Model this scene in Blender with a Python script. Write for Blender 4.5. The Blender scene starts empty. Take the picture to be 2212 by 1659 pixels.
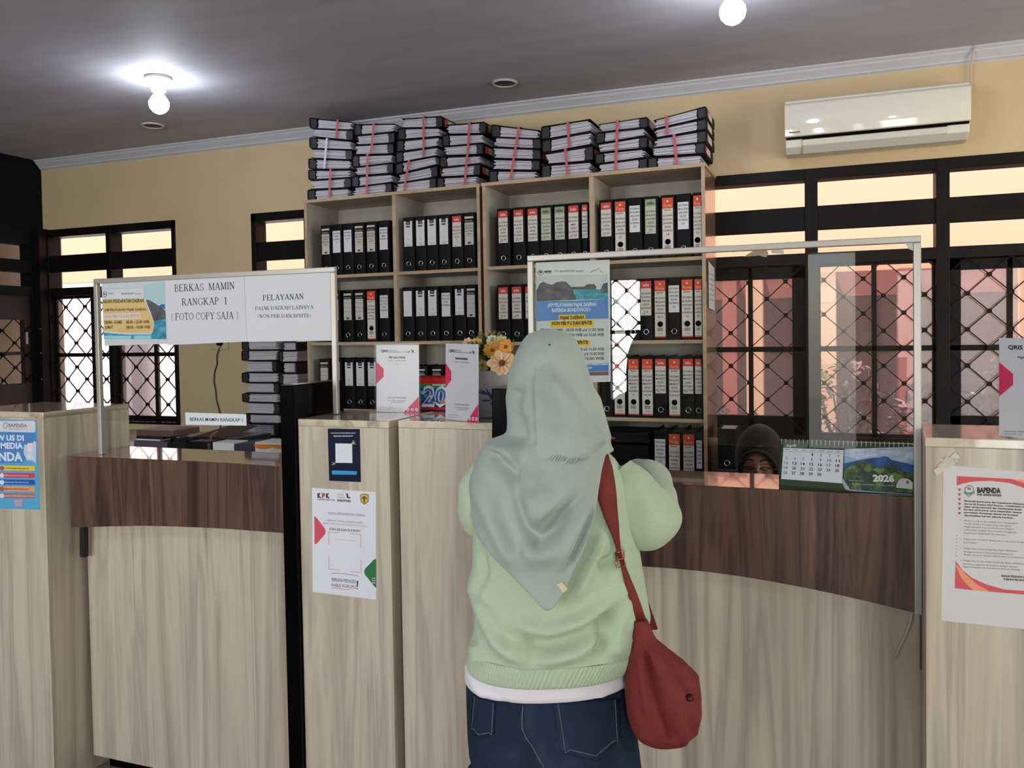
import bpy, bmesh, math, random
from mathutils import Vector, Matrix
from mathutils.noise import noise as pnoise
S = bpy.context.scene
C = S.collection
V = Vector
R = random.Random(7)
PI = math.pi

# ---------------------------------------------------------------- camera
FPX = 1750.0
PPX, PPY = 1106.0, 767.0
CAMZ = 1.52
_x = -V((-3630 - PPX, 798 - PPY, FPX)).normalized()
_d = V((2185 - PPX, 66000 - PPY, FPX)).normalized()
_d = (_d - _x * _x.dot(_d)).normalized()
_z = -_d
_y = _z.cross(_x)
RW = Matrix((_x, _y, _z))                  # camera (right, down, forward) -> room axes
CAM = V((0, 0, CAMZ))
right, up, back = RW @ V((1, 0, 0)), RW @ V((0, -1, 0)), RW @ V((0, 0, -1))
cd = bpy.data.cameras.new('camera')
cam = bpy.data.objects.new('camera', cd)
C.objects.link(cam)
cam.matrix_world = Matrix(((right.x, up.x, back.x, 0), (right.y, up.y, back.y, 0), (right.z, up.z, back.z, CAMZ), (0, 0, 0, 1)))
cd.sensor_width = 36
cd.sensor_fit = 'HORIZONTAL'
cd.lens = FPX / 2212 * 36
cd.shift_y = -(829.5 - PPY) / 2212
cd.clip_start = 0.05
cd.clip_end = 200
S.camera = cam

# ---------------------------------------------------------------- view, world, sun, daylight
S.view_settings.view_transform = 'Standard'
S.view_settings.look = 'None'
S.view_settings.gamma = 1
S.view_settings.use_curve_mapping = False
S.view_settings.exposure = 0.62
S.cycles.max_bounces = 8
S.cycles.transparent_max_bounces = 16
S.cycles.sample_clamp_indirect = 6
S.cycles.caustics_reflective = False
S.cycles.caustics_refractive = False
w = bpy.data.worlds.new('world')
S.world = w
w.use_nodes = True
nt = w.node_tree
sky = nt.nodes.new('ShaderNodeTexSky')
sky.sky_type = 'NISHITA'
sky.sun_disc = False
sky.sun_elevation = math.radians(50)
sky.sun_rotation = math.radians(180)
nt.links.new(sky.outputs[0], nt.nodes['Background'].inputs[0])
nt.nodes['Background'].inputs[1].default_value = 0.30

def light(name, kind, energy, color, loc, rot=(0, 0, 0), **kw):
    l = bpy.data.lights.new(name, kind)
    l.energy = energy
    l.color = color
    for k, v in kw.items():
        setattr(l, k, v)
    o = bpy.data.objects.new(name, l)
    C.objects.link(o)
    o.location = loc
    o.rotation_euler = rot
    return o
light('sun', 'SUN', 5.0, (1.0, 0.92, 0.84), (0, -6, 9), (math.radians(42), 0, math.radians(-20)), angle=0.01)
# daylight at shutters, doorway and side window; fill added at front window and entrance
DAY = (0.97, 0.98, 1.0)
def daylight(name, x, z, wd, ht, energy, loc=None, rz=0.0, color=DAY):
    return light(name, 'AREA', energy, color, loc or (x, -2.56, z), (math.radians(90), 0, rz), shape='RECTANGLE', size=wd, size_y=ht)
daylight('front_window_fill', -3.35, 1.55, 1.5, 1.4, 70)
daylight('front_entrance_fill', 1.75, 1.2, 1.4, 2.1, 36)
daylight('front_shutter_daylight', -1.45, 1.45, .34, 1.1, 26)
daylight('front_doorway_daylight', .15, 1.32, .34, 1.55, 3.0)
daylight('side_window_daylight', 0, 0, 2.2, 1.4, 34, (2.62, 2.6, 1.7), math.radians(90), (1.0, .93, .84))

# ---------------------------------------------------------------- rays from photo pixels to planes of the room
def ray(px, py):
    return RW @ V(((px - PPX) / FPX, (py - PPY) / FPX, 1.0))
def onz(px, py, z):
    d = ray(px, py)
    return CAM + d * ((z - CAM.z) / d.z)
def ony(px, py, y):
    d = ray(px, py)
    return CAM + d * (y / d.y)
def onx(px, py, x):
    d = ray(px, py)
    return CAM + d * (x / d.x)
def onpl(px, py, P, n):
    d = ray(px, py)
    return CAM + d * ((P - CAM).dot(n) / d.dot(n))

# ---------------------------------------------------------------- materials
MATS = {}
def lin(c):
    return tuple(((v / 255) / 12.92 if v / 255 <= 0.04045 else ((v / 255 + 0.055) / 1.055) ** 2.4) for v in c)
def flat(rgb, rough=0.6, metal=0.0, spec=0.4, coat=0.0, sheen=0.0, emit=0.0, name=None):
    key = (tuple(rgb), rough, metal, spec, coat, sheen, emit)
    if key in MATS:
        return MATS[key]
    m = bpy.data.materials.new(name or 'paint_%02x%02x%02x' % tuple(int(v) for v in rgb))
    m.use_nodes = True
    b = m.node_tree.nodes['Principled BSDF']
    col = lin(rgb) + (1,)
    b.inputs['Base Color'].default_value = col
    b.inputs['Roughness'].default_value = rough
    b.inputs['Metallic'].default_value = metal
    b.inputs['Specular IOR Level'].default_value = spec
    b.inputs['Coat Weight'].default_value = coat
    b.inputs['Coat Roughness'].default_value = 0.08
    b.inputs['Sheen Weight'].default_value = sheen
    if emit:
        b.inputs['Emission Color'].default_value = col
        b.inputs['Emission Strength'].default_value = emit
    MATS[key] = m
    return m

def grained(name, stops, scale, rough=0.5, coat=0.0, detail=4, dist=0.0, bump=0.0, mottled=None, spec=0.4, bscale=None, sheen=0.0):
    """noise stretched by SCALE over the room position, coloured through STOPS [(pos, rgb)...]"""
    if name in MATS:
        return MATS[name]
    m = bpy.data.materials.new(name)
    m.use_nodes = True
    n, l = m.node_tree.nodes, m.node_tree.links
    b = n['Principled BSDF']
    g = n.new('ShaderNodeNewGeometry')
    mp = n.new('ShaderNodeMapping')
    mp.inputs['Scale'].default_value = scale
    l.new(g.outputs['Position'], mp.inputs['Vector'])
    t = n.new('ShaderNodeTexNoise')
    t.inputs['Scale'].default_value = 1
    t.inputs['Detail'].default_value = detail
    t.inputs['Roughness'].default_value = 0.6
    t.inputs['Distortion'].default_value = dist
    l.new(mp.outputs[0], t.inputs['Vector'])
    r = n.new('ShaderNodeValToRGB')
    e = r.color_ramp.elements
    while len(e) < len(stops):
        e.new(0.5)
    for k, (p, c) in enumerate(stops):
        e[k].position = p
        e[k].color = lin(c) + (1,)
    l.new(t.outputs[0], r.inputs[0])
    col = r.outputs[0]
    if mottled:
        t2 = n.new('ShaderNodeTexNoise')
        t2.inputs['Scale'].default_value = mottled[0]
        t2.inputs['Detail'].default_value = 3
        l.new(g.outputs['Position'], t2.inputs['Vector'])
        mx = n.new('ShaderNodeMix')
        mx.data_type = 'RGBA'
        mx.blend_type = 'MULTIPLY'
        mx.inputs[0].default_value = mottled[1]
        l.new(col, mx.inputs[6])
        l.new(t2.outputs[0], mx.inputs[7])
        col = mx.outputs[2]
    l.new(col, b.inputs['Base Color'])
    b.inputs['Roughness'].default_value = rough
    b.inputs['Coat Weight'].default_value = coat
    b.inputs['Coat Roughness'].default_value = 0.04
    b.inputs['Specular IOR Level'].default_value = spec
    b.inputs['Sheen Weight'].default_value = sheen
    if bump:
        bp = n.new('ShaderNodeBump')
        bp.inputs['Strength'].default_value = bump
        bp.inputs['Distance'].default_value = 0.002
        src = t.outputs[0]
        if bscale:
            t3 = n.new('ShaderNodeTexNoise')
            t3.inputs['Scale'].default_value = bscale
            t3.inputs['Detail'].default_value = 2
            l.new(g.outputs['Position'], t3.inputs['Vector'])
            src = t3.outputs[0]
        l.new(src, bp.inputs['Height'])
        l.new(bp.outputs[0], b.inputs['Normal'])
    MATS[name] = m
    return m

WOOD = grained('light_oak_laminate', [(0.30, (140, 127, 111)), (0.40, (176, 163, 144)), (0.49, (196, 184, 163)), (0.56, (170, 157, 140)), (0.62, (194, 182, 161)), (0.75, (206, 196, 175))], (8.5, 8.5, 0.4), rough=0.38, coat=0.25, dist=0.6)
DARKW = grained('dark_walnut_laminate', [(0.30, (44, 31, 25)), (0.42, (74, 54, 43)), (0.50, (100, 75, 60)), (0.57, (66, 47, 38)), (0.70, (132, 104, 84))], (11, 11, 0.6), rough=0.3, coat=0.5, dist=0.8)
WALNUT_TOP = grained('walnut_laminate_top', [(0.3, (74, 48, 36)), (0.6, (104, 74, 56)), (0.75, (122, 90, 68))], (2.0, 22, 22), rough=0.12, coat=1.0, dist=0.6)
SHELFW = grained('beech_shelf_edge', [(0.3, (166, 142, 114)), (0.6, (190, 166, 138)), (0.8, (176, 150, 122))], (3, 12, 12), rough=0.5)
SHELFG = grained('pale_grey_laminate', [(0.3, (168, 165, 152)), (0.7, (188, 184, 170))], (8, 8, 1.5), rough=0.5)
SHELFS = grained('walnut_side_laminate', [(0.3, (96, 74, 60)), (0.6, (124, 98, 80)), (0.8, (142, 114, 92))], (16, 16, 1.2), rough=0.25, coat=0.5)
WALLM = grained('cream_wall_paint', [(0.35, (212, 190, 150)), (0.65, (220, 199, 158))], (1.2, 1.2, 1.2), rough=0.75, mottled=(0.8, 0.12), bump=0.03, bscale=60)
CEILM = grained('grey_ceiling_paint', [(0.35, (180, 178, 188)), (0.65, (194, 192, 201))], (1.0, 5, 1), rough=0.7, mottled=(0.5, 0.15))
CORN = flat((198, 200, 206), 0.6, name='white_cornice_paint')
BLACKW = grained('black_painted_wood', [(0.35, (12, 10, 10)), (0.7, (24, 20, 19))], (6, 6, 6), rough=0.5, bump=0.15, spec=.15)
TEALW = grained('dark_teal_paint', [(0.35, (5, 11, 13)), (0.7, (8, 15, 18))], (3, 3, 3), rough=0.55, spec=.15)
BLACKG = flat((3, 3, 4), 0.18, spec=.06, coat=0.0, name='black_gloss')
BLACKP = flat((10, 11, 14), 0.55, spec=.15, name='black_binder_cloth')
GREYP = flat((40, 40, 44), 0.5, name='grey_binder_inside')
ALU = flat((176, 174, 166), 0.4, metal=0.5, name='white_aluminium')
CHROME = flat((215, 215, 215), 0.2, metal=1.0, name='chrome')
PAPER = grained('page_edges', [(0.35, (172, 168, 180)), (0.5, (204, 202, 210)), (0.65, (188, 184, 196))], (3, 3, 260), rough=0.8)
WHITE = flat((226, 226, 228), 0.55, name='white_paper')
FLOORM = grained('floor_tile', [(0.35, (120, 114, 106)), (0.65, (138, 130, 122))], (2, 2, 2), rough=0.25)
GREEN = (52, 78, 40)

def glass(name, tint, rough=0.0, gloss=1.0, dust=0.0):
    if name in MATS:
        return MATS[name]
    m = bpy.data.materials.new(name)
    m.use_nodes = True
    n, l = m.node_tree.nodes, m.node_tree.links
    n.remove(n['Principled BSDF'])
    t = n.new('ShaderNodeBsdfTransparent')
    t.inputs[0].default_value = tint + (1,)
    g = n.new('ShaderNodeBsdfGlossy')
    g.inputs['Roughness'].default_value = rough
    f = n.new('ShaderNodeFresnel')
    ge = n.new('ShaderNodeNewGeometry')        # keep the same index on the far face of a thin sheet
    io = n.new('ShaderNodeMath')
    io.operation = 'MULTIPLY_ADD'
    io.inputs[1].default_value = 1 / 1.45 - 1.45
    io.inputs[2].default_value = 1.45
    l.new(ge.outputs['Backfacing'], io.inputs[0])
    l.new(io.outputs[0], f.inputs[0])
    mu = n.new('ShaderNodeMath')
    mu.operation = 'MULTIPLY'
    mu.inputs[1].default_value = gloss
    l.new(f.outputs[0], mu.inputs[0])
    mx = n.new('ShaderNodeMixShader')
    l.new(mu.outputs[0], mx.inputs[0])
    l.new(t.outputs[0], mx.inputs[1])
    l.new(g.outputs[0], mx.inputs[2])
    out = mx.outputs[0]
    if dust:                                   # a film of dust that scatters the daylight
        d = n.new('ShaderNodeBsdfTranslucent')
        d.inputs[0].default_value = (.86, .82, .80, 1)
        m2 = n.new('ShaderNodeMixShader')
        m2.inputs[0].default_value = dust
        l.new(out, m2.inputs[1])
        l.new(d.outputs[0], m2.inputs[2])
        out = m2.outputs[0]
    l.new(out, n['Material Output'].inputs[0])
    MATS[name] = m
    return m
ACRYL = glass('clear_acrylic', (0.96, 0.97, 0.96), 0.0, 0.5)
ACRYL_SOFT = glass('scuffed_acrylic', (0.97, 0.97, 0.97), 0.3, 0.4)
PANE = glass('dusty_window_glass', (0.97, 0.94, 0.94), 0.02, 0.6, 0.11)

# ---------------------------------------------------------------- mesh building
def basis(d):
    d = d.normalized()
    a = V((0, 0, 1)) if abs(d.z) < 0.9 else V((1, 0, 0))
    x = a.cross(d).normalized()
    return x, d.cross(x).normalized(), d

class MB:
    def __init__(self):
        self.v, self.f, self.mi, self.mats, self.sm = [], [], [], [], []
        self.cur, self.smooth = 0, False
    def mat(self, m):
        if m not in self.mats:
            self.mats.append(m)
        self.cur = self.mats.index(m)
        return self
    def add(self, vs, fs, smooth=None):
        o = len(self.v)
        self.v += [V(p) for p in vs]
        for f in fs:
            self.f.append([i + o for i in f])
            self.mi.append(self.cur)
            self.sm.append(self.smooth if smooth is None else smooth)
        return self
    def box(self, x0, x1, y0, y1, z0, z1, M=None):
        vs = [V((x, y, z)) for x in (x0, x1) for y in (y0, y1) for z in (z0, z1)]
        if M:
            vs = [M @ p for p in vs]
        return self.add(vs, [(0, 1, 3, 2), (4, 6, 7, 5), (0, 4, 5, 1), (2, 3, 7, 6), (0, 2, 6, 4), (1, 5, 7, 3)])
    def hexa(self, p):
        """8 corners: bottom ring of four then top ring of four"""
        return self.add(p, [(3, 2, 1, 0), (4, 5, 6, 7), (0, 1, 5, 4), (1, 2, 6, 5), (2, 3, 7, 6), (3, 0, 4, 7)])
    def bar(self, a, b, wd, hd=None, upv=None):
        a, b = V(a), V(b)
        x, y, d = basis(b - a)
        if upv:
            y = V(upv)
            x = y.cross(d).normalized()
        hd = hd or wd
        q = [(-1, -1), (1, -1), (1, 1), (-1, 1)]
        return self.hexa([a + x * wd / 2 * i + y * hd / 2 * j for i, j in q] + [b + x * wd / 2 * i + y * hd / 2 * j for i, j in q])
    def tube(self, pts, r, n=8, cap=True):
        pts = [V(p) for p in pts]
        rs = r if isinstance(r, (list, tuple)) else [r] * len(pts)
        vs, fs = [], []
        px = None
        for i, p in enumerate(pts):
            d = (pts[min(i + 1, len(pts) - 1)] - pts[max(i - 1, 0)])
            x, y, d = basis(d)
            if px is not None:
                x = (px - d * px.dot(d)).normalized()
                y = d.cross(x)
            px = x
            vs += [p + (x * math.cos(2 * PI * k / n) + y * math.sin(2 * PI * k / n)) * rs[i] for k in range(n)]
        for i in range(len(pts) - 1):
            fs += [(i * n + k, i * n + (k + 1) % n, (i + 1) * n + (k + 1) % n, (i + 1) * n + k) for k in range(n)]
        if cap:
            fs += [tuple(range(n))[::-1], tuple((len(pts) - 1) * n + k for k in range(n))]
        return self.add(vs, fs, True)
    def lathe(self, prof, c, n=24, axis=None):
        """prof [(r, h)...] turned about the axis through c"""
        c = V(c)
        x, y, d = basis(V(axis) if axis else V((0, 0, 1)))
        vs = [c + d * h + (x * math.cos(2 * PI * k / n) + y * math.sin(2 * PI * k / n)) * r for r, h in prof for k in range(n)]
        fs = [(i * n + k, i * n + (k + 1) % n, (i + 1) * n + (k + 1) % n, (i + 1) * n + k) for i in range(len(prof) - 1) for k in range(n)]
        fs += [tuple(range(n))[::-1], tuple((len(prof) - 1) * n + k for k in range(n))]
        return self.add(vs, fs, True)
    def torus(self, c, r, rr, axis, n=20, m=6):
        c = V(c)
        x, y, d = basis(V(axis))
        vs = []
        for k in range(n):
            a = 2 * PI * k / n
            e = x * math.cos(a) + y * math.sin(a)
            vs += [c + e * (r + rr * math.cos(2 * PI * j / m)) + d * rr * math.sin(2 * PI * j / m) for j in range(m)]
        fs = [(k * m + j, ((k + 1) % n) * m + j, ((k + 1) % n) * m + (j + 1) % m, k * m + (j + 1) % m) for k in range(n) for j in range(m)]
        return self.add(vs, fs, True)
    def grid(self, rows, closed=False, smooth=True, flip=False):
        nr, nc = len(rows), len(rows[0])
        vs = [p for r in rows for p in r]
        fs = []
        for i in range(nr - 1):
            for j in range(nc if closed else nc - 1):
                k = (j + 1) % nc
                q = (i * nc + j, i * nc + k, (i + 1) * nc + k, (i + 1) * nc + j)
                fs.append(q[::-1] if flip else q)
        return self.add(vs, fs, smooth)
    def poly(self, pts):
        return self.add(pts, [tuple(range(len(pts)))])
    def prism(self, pts, off):
        n = len(pts)
        off = V(off)
        return self.add([V(p) for p in pts] + [V(p) + off for p in pts], [tuple(range(n))[::-1], tuple(range(n, 2 * n))] + [(i, (i + 1) % n, n + (i + 1) % n, n + i) for i in range(n)])
    def sphere(self, c, r, n=16, m=10, sc=(1, 1, 1)):
        c = V(c)
        rows = [[c + V((math.cos(2 * PI * k / n) * math.sin(PI * (i + .02) / (m + .04)) * r * sc[0], math.sin(2 * PI * k / n) * math.sin(PI * (i + .02) / (m + .04)) * r * sc[1], math.cos(PI * (i + .02) / (m + .04)) * r * sc[2])) for k in range(n)] for i in range(m + 1)]
        return self.grid(rows, closed=True, flip=True)
    def build(self, name, mats=None, parent=None, bevel=0.0, seg=2, solid=0.0, sub=0, keep=False, fix=True):
        me = bpy.data.meshes.new(name)
        if parent is not None:
            base = parent['_base']
            loc = V((0, 0, 0))
            org = V(base)
        elif keep:
            org = loc = V((0, 0, 0))
        else:
            lo = V((min(p.x for p in self.v), min(p.y for p in self.v), min(p.z for p in self.v)))
            hi = V((max(p.x for p in self.v), max(p.y for p in self.v), max(p.z for p in self.v)))
            org = loc = V(((lo.x + hi.x) / 2, (lo.y + hi.y) / 2, lo.z))
        me.from_pydata([p - org for p in self.v], [], self.f)
        ms = self.mats or ([mats] if mats and not isinstance(mats, (list, tuple)) else list(mats or []))
        for m in ms:
            me.materials.append(m)
        for p, k, s in zip(me.polygons, self.mi, self.sm):
            p.material_index = k
            p.use_smooth = s
        if fix:
            b = bmesh.new()
            b.from_mesh(me)
            bmesh.ops.recalc_face_normals(b, faces=b.faces)
            b.to_mesh(me)
            b.free()
        o = bpy.data.objects.new(name, me)
        C.objects.link(o)
        o.location = loc
        if parent is not None:
            o.parent = parent
        o['_base'] = tuple(org)
        if bevel:
            md = o.modifiers.new('bevel', 'BEVEL')
            md.width = bevel
            md.segments = seg
            md.limit_method = 'ANGLE'
            md.angle_limit = math.radians(40)
        if solid:
            md = o.modifiers.new('solid', 'SOLIDIFY')
            md.thickness = solid
            md.offset = 0
        if sub:
            md = o.modifiers.new('sub', 'SUBSURF')
            md.levels = md.render_levels = sub
        return o

def tag(o, label, cat, group=None, kind=None):
    o['label'] = label
    o['category'] = cat
    if group:
        o['group'] = group
    if kind:
        o['kind'] = kind
    return o
def struct(o):
    o['kind'] = 'structure'
    return o
def thing(name, label, cat, loc=(0, 0, 0), rz=0.0, group=None, local=False):
    o = bpy.data.objects.new(name, None)
    C.objects.link(o)
    o.location = loc
    o.rotation_euler = (0, 0, rz)
    o.empty_display_size = 0.05
    o['_base'] = (0, 0, 0) if local else tuple(loc)
    return tag(o, label, cat, group)
ORD = ['first', 'second', 'third', 'fourth', 'fifth', 'sixth', 'seventh', 'eighth', 'ninth', 'tenth', 'eleventh', 'twelfth']

# ---------------------------------------------------------------- lettering
TXT = {}
def glyphs(s, bold=0.0):
    """(verts, faces, width, cap height) of one line of sans lettering"""
    k = (s, bold)
    if k not in TXT:
        cu = bpy.data.curves.new('t', 'FONT')
        cu.body = s
        cu.size = 1
        cu.resolution_u = 2
        cu.offset = bold
        o = bpy.data.objects.new('t', cu)
        me = bpy.data.meshes.new_from_object(o)
        vs = [V(v.co) for v in me.vertices]
        fs = [tuple(p.vertices) for p in me.polygons]
        bpy.data.objects.remove(o)
        bpy.data.meshes.remove(me)
        bpy.data.curves.remove(cu)
        x0 = min((p.x for p in vs), default=0)
        x1 = max((p.x for p in vs), default=1)
        TXT[k] = ([V((p.x - x0, p.y, 0)) for p in vs], fs, max(x1 - x0, 1e-3), 0.69)
    return TXT[k]

SERIF = {
 'A': [('l', .12, 0, .36, .7, .05), ('l', .36, .7, .62, 0, .1), ('l', .2, .24, .52, .24, .045), ('s', .1, 0, .2), ('s', .62, 0, .22)],
 'B': [('l', .14, 0, .14, .7, .1), ('s', .12, 0, .2), ('s', .12, .7, .2), ('a', .26, .53, .2, .17, -90, 90, .07), ('a', .28, .18, .24, .18, -90, 90, .08), ('l', .14, .7, .28, .7, .045), ('l', .14, .36, .3, .36, .045), ('l', .14, 0, .3, 0, .045)],
 'C': [('a', .38, .35, .31, .34, 45, 315, .08), ('l', .6, .48, .6, .68, .05)],
 'D': [('l', .14, 0, .14, .7, .1), ('s', .12, 0, .2), ('s', .12, .7, .2), ('a', .24, .35, .38, .34, -90, 90, .09), ('l', .14, .69, .26, .69, .045), ('l', .14, .01, .26, .01, .045)],
 'E': [('l', .14, 0, .14, .7, .1), ('s', .12, 0, .2), ('s', .12, .7, .2), ('l', .14, .68, .54, .68, .05), ('l', .14, .36, .42, .36, .05), ('l', .14, .02, .56, .02, .05), ('l', .54, .56, .54, .7, .045), ('l', .57, 0, .57, .16, .045), ('l', .42, .28, .42, .44, .04)],
 'F': [('l', .14, 0, .14, .7, .1), ('s', .14, 0, .26), ('s', .12, .7, .2), ('l', .14, .68, .52, .68, .05), ('l', .14, .36, .4, .36, .05), ('l', .52, .56, .52, .7, .045), ('l', .4, .28, .4, .44, .04)],
 'G': [('a', .38, .35, .31, .34, 45, 320, .08), ('l', .6, .5, .6, .68, .05), ('l', .6, .06, .6, .3, .09), ('s', .58, .3, .22)],
 'H': [('l', .14, 0, .14, .7, .1), ('l', .58, 0, .58, .7, .1), ('l', .14, .36, .58, .36, .05), ('s', .14, 0, .24), ('s', .14, .7, .24), ('s', .58, 0, .24), ('s', .58, .7, .24)],
 'I': [('l', .16, 0, .16, .7, .1), ('s', .16, 0, .26), ('s', .16, .7, .26)],
 'J': [('l', .26, .1, .26, .7, .1), ('s', .26, .7, .26), ('a', .14, .08, .13, .16, 180, 370, .06)],
 'K': [('l', .14, 0, .14, .7, .1), ('l', .16, .3, .5, .68, .05), ('l', .26, .42, .56, 0, .1), ('s', .14, 0, .24), ('s', .14, .7, .24), ('s', .5, .7, .2), ('s', .56, 0, .2)],
 'L': [('l', .14, 0, .14, .7, .1), ('s', .14, .7, .26), ('s', .12, 0, .2), ('l', .14, .02, .54, .02, .05), ('l', .55, 0, .55, .18, .045)],
 'M': [('l', .14, 0, .14, .7, .05), ('l', .16, .68, .4, .02, .1), ('l', .4, .02, .66, .68, .045), ('l', .68, 0, .68, .7, .1), ('s', .14, 0, .22), ('s', .1, .7, .16), ('s', .68, 0, .24), ('s', .7, .7, .18)],
 'N': [('l', .14, 0, .14, .7, .05), ('l', .14, .68, .56, .04, .1), ('l', .56, 0, .56, .7, .05), ('s', .14, 0, .22), ('s', .12, .7, .18), ('s', .56, .7, .22)],
 'O': [('a', .38, .35, .3, .34, 0, 360, .085)],
 'P': [('l', .14, 0, .14, .7, .1), ('s', .14, 0, .26), ('s', .12, .7, .2), ('a', .28, .52, .2, .175, -90, 90, .08), ('l', .14, .69, .3, .69, .045), ('l', .14, .34, .3, .34, .045)],
 'R': [('l', .14, 0, .14, .7, .1), ('s', .14, 0, .24), ('s', .12, .7, .2), ('a', .28, .53, .19, .165, -90, 90, .08), ('l', .14, .69, .3, .69, .045), ('l', .14, .36, .3, .36, .045), ('l', .32, .36, .56, .0, .1), ('s', .58, 0, .16)],
 'S': [('a', .3, .52, .19, .17, 40, 270, .075), ('a', .3, .18, .2, .18, -140, 90, .08), ('l', .47, .54, .47, .7, .045), ('l', .11, .0, .11, .17, .045)],
 'T': [('l', .34, 0, .34, .7, .1), ('s', .34, 0, .26), ('l', .08, .68, .6, .68, .05), ('l', .08, .54, .08, .7, .045), ('l', .6, .54, .6, .7, .045)],
 'Y': [('l', .36, 0, .36, .34, .1), ('l', .12, .7, .36, .32, .1), ('l', .36, .32, .6, .7, .05), ('s', .36, 0, .26), ('s', .12, .7, .22), ('s', .6, .7, .2)],
 '1': [('l', .24, 0, .24, .7, .1), ('s', .24, 0, .3), ('l', .1, .58, .24, .69, .05)],
 '(': [('a', .36, .3, .24, .48, 120, 240, .05)],
 ')': [('a', .02, .3, .24, .48, -60, 60, .05)],
}
SW = {'I': .32, 'M': .82, 'J': .42, '1': .46, '(': .34, ')': .34, ' ': .3, 'H': .74, 'N': .72, 'O': .76, 'A': .74, 'K': .7, 'R': .68, 'D': .72, 'G': .74, 'C': .7, 'Y': .7, 'B': .62, 'P': .6, 'S': .56, 'E': .66, 'L': .64, 'F': .6, 'T': .68}
def serif(s, wt=1.0):
    vs, fs, x = [], [], 0.0
    def quad(a, b, wd):
        a, b = V((a[0], a[1], 0)), V((b[0], b[1], 0))
        d = (b - a).normalized()
        p = V((-d.y, d.x, 0)) * wd / 2
        o = len(vs)
        vs.extend([a + p, a - p, b - p, b + p])
        fs.append((o, o + 1, o + 2, o + 3))
    for ch in s:
        for q in SERIF.get(ch, []):
            if q[0] == 'l':
                quad((x + q[1], q[2]), (x + q[3], q[4]), q[5] * wt)
            elif q[0] == 's':
                quad((x + q[1] - q[3] / 2, q[2] + (.015 if q[2] < .1 else -.015)), (x + q[1] + q[3] / 2, q[2] + (.015 if q[2] < .1 else -.015)), .04 * wt)
            else:
                _, cx, cy, rx, ry, a0, a1, wd = q
                n = max(6, int(abs(a1 - a0) / 22))
                pr = None
                for k in range(n + 1):
                    a = math.radians(a0 + (a1 - a0) * k / n)
                    sw = wd * wt * (0.5 + 0.5 * abs(math.cos(a)))
                    o = len(vs)
                    vs.append(V((x + cx + (rx + sw / 2) * math.cos(a), cy + (ry + .02) * math.sin(a), 0)))
                    vs.append(V((x + cx + (rx - sw / 2) * math.cos(a), cy + (ry - .02) * math.sin(a), 0)))
                    if pr is not None:
                        fs.append((pr, pr + 1, o + 1, o))
                    pr = o
        x += SW.get(ch, .6)
    x0 = min(p.x for p in vs)
    return [p - V((x0, 0, 0)) for p in vs], fs, max(p.x for p in vs) - x0, 0.70

class Sheet:
    """a flat printed thing on the plane through P with normal n (towards the viewer); outlines are given in photo pixels"""
    STEP = 0.00025
    def __init__(self, P, n, base, mat=None, thick=0.001, first=0.0):
        self.P, self.n = V(P), V(n).normalized()
        if self.n.dot(CAM - self.P) < 0:
            self.n = -self.n
        self.mb = MB()
        self.k = 1
        self.first = first
        if base:
            pts = [self.at(x, y, 0) for x, y in base]
            self.mb.mat(mat or WHITE)
            self.mb.prism([p - self.n * thick for p in pts], self.n * thick)
    def at(self, x, y, k=None):
        k = self.k if k is None else k
        return onpl(x, y, self.P, self.n) + self.n * (self.first + self.STEP * k)
    def poly(self, pts, mat, k=None):
        self.mb.mat(mat)
        self.mb.poly([self.at(x, y, k) for x, y in pts])
        return self
    def rect(self, x0, y0, x1, y1, mat, k=None):
        return self.poly([(x0, y0), (x0, y1), (x1, y1), (x1, y0)], mat, k)
    def disc(self, cx, cy, r, mat, k=None, n=18, ry=None):
        return self.poly([(cx + r * math.cos(2 * PI * i / n), cy + (ry or r) * math.sin(2 * PI * i / n)) for i in range(n)], mat, k)
    def ring(self, cx, cy, r, wd, mat, k=None, n=20, ry=None):
        ry = ry or r
        self.mb.mat(mat)
        for i in range(n):
            a, b = 2 * PI * i / n, 2 * PI * (i + 1) / n
            self.mb.poly([self.at(cx + q * math.cos(t), cy + q2 * math.sin(t), k) for t, q, q2 in ((a, r, ry), (b, r, ry), (b, r - wd, ry - wd), (a, r - wd, ry - wd))])
        return self
    def line(self, pts, wd, mat, k=None):
        self.mb.mat(mat)
        for (x0, y0), (x1, y1) in zip(pts, pts[1:]):
            L = math.hypot(x1 - x0, y1 - y0) or 1
            a, b = -(y1 - y0) / L * wd / 2, (x1 - x0) / L * wd / 2
            self.mb.poly([self.at(x, y, k) for x, y in ((x0 + a, y0 + b), (x0 - a, y0 - b), (x1 - a, y1 - b), (x1 + a, y1 + b))])
        return self
    def text(self, s, x0, y0, x1, y1, h, mat, bold=0.0, font=None, k=None, wt=1.0):
        """one line: baseline from (x0,y0) to (x1,y1), capitals h pixels high"""
        vs, fs, wd, cap = serif(s, wt) if font == 'serif' else glyphs(s, bold)
        k = self.k + 1 if k is None else k
        a, b = self.at(x0, y0, k), self.at(x1, y1, k)
        u = (b - a) / wd
        t = (self.at(x0, y0 - h, k) - a)
        t = (t - u.normalized() * t.dot(u.normalized())) / cap
        self.mb.mat(mat)
        self.mb.add([a + u * p.x + t * p.y for p in vs], fs)
        return self
    def build(self, name, parent=None):
        return self.mb.build(name, None, parent, fix=False)
INK = flat((34, 32, 36), 0.7, name='black_ink')
INKG = flat((110, 108, 112), 0.7, name='grey_ink')
def ink(*c):
    return flat(c, 0.6, spec=.15)
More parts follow.
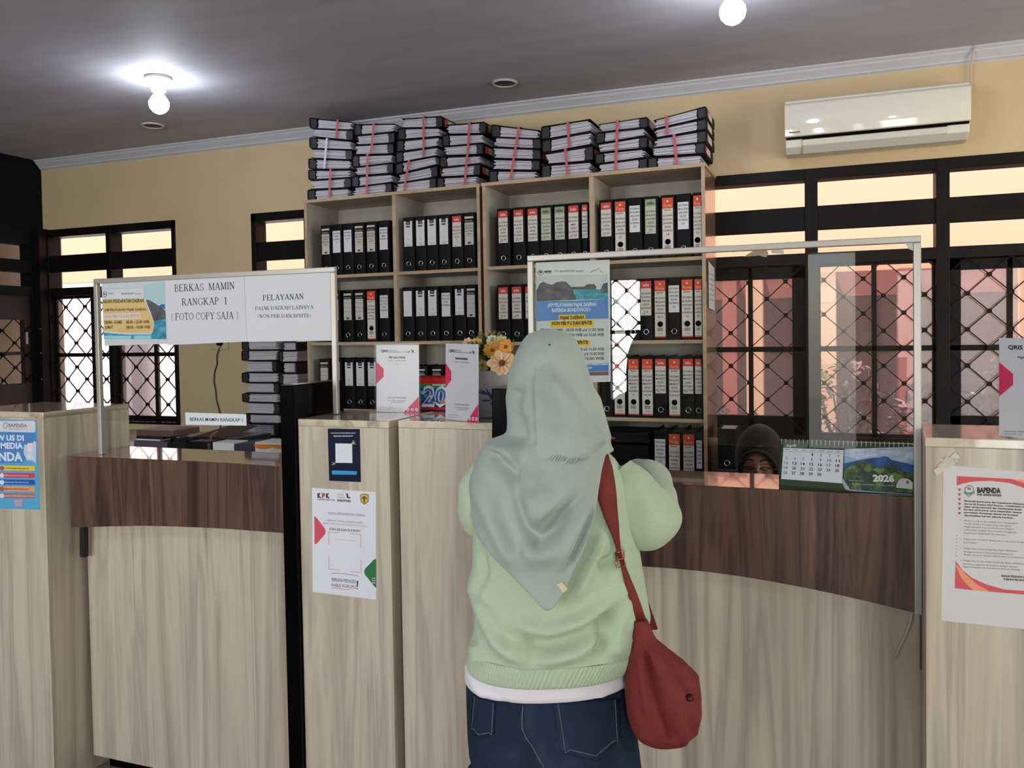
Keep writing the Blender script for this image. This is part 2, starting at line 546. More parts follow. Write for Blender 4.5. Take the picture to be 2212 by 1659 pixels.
# ================================================================ the room shell
YW, XL, XR, ZC = 4.55, -5.45, 2.65, 2.874
W1 = (-5.43, -4.19, 0.91, 2.355)
W2 = (-3.54, -2.70, 0.91, 2.355)
W3 = (-0.66, 1.94, 0.93, 2.355)
m = MB()
xs = [XL - .12, W1[0], W1[1], W2[0], W2[1], W3[0], W3[1], XR + .12]
for k in range(0, 8, 2):
    m.box(xs[k], xs[k + 1], YW, YW + .14, 0, ZC)
for q in (W1, W2, W3):
    m.box(q[0], q[1], YW, YW + .14, 0, q[2])
    m.box(q[0], q[1], YW, YW + .14, q[3], ZC)
struct(m.build('wall_back', WALLM))
struct(MB().box(XL - 3, XR + 3, -4.6, YW + .14, ZC, ZC + .12).build('ceiling', CEILM))  # runs out past the front and side walls as an unseen roof against the sun
struct(MB().box(XL - .12, XR + .12, -2.75, YW + .14, -.1, 0).build('floor', FLOORM))
m = MB()
prof = [(0, 2.874), (-.062, 2.874), (-.062, 2.866), (-.05, 2.858), (-.046, 2.850), (-.03, 2.836), (-.018, 2.824), (-.016, 2.816), (-.006, 2.812), (0, 2.806)]
m.prism([V((XL, YW + a, z)) for a, z in prof], (XR - XL, 0, 0))
struct(m.build('trim_1', CORN))
# right wall with a side window, front wall with a window and an entrance put in for the fill light
m = MB()
m.box(XR, XR + .12, -2.6, 1.5, 0, ZC)
m.box(XR, XR + .12, 3.7, YW, 0, ZC)
m.box(XR, XR + .12, 1.5, 3.7, 0, 1.0)
m.box(XR, XR + .12, 1.5, 3.7, 2.4, ZC)
struct(m.build('wall_right', WALLM))
m = MB()
OPEN = [(-4.1, -2.6, .85, 2.25), (-1.62, -1.28, .9, 2.0), (-.02, .32, .5, 2.1), (1.05, 2.45, 0, 2.25)]
e = XL - .12
for a, b, c, d in OPEN:
    m.box(e, a, -2.54, -2.42, 0, ZC).box(a, b, -2.54, -2.42, d, ZC)
    if c:
        m.box(a, b, -2.54, -2.42, 0, c)
    e = b
m.box(e, XR + .12, -2.54, -2.42, 0, ZC)
struct(m.build('wall_front', WALLM))

def lattice(m, x0, x1, z0, z1, y, px, pz, ox, oz, r=.004, knot=.011):
    """crossing diagonal bars clipped to a rectangle, with a square knot at each crossing"""
    sl = pz / px
    for sgn in (1, -1):
        c0 = oz - sgn * sl * ox
        k0 = int(((z0 - max(sgn * sl * x0, sgn * sl * x1)) - c0) / pz) - 2
        k1 = int(((z1 - min(sgn * sl * x0, sgn * sl * x1)) - c0) / pz) + 2
        for k in range(k0, k1 + 1):
            c = c0 + k * pz
            pts = []
            for x in (x0, x1):
                z = sgn * sl * x + c
                if z0 <= z <= z1:
                    pts.append((x, z))
            for z in (z0, z1):
                x = (z - c) * sgn / sl
                if x0 < x < x1:
                    pts.append((x, z))
            if len(pts) >= 2:
                (xa, za), (xb, zb) = pts[0], pts[1]
                if math.hypot(xa - xb, za - zb) > .02:
                    m.bar((xa, y + sgn * r * .5, za), (xb, y + sgn * r * .5, zb), 2 * r, 1.2 * r)
    i0, i1 = int((x0 - ox) / (px / 2)) - 1, int((x1 - ox) / (px / 2)) + 1
    j0, j1 = int((z0 - oz) / (pz / 2)) - 1, int((z1 - oz) / (pz / 2)) + 1
    for i in range(i0, i1 + 1):
        for j in range(j0, j1 + 1):
            x, z = ox + i * px / 2, oz + j * pz / 2
            if (i + j) % 2 == 0 and x0 < x < x1 and z0 < z < z1:
                m.box(x - knot, x + knot, y - .009, y + .009, z - knot, z + knot)

def window(name, q, mull, secs, transom=(2.034, 2.160), rail=(1.855, 1.915), top=2.298, grille=True, dep=.10):
    """q opening, mull mullion spans, secs [(x0,x1,sash?,bar x)]"""
    x0, x1, z0, z1 = q
    y0, y1 = YW - .012, YW + dep
    root = bpy.data.objects.new(name, None)
    C.objects.link(root)
    root.location = ((x0 + x1) / 2, YW, z0)
    root['_base'] = tuple(root.location)
    root['kind'] = 'structure'
    fr = MB()
    fr.box(x0, x1, y0, y1, top, z1).box(x0, x1, y0, y1, z0, z0 + .022).box(x0, x0 + .04, y0, y1, z0, z1).box(x1 - .03, x1, y0, y1, z0, z1)
    for a, b in mull:
        fr.box(a, b, y0 - .003, y1 - .003, z0 + .001, z1 - .001)
    fr.box(x0, x1, y0 - .0015, y1 - .0015, rail[0], rail[1])
    fr.build('window_frame', BLACKW, root, bevel=.003)
    MB().box(x0, x1, y0 + .01, y0 + .035, transom[0], transom[1]).build('transom_board', BLACKW, root, bevel=.003)
    for a, b, sash, bars, zb in secs:
        s = MB()
        ys = YW + .03
        fw = sash
        s.box(a, b, ys, ys + .035, zb, zb + .03 + fw).box(a, b, ys, ys + .035, rail[0] - fw, rail[0])
        s.box(a, a + fw, ys, ys + .035, zb, rail[0]).box(b - fw, b, ys, ys + .035, zb, rail[0])
        for xb in bars:
            s.box(xb - .012, xb + .012, ys, ys + .03, zb, rail[0])
        s.box(a, b, ys, ys + .03, 1.397, 1.425)
        so = s.build('sash', BLACKW, root, bevel=.002)
        MB().box(a + fw * .5, b - fw * .5, ys + .012, ys + .016, zb + .02, rail[0] - fw * .5).build('pane', PANE, so)
        if grille:
            g = MB()
            lattice(g, a, b, zb, rail[0] + .01, YW + .012, .19, .18, -.412, 1.682)
            g.build('lattice_grille', BLACKW, root)
    return root
window('window_1', W1, [(-4.82, -4.776)], [(-5.39, -4.82, .02, (-5.02,), .915), (-4.776, -4.22, .02, (-4.43,), .915)])
window('window_2', W2, [(-3.12, -3.07)], [(-3.50, -3.12, .03, (-3.3,), .915), (-3.07, -2.73, .03, (-2.9,), .915)])
window('window_3', W3, [(-.028, .036), (.587, .648), (1.24, 1.30)],
       [(-.62, -.028, .066, (-.309,), .955), (.036, .587, .012, (.306,), .925), (.648, 1.24, .055, (.916,), .985), (1.30, 1.91, .055, (1.6,), .955)])
# the front windows behind the photographer: same lattice
for k, (x0, x1, z0, z1) in enumerate(OPEN[:2]):
    root = bpy.data.objects.new('window_%d' % (k + 4), None)
    C.objects.link(root)
    root.location = root['_base'] = (x0, -2.42, z0)
    root['kind'] = 'structure'
    fr = MB()
    fr.box(x0, x1, -2.5, -2.41, z0, z0 + .05).box(x0, x1, -2.5, -2.41, z1 - .05, z1).box(x0, x1, -2.5, -2.41, 1.5, 1.53)
    fr.box(x0, x0 + .04, -2.5, -2.41, z0, z1).box(x1 - .04, x1, -2.5, -2.41, z0, z1)
    fr.build('window_frame', BLACKW, root)
    g = MB()
    lattice(g, x0, x1, z0, z1, -2.43, .19, .18, -2, 1.5, r=.006, knot=.016)
    g.build('lattice_grille', BLACKW, root)

# the dark wall on the left with its door
m = MB()
m.mat(TEALW)
XD = XL
D0, D1 = 3.35, 4.43                 # span of the door bay in y
m.box(XD - .1, XD, -2.6, D0, 0, ZC)
m.box(XD - .1, XD, D1, YW, 0, ZC)
m.box(XD - .1, XD, D0, D1, 2.235, ZC)
struct(m.build('wall_left', TEALW))
root = bpy.data.objects.new('door_1', None)
C.objects.link(root)
root.location = (XD, D0, 0)
root['_base'] = tuple(root.location)
root['kind'] = 'structure'
fr = MB()
for a, b in ((2.03, 2.12), (1.86, 1.925)):
    fr.box(XD - .08, XD + .01, D0, D1, a, b)
fr.box(XD - .08, XD + .01, D0, D0 + .06, 0, 2.235)
fr.build('door_frame', TEALW, root)
lf = MB()
DK = grained('brown_black_door', [(.35, (38, 29, 31)), (.7, (52, 41, 43))], (5, 5, 1), rough=.5)
lf.box(XD - .06, XD - .015, D0 + .06, D1, 1.68, 1.86).box(XD - .06, XD - .015, D0 + .06, D1, 0, 1.21)
lf.box(XD - .06, XD - .015, D1 - .05, D1, 1.21, 1.68).box(XD - .06, XD - .015, D0 + .06, D0 + .13, 1.21, 1.68)
lf.box(XD - .055, XD - .02, D0 + .06, D1, 1.42, 1.445).box(XD - .055, XD - .02, 3.9, 3.93, 1.21, 1.68)
leaf = lf.build('door_leaf', DK, root)
g = MB()
lattice(g, D0, D1, 1.21, 1.68, 0, .19, .18, D1 - .04, 1.6)
for p in g.v:
    p.x, p.y = XD - .01 + p.y, p.x
g.build('lattice_grille', BLACKW, leaf)
MB().box(XD - .02, XD - .005, 4.385, 4.4, 1.5, 1.6).build('door_handle', CHROME, leaf)
# post beside the left window, with its screws
m = MB()
m.box(-5.45, -5.40, 4.47, 4.55, 0, 2.36)
post = struct(m.build('trim_2', BLACKW))
sc = MB()
for z in (1.61, 1.43, 1.235, 1.06):
    sc.sphere((-5.41, 4.467, z), .006, 8, 6)
sc.build('screw', CHROME, post)

# ================================================================ outside the back windows
GR = grained('sunlit_ground', [(.35, (178, 160, 146)), (.65, (206, 190, 176))], (1.5, 1.5, 1.5), rough=.9)
struct(MB().box(-18, 10, YW + .14, 16, -.14, -.04).build('ground', GR))
PEACH = flat((201, 153, 123), .8, name='peach_render')
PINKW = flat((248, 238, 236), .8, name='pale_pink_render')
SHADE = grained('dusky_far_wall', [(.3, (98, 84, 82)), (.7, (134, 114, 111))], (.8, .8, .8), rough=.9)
o = MB().box(-2.9, 8, 7.2, 7.5, 1.98, 4.2).build('porch_fascia', PEACH)
tag(o, 'peach painted porch wall seen through the upper panes of the right window', 'building', kind='structure')
o = MB().box(-2.9, 8, 7.16, 7.24, 1.78, 1.98).build('porch_beam', flat((108, 54, 52), .7))
tag(o, 'red painted beam under the peach porch wall outside', 'beam', kind='structure')
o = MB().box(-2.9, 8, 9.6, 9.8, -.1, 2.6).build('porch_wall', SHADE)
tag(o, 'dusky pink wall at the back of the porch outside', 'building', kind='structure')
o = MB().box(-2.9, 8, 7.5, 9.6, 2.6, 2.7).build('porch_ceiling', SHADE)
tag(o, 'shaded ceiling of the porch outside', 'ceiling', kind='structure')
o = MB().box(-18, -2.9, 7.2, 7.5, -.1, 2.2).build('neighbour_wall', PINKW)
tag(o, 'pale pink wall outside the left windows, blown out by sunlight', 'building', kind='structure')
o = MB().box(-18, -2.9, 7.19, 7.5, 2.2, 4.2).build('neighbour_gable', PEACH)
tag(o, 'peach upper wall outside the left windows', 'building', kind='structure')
COL = flat((176, 140, 114), .7, name='orange_column_paint')
COLR = flat((126, 66, 62), .7, name='red_column_paint')
for k, (x, wd, mt, lb) in enumerate(((-.64, .12, COLR, 'narrow red porch column outside the left casement of the right window'), (-.44, .14, COL, 'orange porch column beside the narrow red one outside'),
                                     (.12, .14, COL, 'orange porch column outside seen at the mullion of the right window'), (.72, .16, COLR, 'red porch column outside behind the right counter screen'), (1.55, .2, COL, 'orange porch column outside beyond the right casement'))):
    o = MB().box(x - wd / 2, x + wd / 2, 7.0, 7.16, -.1, 1.98).build('porch_column', mt, bevel=.01)
    tag(o, lb, 'column', 'porch columns outside')
a, b = ony(246, 800, 6.95).x, ony(284, 800, 6.95).x
o = MB().box(a, b, 6.95, 7.1, -.1, 1.72).build('grey_pillar', grained('weathered_grey', [(.3, (104, 96, 108)), (.7, (128, 120, 130))], (4, 4, 1), rough=.9))
tag(o, 'dark grey pillar outside the left window', 'pillar')

def bush(x, y, r, h, cols, label, n=420, seed=0):
    rr = random.Random(seed)
    root = thing('garden_shrub', label, 'shrub', (x, y, -.05), group='shrubs outside the right window')
    st = MB()
    for k in range(7):
        a = rr.uniform(0, 2 * PI)
        st.tube([(x, y, -.05), (x + math.cos(a) * r * .3, y + math.sin(a) * r * .3, h * .45), (x + math.cos(a) * r * .6, y + math.sin(a) * r * .6, h * .8)], [.018, .012, .005], 5)
    st.build('stem', flat((84, 66, 52), .9), root)
    lv = MB()
    mats = [flat(c, .6) for c in cols]
    for k in range(n):
        a, b, q = rr.uniform(0, 2 * PI), math.acos(rr.uniform(-.7, 1)), rr.uniform(.45, 1) ** .5
        c = V((x + math.cos(a) * math.sin(b) * r * q, y + math.sin(a) * math.sin(b) * r * q, h * .55 + math.cos(b) * h * .47 * q))
        d = V((rr.uniform(-1, 1), rr.uniform(-1, 1), rr.uniform(-.4, 1))).normalized()
        e, f, _ = basis(d)
        L, wd = rr.uniform(.05, .11), rr.uniform(.018, .035)
        lv.mat(mats[rr.randrange(len(mats))])
        lv.add([c - d * L * .5, c + e * wd + f * .01, c + d * L * .5, c - e * wd + f * .01], [(0, 1, 2), (0, 2, 3)])
    lv.build('foliage', None, root, fix=False)
pal = [(70, 58, 56), (92, 72, 72), (118, 90, 92), (62, 68, 44), (146, 114, 116), (84, 92, 54)]
for k, (x, y, r, h) in enumerate(((-.58, 6.1, .40, .95), (.28, 6.5, .38, 1.3), (.75, 5.7, .3, 1.25), (1.3, 6.3, .4, 1.35), (2.15, 6.0, .4, 1.2))):
    bush(x, y, r, h, pal, ['low dusky shrub outside the left casement of the right window', 'rounded shrub outside behind the calendar end of the counter screen', 'bushy shrub outside between the two mullions of the right window', 'tall dusky shrub outside the right-hand casement', 'shrub outside beyond the right-hand edge of the casement'][k], seed=k)
o = MB().box(-6.05, -5.95, 2.0, 4.93, -.1, ZC).build('corridor_wall', grained('olive_corridor_wall', [(.3, (120, 108, 86)), (.7, (146, 132, 106))], (1, 1, 1), rough=.9))
tag(o, 'dim olive corridor wall seen through the dark door on the left', 'building', kind='structure')
# garden in front of the building, seen only as reflections
struct(MB().box(-18, 10, -16, -2.75, -.14, -.1).build('terrain', flat((120, 112, 92), .9)))

# ================================================================ lamps on the ceiling
BULB = flat((236, 243, 255), .3, emit=54.0, name='glowing_bulb')
BULB_F = flat((236, 243, 255), .3, emit=150.0, name='bright_glowing_bulb')
def bulb(x, y, label, mat=BULB):
    t = thing('ceiling_bulb', label, 'ceiling light', (x, y, ZC), group='bare bulbs on the ceiling')
    MB().lathe([(.066, 0), (.066, .012), (.060, .016), (.046, .036), (.036, .055), (.034, .075)], (x, y, ZC), 24, (0, 0, -1)).build('lamp_holder', flat((206, 204, 208), .4), t)
    MB().lathe([(.022, .073), (.024, .088), (.036, .104), (.048, .124), (.050, .142), (.044, .162), (.030, .178), (.012, .187), (.003, .188)], (x, y, ZC), 24, (0, 0, -1)).build('bulb', mat, t)
p = onz(342, 167, ZC)
bulb(p.x, p.y, 'bare glowing bulb in a flared white holder above the left counter')
p = onz(1582, -54, ZC)
bulb(p.x, p.y, 'bare glowing bulb at the top edge of the photo, in front of the air conditioner')
bulb(-2.1, .35, 'bare bulb over the public side, behind the photographer, left of the two', BULB_F)
bulb(1.1, .2, 'bare bulb over the public side, behind the photographer, right of the two')
for px, py, lb in ((1090, 178, 'unlit round recessed downlight in the ceiling above the bookcases'), (330, 270, 'unlit round recessed downlight between the left bulb and the cornice')):
    p = onz(px, py, ZC)
    t = thing('recessed_downlight', lb, 'ceiling light', (p.x, p.y, ZC), group='recessed downlights')
    MB().torus((p.x, p.y, ZC - .003), .062, .008, (0, 0, 1), 28, 6).build('trim_ring', flat((190, 188, 190), .4), t)
    MB().lathe([(.055, .0), (.054, .004)], (p.x, p.y, ZC - .0045), 24).build('lamp_cavity', flat((62, 58, 56), .5), t)
# ================================================================ air conditioner
PA = V((0, YW - .22, 0)); NA = V((0, -1, 0))
a, b = ony(1695, 210, YW - .21), ony(2097, 175, YW - .21)
x0, x1 = a.x, b.x
zt, zb = (a.z + b.z) / 2, (ony(1695, 333, YW - .21).z + ony(2095, 290, YW - .21).z) / 2
t = thing('air_conditioner', 'white wall-mounted split air conditioner above the right window', 'air conditioner', ((x0 + x1) / 2, YW, zb))
ACW = flat((224, 221, 204), .35, name='cream_plastic')
ACP = flat((232, 229, 214), .08, coat=1.0, name='glossy_cream_panel')
h = zt - zb
zs = zb + h * .29                                   # slot between the panel and the flap
bd = MB()
bd.prism([V((x0, YW - y, zb + h * z)) for y, z in ((.0, .05), (.0, 1), (.15, 1), (.19, .97), (.19, .24), (.185, .10), (.14, .0), (.05, .0))], (x1 - x0, 0, 0))
bd.build('body', ACW, t, bevel=.006)
pn = MB()
pn.prism([V((x0 - .002, YW - y, zb + h * z)) for y, z in ((.185, .275), (.207, .29), (.213, .6), (.205, .88), (.17, 1.005), (.15, 1.005))], (x1 - x0 + .004, 0, 0))
panel = pn.build('front_panel', ACP, t, bevel=.004)
for p in panel.data.polygons:
    p.use_smooth = True
MB().box(x0 + .004, x1 - .004, YW - .2, YW - .186, zb + h * .236, zb + h * .275).build('slot', BLACKG, t)
fl = MB()
fx0, fx1 = x0 + (x1 - x0) * .1, x0 + (x1 - x0) * .885
fl.prism([V((fx0, YW - y, zb + h * z)) for y, z in ((.186, .235), (.197, .215), (.196, .11), (.15, -.015), (.13, .0), (.17, .1))], (fx1 - fx0, 0, 0))
fl.build('air_flap', flat((214, 211, 196), .35), t, bevel=.003)
MB().box(fx0, fx1, YW - .192, YW - .188, zb + h * .214, zb + h * .234).build('outlet_gap', BLACKG, t)
mk = Sheet((0, YW - .214, 0), NA, None, first=.0)
mk.text('Panasonic', 1704, 288.5, 1728, 286, 4.5, INK, .02)
mk.build('lettering', t)
st = Sheet((0, YW - .2075, 0), V((0, -1, .06)), [(2056, 184), (2056, 214), (2096, 210), (2096, 180)], flat((218, 222, 232), .4))
st.build('energy_sticker', t)
m = MB()
e = (x1 + .018, YW - .02)
m.tube([(e[0] + .02, YW - .065, ZC - .002), (e[0] + .018, YW - .05, 2.82), (e[0] + .014, e[1], 2.79), (e[0] + .012, e[1], 2.6), (e[0] + .006, e[1], 2.5), (e[0] - .01, e[1], 2.44)], .0045, 6)
tag(m.build('power_cable', flat((206, 196, 176), .6)), 'thin cream cable running from the cornice down the side of the air conditioner', 'cable')

# ================================================================ pedestals
HP, HC = 1.282, 1.114
def pedestal(x0, x1, y0, y1, label, sl=0.0, sr=0.0):
    t = thing('pedestal_cabinet', label, 'cabinet', ((x0 + x1) / 2, (y0 + y1) / 2, 0), group='tall pedestals between the service counters')
    def quad(g, za, zb):
        q = [(x0 + g, y0), (x1 - g, y0), (x1 - g + sr, y1), (x0 + g + sl, y1)]
        return MB().hexa([V((x, y, za)) for x, y in q] + [V((x, y, zb)) for x, y in q])
    quad(.001, 0, HP - .02).build('body', WOOD, t, bevel=.001)
    quad(0, HP - .02, HP).build('top_panel', grained('oak_laminate_top', [(.28, (150, 134, 116)), (.42, (187, 172, 150)), (.55, (203, 189, 166)), (.78, (206, 194, 172))], (20, 1.2, 20), rough=.15, coat=.8, dist=.5), t, bevel=.002)
    return t
pedestal(-2.83, -2.404, 1.985, 2.33, 'tall pale oak pedestal at the left edge with a blue leaflet on it', sr=.018)
pedestal(-1.399, -1.100, 1.982, 2.262, 'tall pale oak pedestal right of the black panel, carrying the white survey poster')
pedestal(-1.083, -.800, 2.003, 2.262, 'tall pale oak pedestal with the flower pot, behind the standing woman')
pedestal(.2277, .70, 1.932, 2.20, 'tall pale oak pedestal at the right edge with a taped notice', sl=.0215)

def side_panel(x0, x1, y0, y1, zt, label):
    t = tag(MB().box(x0, x1, y0, y1, 0, zt).build('divider_panel', BLACKG, bevel=.003), label, 'panel', 'black panels at the counter ends')
side_panel(-1.446, -1.4005, 1.965, 2.235, 1.381, 'glossy black upright panel between the left counter and the survey pedestal')
side_panel(-.785, -.740, 1.965, 2.235, 1.376, 'glossy black upright panel behind the woman, beside the flower pot')

def bow(x, x0, x1, d):
    u = (x - x0) / (x1 - x0) * 2 - 1
    return d * (1 - u * u)
def counter(x0, x1, y0, zarch, ypan, label, yb, HC=HC, zp=.045):
    """fascia bowing slightly away, arched along its lower edge; glossy top; pale lower panel"""
    t = thing('service_counter', label, 'counter', ((x0 + x1) / 2, y0, 0), group='curved service counters')
    N = 24
    fa, ar = MB(), []
    def zl(x):
        for (xa, za), (xb, zb2) in zip(zarch, zarch[1:]):
            if x <= xb or (xb, zb2) == zarch[-1]:
                s = (x - xa) / (xb - xa)
                return za + (zb2 - za) * s
    xs = [x0 + (x1 - x0) * k / N for k in range(N + 1)]
    sm = [zl(x) for x in xs]
    for _ in range(4):
        sm = [sm[0]] + [(sm[k - 1] + sm[k] * 2 + sm[k + 1]) / 4 for k in range(1, N)] + [sm[-1]]
    rows = [[V((x, y0 + bow(x, x0, x1, .02) + dy, z)) for x, z in zip(xs, zz)] for dy, zz in ((0, [HC] * 25), (0, sm), (.022, sm), (.022, [HC] * 25), (0, [HC] * 25))]
    fa.grid(rows, smooth=False)
    fa.poly([r[0] for r in rows[:4]]).poly([r[-1] for r in rows[:4]])
    fa.build('fascia', DARKW, t)
    tp = MB()
    top = [V((x, y0 + bow(x, x0, x1, .02) + .0, HC)) for x in xs]
    bk = [V((x, yb, HC)) for x in xs]
    tp.grid([[p - V((0, -.001, .002)) for p in top[:]], [p + V((0, -.001, .001)) for p in top], [p + V((0, 0, .001)) for p in bk], [p - V((0, 0, .02)) for p in bk], [p - V((0, -.03, .02)) for p in top], [p - V((0, -.001, .002)) for p in top]], smooth=False)
    tp.build('counter_top', WALNUT_TOP, t)
    MB().box(x0 + .001, x1 + (.006 if x1 > 0 else -.003), ypan, ypan + .02, zp, HC - .021).build('front_panel', WOOD, t)
    MB().box(x0 + .02, x1 - .02, ypan + .05, ypan + .07, 0, .06).build('toe_kick', BLACKG, t)
    MB().box(x0 + .01, x1 - .01, ypan + .03, 2.70, .74, .765).build('inner_desk', WALNUT_TOP, t)
    return t
HCL = 1.1245
counter(-2.381, -1.4475, 2.06, [(-2.381, .880), (-2.08, .903), (-1.80, .914), (-1.4475, .922)], 2.122, 'left service counter with dark walnut fascia and pale lower front', 2.31, HC=HCL, zp=.06)
counter(-.737, .2385, 2.125, [(-.737, .875), (-.43, .890), (-.29, .890), (-.17, .885), (.047, .864), (.237, .836)], 2.185, 'right service counter with dark walnut fascia, where the woman stands', 2.36)
a = ony(181, 1142, 2.12)
m = MB()
a = ony(182, 1142, 2.095)
m.bar((a.x, 2.095, .895), (a.x - .004, 2.095, ony(180, 1202, 2.095).z), .020, .018)
tag(m.build('bracket', flat((24, 24, 26), .4)), 'short black bracket hanging under the left end of the left counter', 'bracket')
m = MB()
q = [ony(x, y, 2.178) for x, y in ((1972, 1318), (1966, 1345), (1955, 1375), (1942, 1400), (1934, 1422))]
m.tube(q, .0032, 6)
tag(m.build('white_cable', flat((206, 196, 184), .5)), 'thin white cable hanging under the right end of the right counter', 'cable')

# ================================================================ acrylic screens
def screen(x0, x1, y, zt, zl, zr, zg, label, yr=None, notch=None):
    t = thing('counter_screen', label, 'screen', ((x0 + x1) / 2, y, HC), group='acrylic screens on the counters')
    s = .016
    MB().box(x0 - s / 2, x1 + s / 2, y - s / 2, y + s / 2, zt - s, zt).build('top_rail', ALU, t, bevel=.002)
    MB().box(x0 - s / 2, x0 + s / 2, y - s / 2, y + s / 2, zl, zt - s).build('post', ALU, t, bevel=.002)
    yr = yr or y
    MB().box(x1 - s / 2, x1 + s / 2, yr - s / 2, yr + s / 2, zr, zt - s).build('post', ALU, t, bevel=.002)
    if notch:                                  # cut round the black panel at the right end
        q = [(x0 + s / 2, zg), (notch[0], zg), (notch[0], notch[1]), (x1 - s / 2, notch[1]), (x1 - s / 2, zt - s), (x0 + s / 2, zt - s)]
        MB().prism([V((x, y - .0015, z)) for x, z in q], (0, .003, 0)).build('acrylic_pane', ACRYL, t)
    else:
        MB().box(x0 + s / 2, x1 - s / 2, y - .0015, y + .0015, zg, zt - s).build('acrylic_pane', ACRYL, t)
    return t
YF = 2.122
YR = 2.113
xa, xb = ony(205, 603, YF).x, ony(725, 577, YF).x
screen(xa + .008, max(xb - .008, -1.390), YF, ony(205, 603, YF).z, HCL + .001, HP + .001, ony(560, 918, YF).z, 'white-framed acrylic screen on the left counter, hung with paper notices', notch=(-1.449, 1.385))
xa, xb = ony(1140, 553, YR).x, ony(1988, 510, YR).x
screen(xa + .008, xb - .007, YR, ony(1560, 531, YR).z, HC + .001, .84, ony(1540, 960, YR).z, 'white-framed acrylic screen on the right counter with one poster')

# ================================================================ bookcases
def bookcase(P, rz, wd, cols, boards, ztop, label, dep=.34):
    """local x to the right from P (front left corner), y into the wall"""
    t = thing('bookcase', label, 'bookcase', P, rz, 'bookcases along the back wall', local=True)
    th = .018
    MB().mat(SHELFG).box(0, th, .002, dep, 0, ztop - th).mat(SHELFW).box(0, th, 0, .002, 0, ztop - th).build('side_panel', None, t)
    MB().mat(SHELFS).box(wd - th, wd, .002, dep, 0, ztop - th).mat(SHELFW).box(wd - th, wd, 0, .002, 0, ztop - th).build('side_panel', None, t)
    MB().box(-.004, wd + .004, -.004, dep, ztop - th, ztop).build('top_panel', SHELFW, t)
    for c in cols:
        MB().mat(SHELFG).box(c - .011, c + .011, .004, dep - .01, 0, ztop - th).mat(SHELFW).box(c - .011, c + .011, .002, .004, 0, ztop - th).build('divider', None, t)
    for z in boards:
        xs = [th] + list(cols) + [wd - th]
        for xa, xb in zip(xs, xs[1:]):
            MB().mat(SHELFG).box(xa + .001, xb - .001, .012, dep - .01, z - th, z).mat(SHELFW).box(xa + .001, xb - .001, .010, .012, z - th, z).build('shelf', None, t)
    MB().box(th, wd - th, dep - .01, dep, 0, ztop - th).build('back_panel', SHELFG, t)
    return t
BZ = [1.888, 1.473, 1.075, .68, .30]
RZR, RZL = math.radians(-1.6), math.radians(-2.7)
PRr = V((-.487, 4.10, 0))
WR = 1.20
PR = PRr - V((math.cos(RZR), math.sin(RZR), 0)) * WR
PLr = PR + V((-.019, 0.006, 0))
WL = 1.175
PL = PLr - V((math.cos(RZL), math.sin(RZL), 0)) * WL
ZTR, ZTL = 2.345, 2.345
bookcase(PR, RZR, WR, (.618,), BZ, ZTR, 'right-hand beech and grey bookcase full of red-labelled binders', dep=.36)
bookcase(PL, RZL, WL, (.628,), [1.886, 1.484, 1.085, .68, .30], ZTL, 'left-hand beech and grey bookcase full of white-labelled binders')

def shelf_frame(P, rz):
    u = V((math.cos(rz), math.sin(rz), 0))
    n = V((-math.sin(rz), math.cos(rz), 0))
    return u, n
def local_x(px, py, P, rz, inset):
    u, n = shelf_frame(P, rz)
    q = onpl(px, py, P + n * inset, n)
    return (q - P).dot(u), q.z

